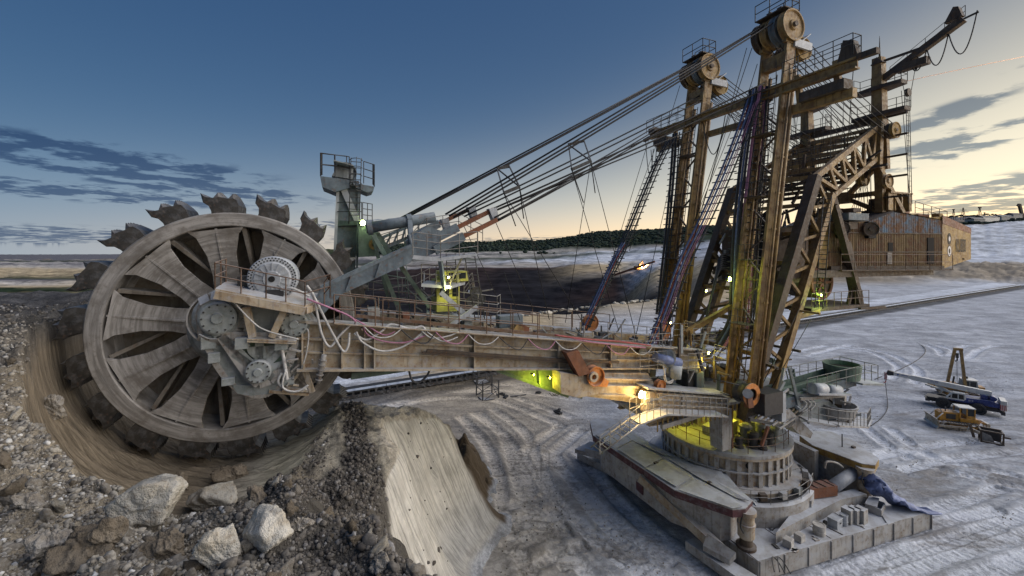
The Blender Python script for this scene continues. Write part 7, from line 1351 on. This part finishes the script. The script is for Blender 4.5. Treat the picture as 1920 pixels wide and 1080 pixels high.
pylon(1806, 1300, 40, 'lattice power pylon on the skyline right of the counterweight house'); pylon(1837, 1250, 42, 'tall dark lamp mast on the skyline between pylon and slope', False); pylon(1788, 1350, 34, 'thin leaning mast on the skyline just above the house rail', False); pylon(1846, 1280, 24, 'short dark mast close beside the taller lamp mast', False)
tag(MB().beam(gfar(1918, 1250)+Vector((0, 0, 0)), gfar(1916, 1250)+Vector((-8, 0, 46)), 6, 6).beam(gfar(1916, 1250)+Vector((-8, 0, 46)), gfar(1912, 1250)+Vector((-6, 0, 40)), 5, 5).build('floodlight_mast', M['mast_dark']), 'dark floodlight mast cut by the right edge of the picture', 'mast')
for px, Y, w, h, m_, lb in ((1850, 1150, 60, 14, 'paint_w', 'long pale shed on the rim under the short mast'), (1880, 1180, 44, 12, 'concrete', 'grey low shed on the rim left of the bushes'), (1900, 1220, 36, 16, 'concrete', 'tall grey shed near the right edge of the rim'), (1828, 1120, 40, 11, 'concrete', 'small grey shed on the rim just right of the house')):
    r = empty('rim_shed', gfar(px, Y), .2); tag(r, lb, 'shed'); MB().bb((-w/2, -10, -6), (w/2, 10, h)).build('wall', M[m_], r); MB().prism([(-w/2-1, -11, h+.1), (-w/2-1, 11, h+.1), (-w/2-1, 0, h+5)], (w+2, 0, 0)).build('roof', M['rail_dark'], r)
def blob_mesh(seed, sub, jag, squash=(1, 1, 1), planes=9):
    import bmesh
    bm = bmesh.new(); bmesh.ops.create_icosphere(bm, subdivisions=sub, radius=1); v = np.array([q.co[:] for q in bm.verts]); f = [[w.index for w in q.verts] for q in bm.faces]; bm.free()
    r = np.random.default_rng(seed); n = r.normal(size=(planes, 3)); n /= np.linalg.norm(n, axis=1)[:, None]; h = r.uniform(.50, .98, planes)
    d = np.maximum(v @ n.T, 1e-3); rad = np.minimum((h/d).min(1), 1.12)
    if sub > 1:
        for k, (fr, am) in enumerate(((1.7, .10), (4.1, .055), (9.0, .03), (18.0, .018))):
            rad = rad*(1+jag*am*np.array(vnoise(v[:, 0]*fr+seed*3.1+v[:, 2]*fr*.7, v[:, 1]*fr-v[:, 2]*fr*.8+k*11))*2.0)
    return v*rad[:, None]*np.array(squash), np.array(f)
def rock_mat(name, a, b_, c_, sc=3.0):
    m, nt, bs = new_mat(name); co = mk(nt, 'ShaderNodeTexCoord').outputs['Object']; n1 = noise(nt, co, sc*.6, 4, .6); n2 = noise(nt, co, sc*3, 4, .7); oi = mk(nt, 'ShaderNodeObjectInfo').outputs['Random']
    c = mixcol(nt, ramp(nt, n1, .38, .62), a, b_); c = mixcol(nt, m2(nt, 'MULTIPLY', ramp(nt, n2, .52, .7), .7), c, c_); k = ramp(nt, oi, 0, 1, .72, 1.2, False); kc = mk(nt, 'ShaderNodeCombineXYZ', {0: k, 1: k, 2: k}).outputs[0]
    nt.links.new(mixcol(nt, 1.0, c, kc, 'MULTIPLY'), bs.inputs['Base Color']); bs.inputs['Roughness'].default_value = .93; bs.inputs['Specular IOR Level'].default_value = .2
    h_ = m2(nt, 'ADD', m2(nt, 'MULTIPLY', n2, .10), m2(nt, 'MULTIPLY', noise(nt, co, sc*11, 3, .65), .03)); bp = mk(nt, 'ShaderNodeBump', {'Strength': .8, 'Distance': 1.0, 'Height': h_}); nt.links.new(bp.outputs[0], bs.inputs['Normal']); return m
M['rock'] = rock_mat('pale_limestone', (.40, .365, .30), (.50, .48, .43), (.23, .185, .135)); M['stone'] = rock_mat('mixed_stone', (.28, .25, .21), (.36, .34, .31), (.15, .125, .10), 5); M['clod'] = rock_mat('brown_clod', (.17, .14, .105), (.24, .205, .16), (.10, .085, .065), 4)
def tint_mat():
    m, nt, bs = new_mat('gravel'); col = mk(nt, 'ShaderNodeAttribute', attribute_name='Col').outputs['Color']; geo = mk(nt, 'ShaderNodeNewGeometry'); n2 = noise(nt, geo.outputs['Position'], 24, 3, .65); k = ramp(nt, n2, .3, .7, .7, 1.2); kc = mk(nt, 'ShaderNodeCombineXYZ', {0: k, 1: k, 2: k}).outputs[0]
    nt.links.new(mixcol(nt, 1.0, col, kc, 'MULTIPLY'), bs.inputs['Base Color']); bs.inputs['Roughness'].default_value = .95; bs.inputs['Specular IOR Level'].default_value = .15; return m
M['gravel'] = tint_mat()
RSTEP = rr
def terrain_z(x, y):
    r, ph = polar(np.asarray(x, float), np.asarray(y, float)); i = np.clip(np.searchsorted(rr, r)-1, 0, nr-2); fi = np.clip((r-rr[i])/(rr[i+1]-rr[i]), 0, 1); g_ = np.clip((np.radians(ph)-pp[0])/(pp[1]-pp[0]), 0, npn-1.001); j = g_.astype(int); fj = g_-j
    return (zb[i, j]*(1-fi)+zb[i+1, j]*fi)*(1-fj)+(zb[i, j+1]*(1-fi)+zb[i+1, j+1]*fi)*fj
def hit(px, py):
    Y = np.linspace(2.2, 32, 1500); z_ = CAMH-(py-HZ)/F*Y; x_ = (px-960)/F*Y; t_ = terrain_z(x_, Y); k = np.argmax(t_ > z_); return x_[k], Y[k], t_[k]
def mesh_from(v, f, name, mat, col=None):
    me = bpy.data.meshes.new(name); n = len(f); me.vertices.add(len(v)); me.vertices.foreach_set('co', v.astype(np.float32).ravel()); me.loops.add(n*3); me.loops.foreach_set('vertex_index', f.astype(np.int32).ravel()); me.polygons.add(n); me.polygons.foreach_set('loop_start', np.arange(0, 3*n, 3, dtype=np.int32)); me.polygons.foreach_set('loop_total', np.full(n, 3, np.int32)); me.update()
    if col is not None: a = me.attributes.new('Col', 'FLOAT_COLOR', 'POINT'); a.data.foreach_set('color', rgba(col).astype(np.float32).ravel())
    me.materials.append(mat); return me
# boulders: (column, foot row, width px, height px, seed, tilt, material, label)
BOULD = [(238, 985, 160, 92, 3, -.30, 'rock', 'largest pale limestone boulder on the rubble, left of centre'), (372, 962, 130, 46, 8, .05, 'rock', 'flat pale boulder just behind the largest one'), (482, 1036, 118, 78, 5, -.35, 'rock', 'angular whitish boulder at the right of the boulder group'), (404, 1066, 100, 84, 12, .8, 'rock', 'pale broken block just left of the angular whitish boulder'), (300, 1055, 96, 60, 16, .1, 'clod', 'brown crumbly clod in front of the largest boulder'), (182, 1040, 110, 70, 21, .2, 'clod', 'big brown crumbly clod below the largest boulder'), (118, 1078, 140, 58, 25, .0, 'clod', 'broad brown block at the bottom edge, left'), (70, 1050, 90, 60, 29, -.2, 'stone', 'grey rough block near the lower left corner'),
         (430, 905, 70, 34, 33, .2, 'clod', 'small brown clod behind the flat pale boulder'), (88, 778, 50, 50, 38, .1, 'stone', 'pale crumbly knob on the edge of the cut at left'), (712, 1078, 48, 44, 41, 0, 'stone', 'round grey stone at the bottom edge right of the boulders'), (325, 915, 46, 34, 44, .3, 'clod', 'brown crumb at the upper right of the largest boulder'), (470, 955, 74, 44, 52, .1, 'clod', 'brown clod between the flat boulder and the whitish one'), (30, 960, 70, 40, 57, 0, 'stone', 'grey stone at the left edge of the picture'), (560, 1000, 50, 34, 61, .2, 'stone', 'grey stone right of the whitish boulder')]
for px, py, w, h_, sd_, tl_, m_, lb in BOULD:
    x_, y_, z_ = hit(px, min(py, 1095)); d = .9*w*y_/F; hh = .85*h_*y_/F
    v, f = blob_mesh(sd_, 5, .65 if m_ == 'rock' else 2.0, (.56, .48, .56), 11 if m_ == 'rock' else 16); ext = v.max(0)-v.min(0); v = v/np.array([ext[0], max(ext[0], ext[1]), ext[2]])*np.array([d, d*.8, hh*1.25]); me = mesh_from(v, f, 'boulder', M[m_]); me.polygons.foreach_set('use_smooth', np.ones(len(f), bool)) if m_ != 'rock' else None
    o = bpy.data.objects.new('boulder', me); COL.objects.link(o); o.location = (x_, y_+d*.25, z_+hh*.28); o.rotation_euler = (0, tl_*.35, tl_); tag(o, lb, 'boulder')
# rubble: counted stones, then uncountable gravel
rg = np.random.default_rng(11)
def scatter(n, xr, yr, power=1.0):
    y_ = yr[0]+(yr[1]-yr[0])*rg.random(n)**power; k = rg.uniform(xr[0], xr[1], n); x_ = (k-960)/F*y_; return x_, y_
def zone_ok(x_, y_):
    h, r, ph, end, zn, n1, n2, sl, fc, U = bench(x_, y_); rub = (zn['top'] & (h > 6) & ((r > 26.5) | (ph > 17))) | (zn['slot'] & (ph+n1 > 9.5) & (r < 31) & (h > 4)); return rub & (end > .8), ph, r, n1
SB = [blob_mesh(100+i, 2, 1.5, (1, .85, .72), 8) for i in range(10)]; SS = [blob_mesh(200+i, 1, 1.0, (1, .85, .72), 7) for i in range(12)]
SM = [[mesh_from(v, f, 'stone', M[m_]) for v, f in (blob_mesh(300+i, 3, 1.6, (1, .85, .72), 10) for i in range(6))] for m_ in ('stone', 'clod', 'rock')]
x_, y_ = scatter(2600, (-30, 880), (3.6, 13), 1.6); ok, ph_, r_, n_ = zone_ok(x_, y_); x_, y_, ph_ = x_[ok][:285], y_[ok][:285], ph_[ok][:285]; z_ = terrain_z(x_, y_)
for i in range(len(x_)):
    s_ = (.035+.10*rg.random()**2)*(1+.04*y_[i]); dark_ = ph_[i] > 12
    o = bpy.data.objects.new('stone', SM[int(rg.choice(3, p=(.55, .3, .15)))][int(rg.integers(6))]); COL.objects.link(o); o.location = (x_[i], y_[i], z_[i]+s_*.25); o.scale = (s_, s_*rg.uniform(.7, 1.1), s_*rg.uniform(.7, 1.1)); o.rotation_euler = tuple(rg.uniform(0, 6.28, 3)); tag(o, 'loose fist to head sized stone strewn over the rubble bank', 'stone', 'loose stones on the rubble bank')
def pile(name, n, shapes, xr, yr, power, smin, smax, cols, label, okf=zone_ok, extra=0.0):
    x_, y_ = scatter(n, xr, yr, power); ok, ph_, r_, n_ = okf(x_, y_); x_, y_, ph_, r_, n_ = x_[ok], y_[ok], ph_[ok], r_[ok], n_[ok]; z_ = terrain_z(x_, y_); m = len(x_)
    s_ = smin*(smax/smin)**(rg.random(m)**2.2); ci = rg.random(m); vs, fs, cs = [], [], []; off = 0; which = rg.integers(len(shapes), size=m)
    for k, (v, f) in enumerate(shapes):
        ii = np.where(which == k)[0]
        if not len(ii): continue
        ang = rg.uniform(0, 6.28, (len(ii), 2)); ca, sa, cb2, sb2 = np.cos(ang[:, 0]), np.sin(ang[:, 0]), np.cos(ang[:, 1]), np.sin(ang[:, 1])
        V_ = np.repeat(v[None], len(ii), 0)*s_[ii, None, None]; X1 = V_[..., 0]*ca[:, None]-V_[..., 1]*sa[:, None]; Y1 = V_[..., 0]*sa[:, None]+V_[..., 1]*ca[:, None]; Z1 = V_[..., 2]; Y2 = Y1*cb2[:, None]-Z1*sb2[:, None]; Z2 = Y1*sb2[:, None]+Z1*cb2[:, None]
        P_ = np.stack([X1+x_[ii, None], Y2+y_[ii, None], Z2+(z_[ii]+s_[ii]*.2)[:, None]], -1); vs.append(P_.reshape(-1, 3)); fs.append((f[None]+(off+np.arange(len(ii))*len(v))[:, None, None]).reshape(-1, 3)); off += len(ii)*len(v)
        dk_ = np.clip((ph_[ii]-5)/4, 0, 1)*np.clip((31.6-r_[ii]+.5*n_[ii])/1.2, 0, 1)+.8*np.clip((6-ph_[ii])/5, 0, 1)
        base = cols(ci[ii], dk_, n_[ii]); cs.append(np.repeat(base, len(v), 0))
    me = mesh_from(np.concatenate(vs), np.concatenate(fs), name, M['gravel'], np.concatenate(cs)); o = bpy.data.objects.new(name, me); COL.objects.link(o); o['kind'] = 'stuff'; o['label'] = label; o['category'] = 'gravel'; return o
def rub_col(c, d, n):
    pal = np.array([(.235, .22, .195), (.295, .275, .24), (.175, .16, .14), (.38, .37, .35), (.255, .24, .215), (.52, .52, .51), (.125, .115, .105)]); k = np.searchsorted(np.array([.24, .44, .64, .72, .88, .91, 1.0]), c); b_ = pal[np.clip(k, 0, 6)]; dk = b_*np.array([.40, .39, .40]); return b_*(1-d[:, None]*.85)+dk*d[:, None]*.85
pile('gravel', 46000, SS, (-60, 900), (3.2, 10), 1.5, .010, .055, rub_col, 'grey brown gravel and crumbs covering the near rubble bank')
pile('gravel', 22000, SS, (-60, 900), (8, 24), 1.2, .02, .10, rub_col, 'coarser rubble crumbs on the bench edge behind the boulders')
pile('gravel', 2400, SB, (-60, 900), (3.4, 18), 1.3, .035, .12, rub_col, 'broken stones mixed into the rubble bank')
def fin_ok(x_, y_):
    h, r, ph, end, zn, n1, n2, sl, fc, U = bench(x_, y_); return (h > 3) & (end > .7) & (r > 20) & (r < 29) & (ph > -9) & (((r+.25*n1 > 24.9) & (r+.2*n2 < 25.9)) | ((ph+1.5*n1 > 9.5) & (r > 24.9)) | (zn['face'] & (rg.random(len(x_)) < .012))), np.full(len(x_), 14.0), np.full(len(x_), 28.0), n1
pile('gravel', 30000, SS, (560, 960), (12, 30), 1.0, .03, .13, rub_col, 'dark crumbs along the crest of the cut mound', fin_ok)
def floor_ok(x_, y_):
    hb_ = bench(x_, y_)[0]; n_ = fbm(x_*.35, y_*.35, 3); return (hb_ < .05) & (n_ > .15) & (polar(x_, y_)[0] > 10), np.full(len(x_), 20.0), np.full(len(x_), 40.0), n_
_tz = terrain_z
def terrain_z(x_, y_): return np.where(bench(np.asarray(x_, float), np.asarray(y_, float))[0] < .05, floor_h(np.asarray(x_, float), np.asarray(y_, float)), _tz(x_, y_))
pile('gravel', 7000, SS, (860, 1900), (20, 60), 1.3, .02, .075, rub_col, 'scattered crumbs and pebbles on the pit floor', floor_ok)
# pale stones along the edge of the coal pit
EM = [mesh_from(v, f, 'edge_stone', M['rock']) for v, f in (blob_mesh(400+i, 3, 1.5, (1, .8, .7), 9) for i in range(6))]
edge = [(780, 610), (830, 605), (1000, 590), (1150, 571), (1240, 561)]
for i in range(66):
    u = i/65+rg.uniform(-.006, .006); px = 800+440*u; py = np.interp(px, [e[0] for e in edge], [e[1] for e in edge])+rg.uniform(-1.2, 2.5); p = gz(px, py); s_ = rg.uniform(.35, .85); o = bpy.data.objects.new('edge_stone', EM[int(rg.integers(6))]); COL.objects.link(o); o.location = p+Vector((0, 0, .25*s_)); o.scale = (s_*1.3, s_, s_*.9); o.rotation_euler = (0, 0, rg.uniform(0, 6)); tag(o, 'pale boulder in the row along the edge of the dark coal pit', 'boulder', 'boulders along the pit edge')
# woods on the skyline hills
def wood(n, pr, Yr, hr, label):
    px = rg.uniform(*pr, n); Y = rg.uniform(*Yr, n); z0, c0 = far(px, Y); x_ = (px-960)/F*Y; g_ok = (c0[:, 1] > c0[:, 0]*1.1); x_, Y, z0 = x_[g_ok], Y[g_ok], z0[g_ok]; h_ = rg.uniform(*hr, len(x_)); z0 = z0+np.clip(Y, 0, 1500)*.0032*fbm(x_*.02, Y*.012, 5)+np.clip(Y-1100, 0, 2000)*.004*fbm(x_*.006+3, Y*.004, 4)*sstep(1100, 1700, Y)
    v, f = SS[3]; V_ = v[None]*h_[:, None, None]*rg.uniform(.7, 1.3, (len(x_), 1, 3)); V_ = V_+np.stack([x_, Y, z0+h_*.6], -1)[:, None]; F_ = (f[None]+(np.arange(len(x_))*len(v))[:, None, None]).reshape(-1, 3); col = np.repeat(np.array([.030, .045, .036])[None]*rg.uniform(.6, 1.5, (len(x_), 1)), len(v), 0)  # distance haze is put into the tree colour, lighter and bluer
    me = mesh_from(V_.reshape(-1, 3), F_, 'forest', M['gravel'], col); o = bpy.data.objects.new('forest', me); COL.objects.link(o); o['kind'] = 'stuff'; o['label'] = label; o['category'] = 'forest'
wood(9000, (640, 1520), (1450, 2800), (4, 10), 'dark forest on the hills along the skyline'); wood(1500, (1600, 2000), (900, 1750), (3, 8), 'dark bushes on the rim at the right')
# contrail high in the evening sky
def ray(px, py, Y): return Vector(((px-960)/F*Y, Y, CAMH-(py-HZ)/F*Y))
M['trail'], nt_, bs_ = new_mat('ice_trail'); nt_.nodes.remove(bs_); tl_ = mk(nt_, 'ShaderNodeBsdfTranslucent', {'Color': (.55, .42, .34, 1)}); df_ = mk(nt_, 'ShaderNodeBsdfDiffuse', {'Color': (.85, .75, .66, 1)}); ad_ = mk(nt_, 'ShaderNodeAddShader', {0: tl_.outputs[0], 1: df_.outputs[0]}); nt_.links.new(ad_.outputs[0], nt_.nodes['Material Output'].inputs[0])
ct = MB(); ct.path([ray(1655, 163, 9500), ray(1740, 143, 9000), ray(1830, 124, 8600), ray(1990, 92, 8200)], 6.5, 8); o = ct.build('contrail', M['trail']); o['kind'] = 'stuff'; o['label'] = 'thin straight pale contrail in the evening sky'; o['category'] = 'contrail'
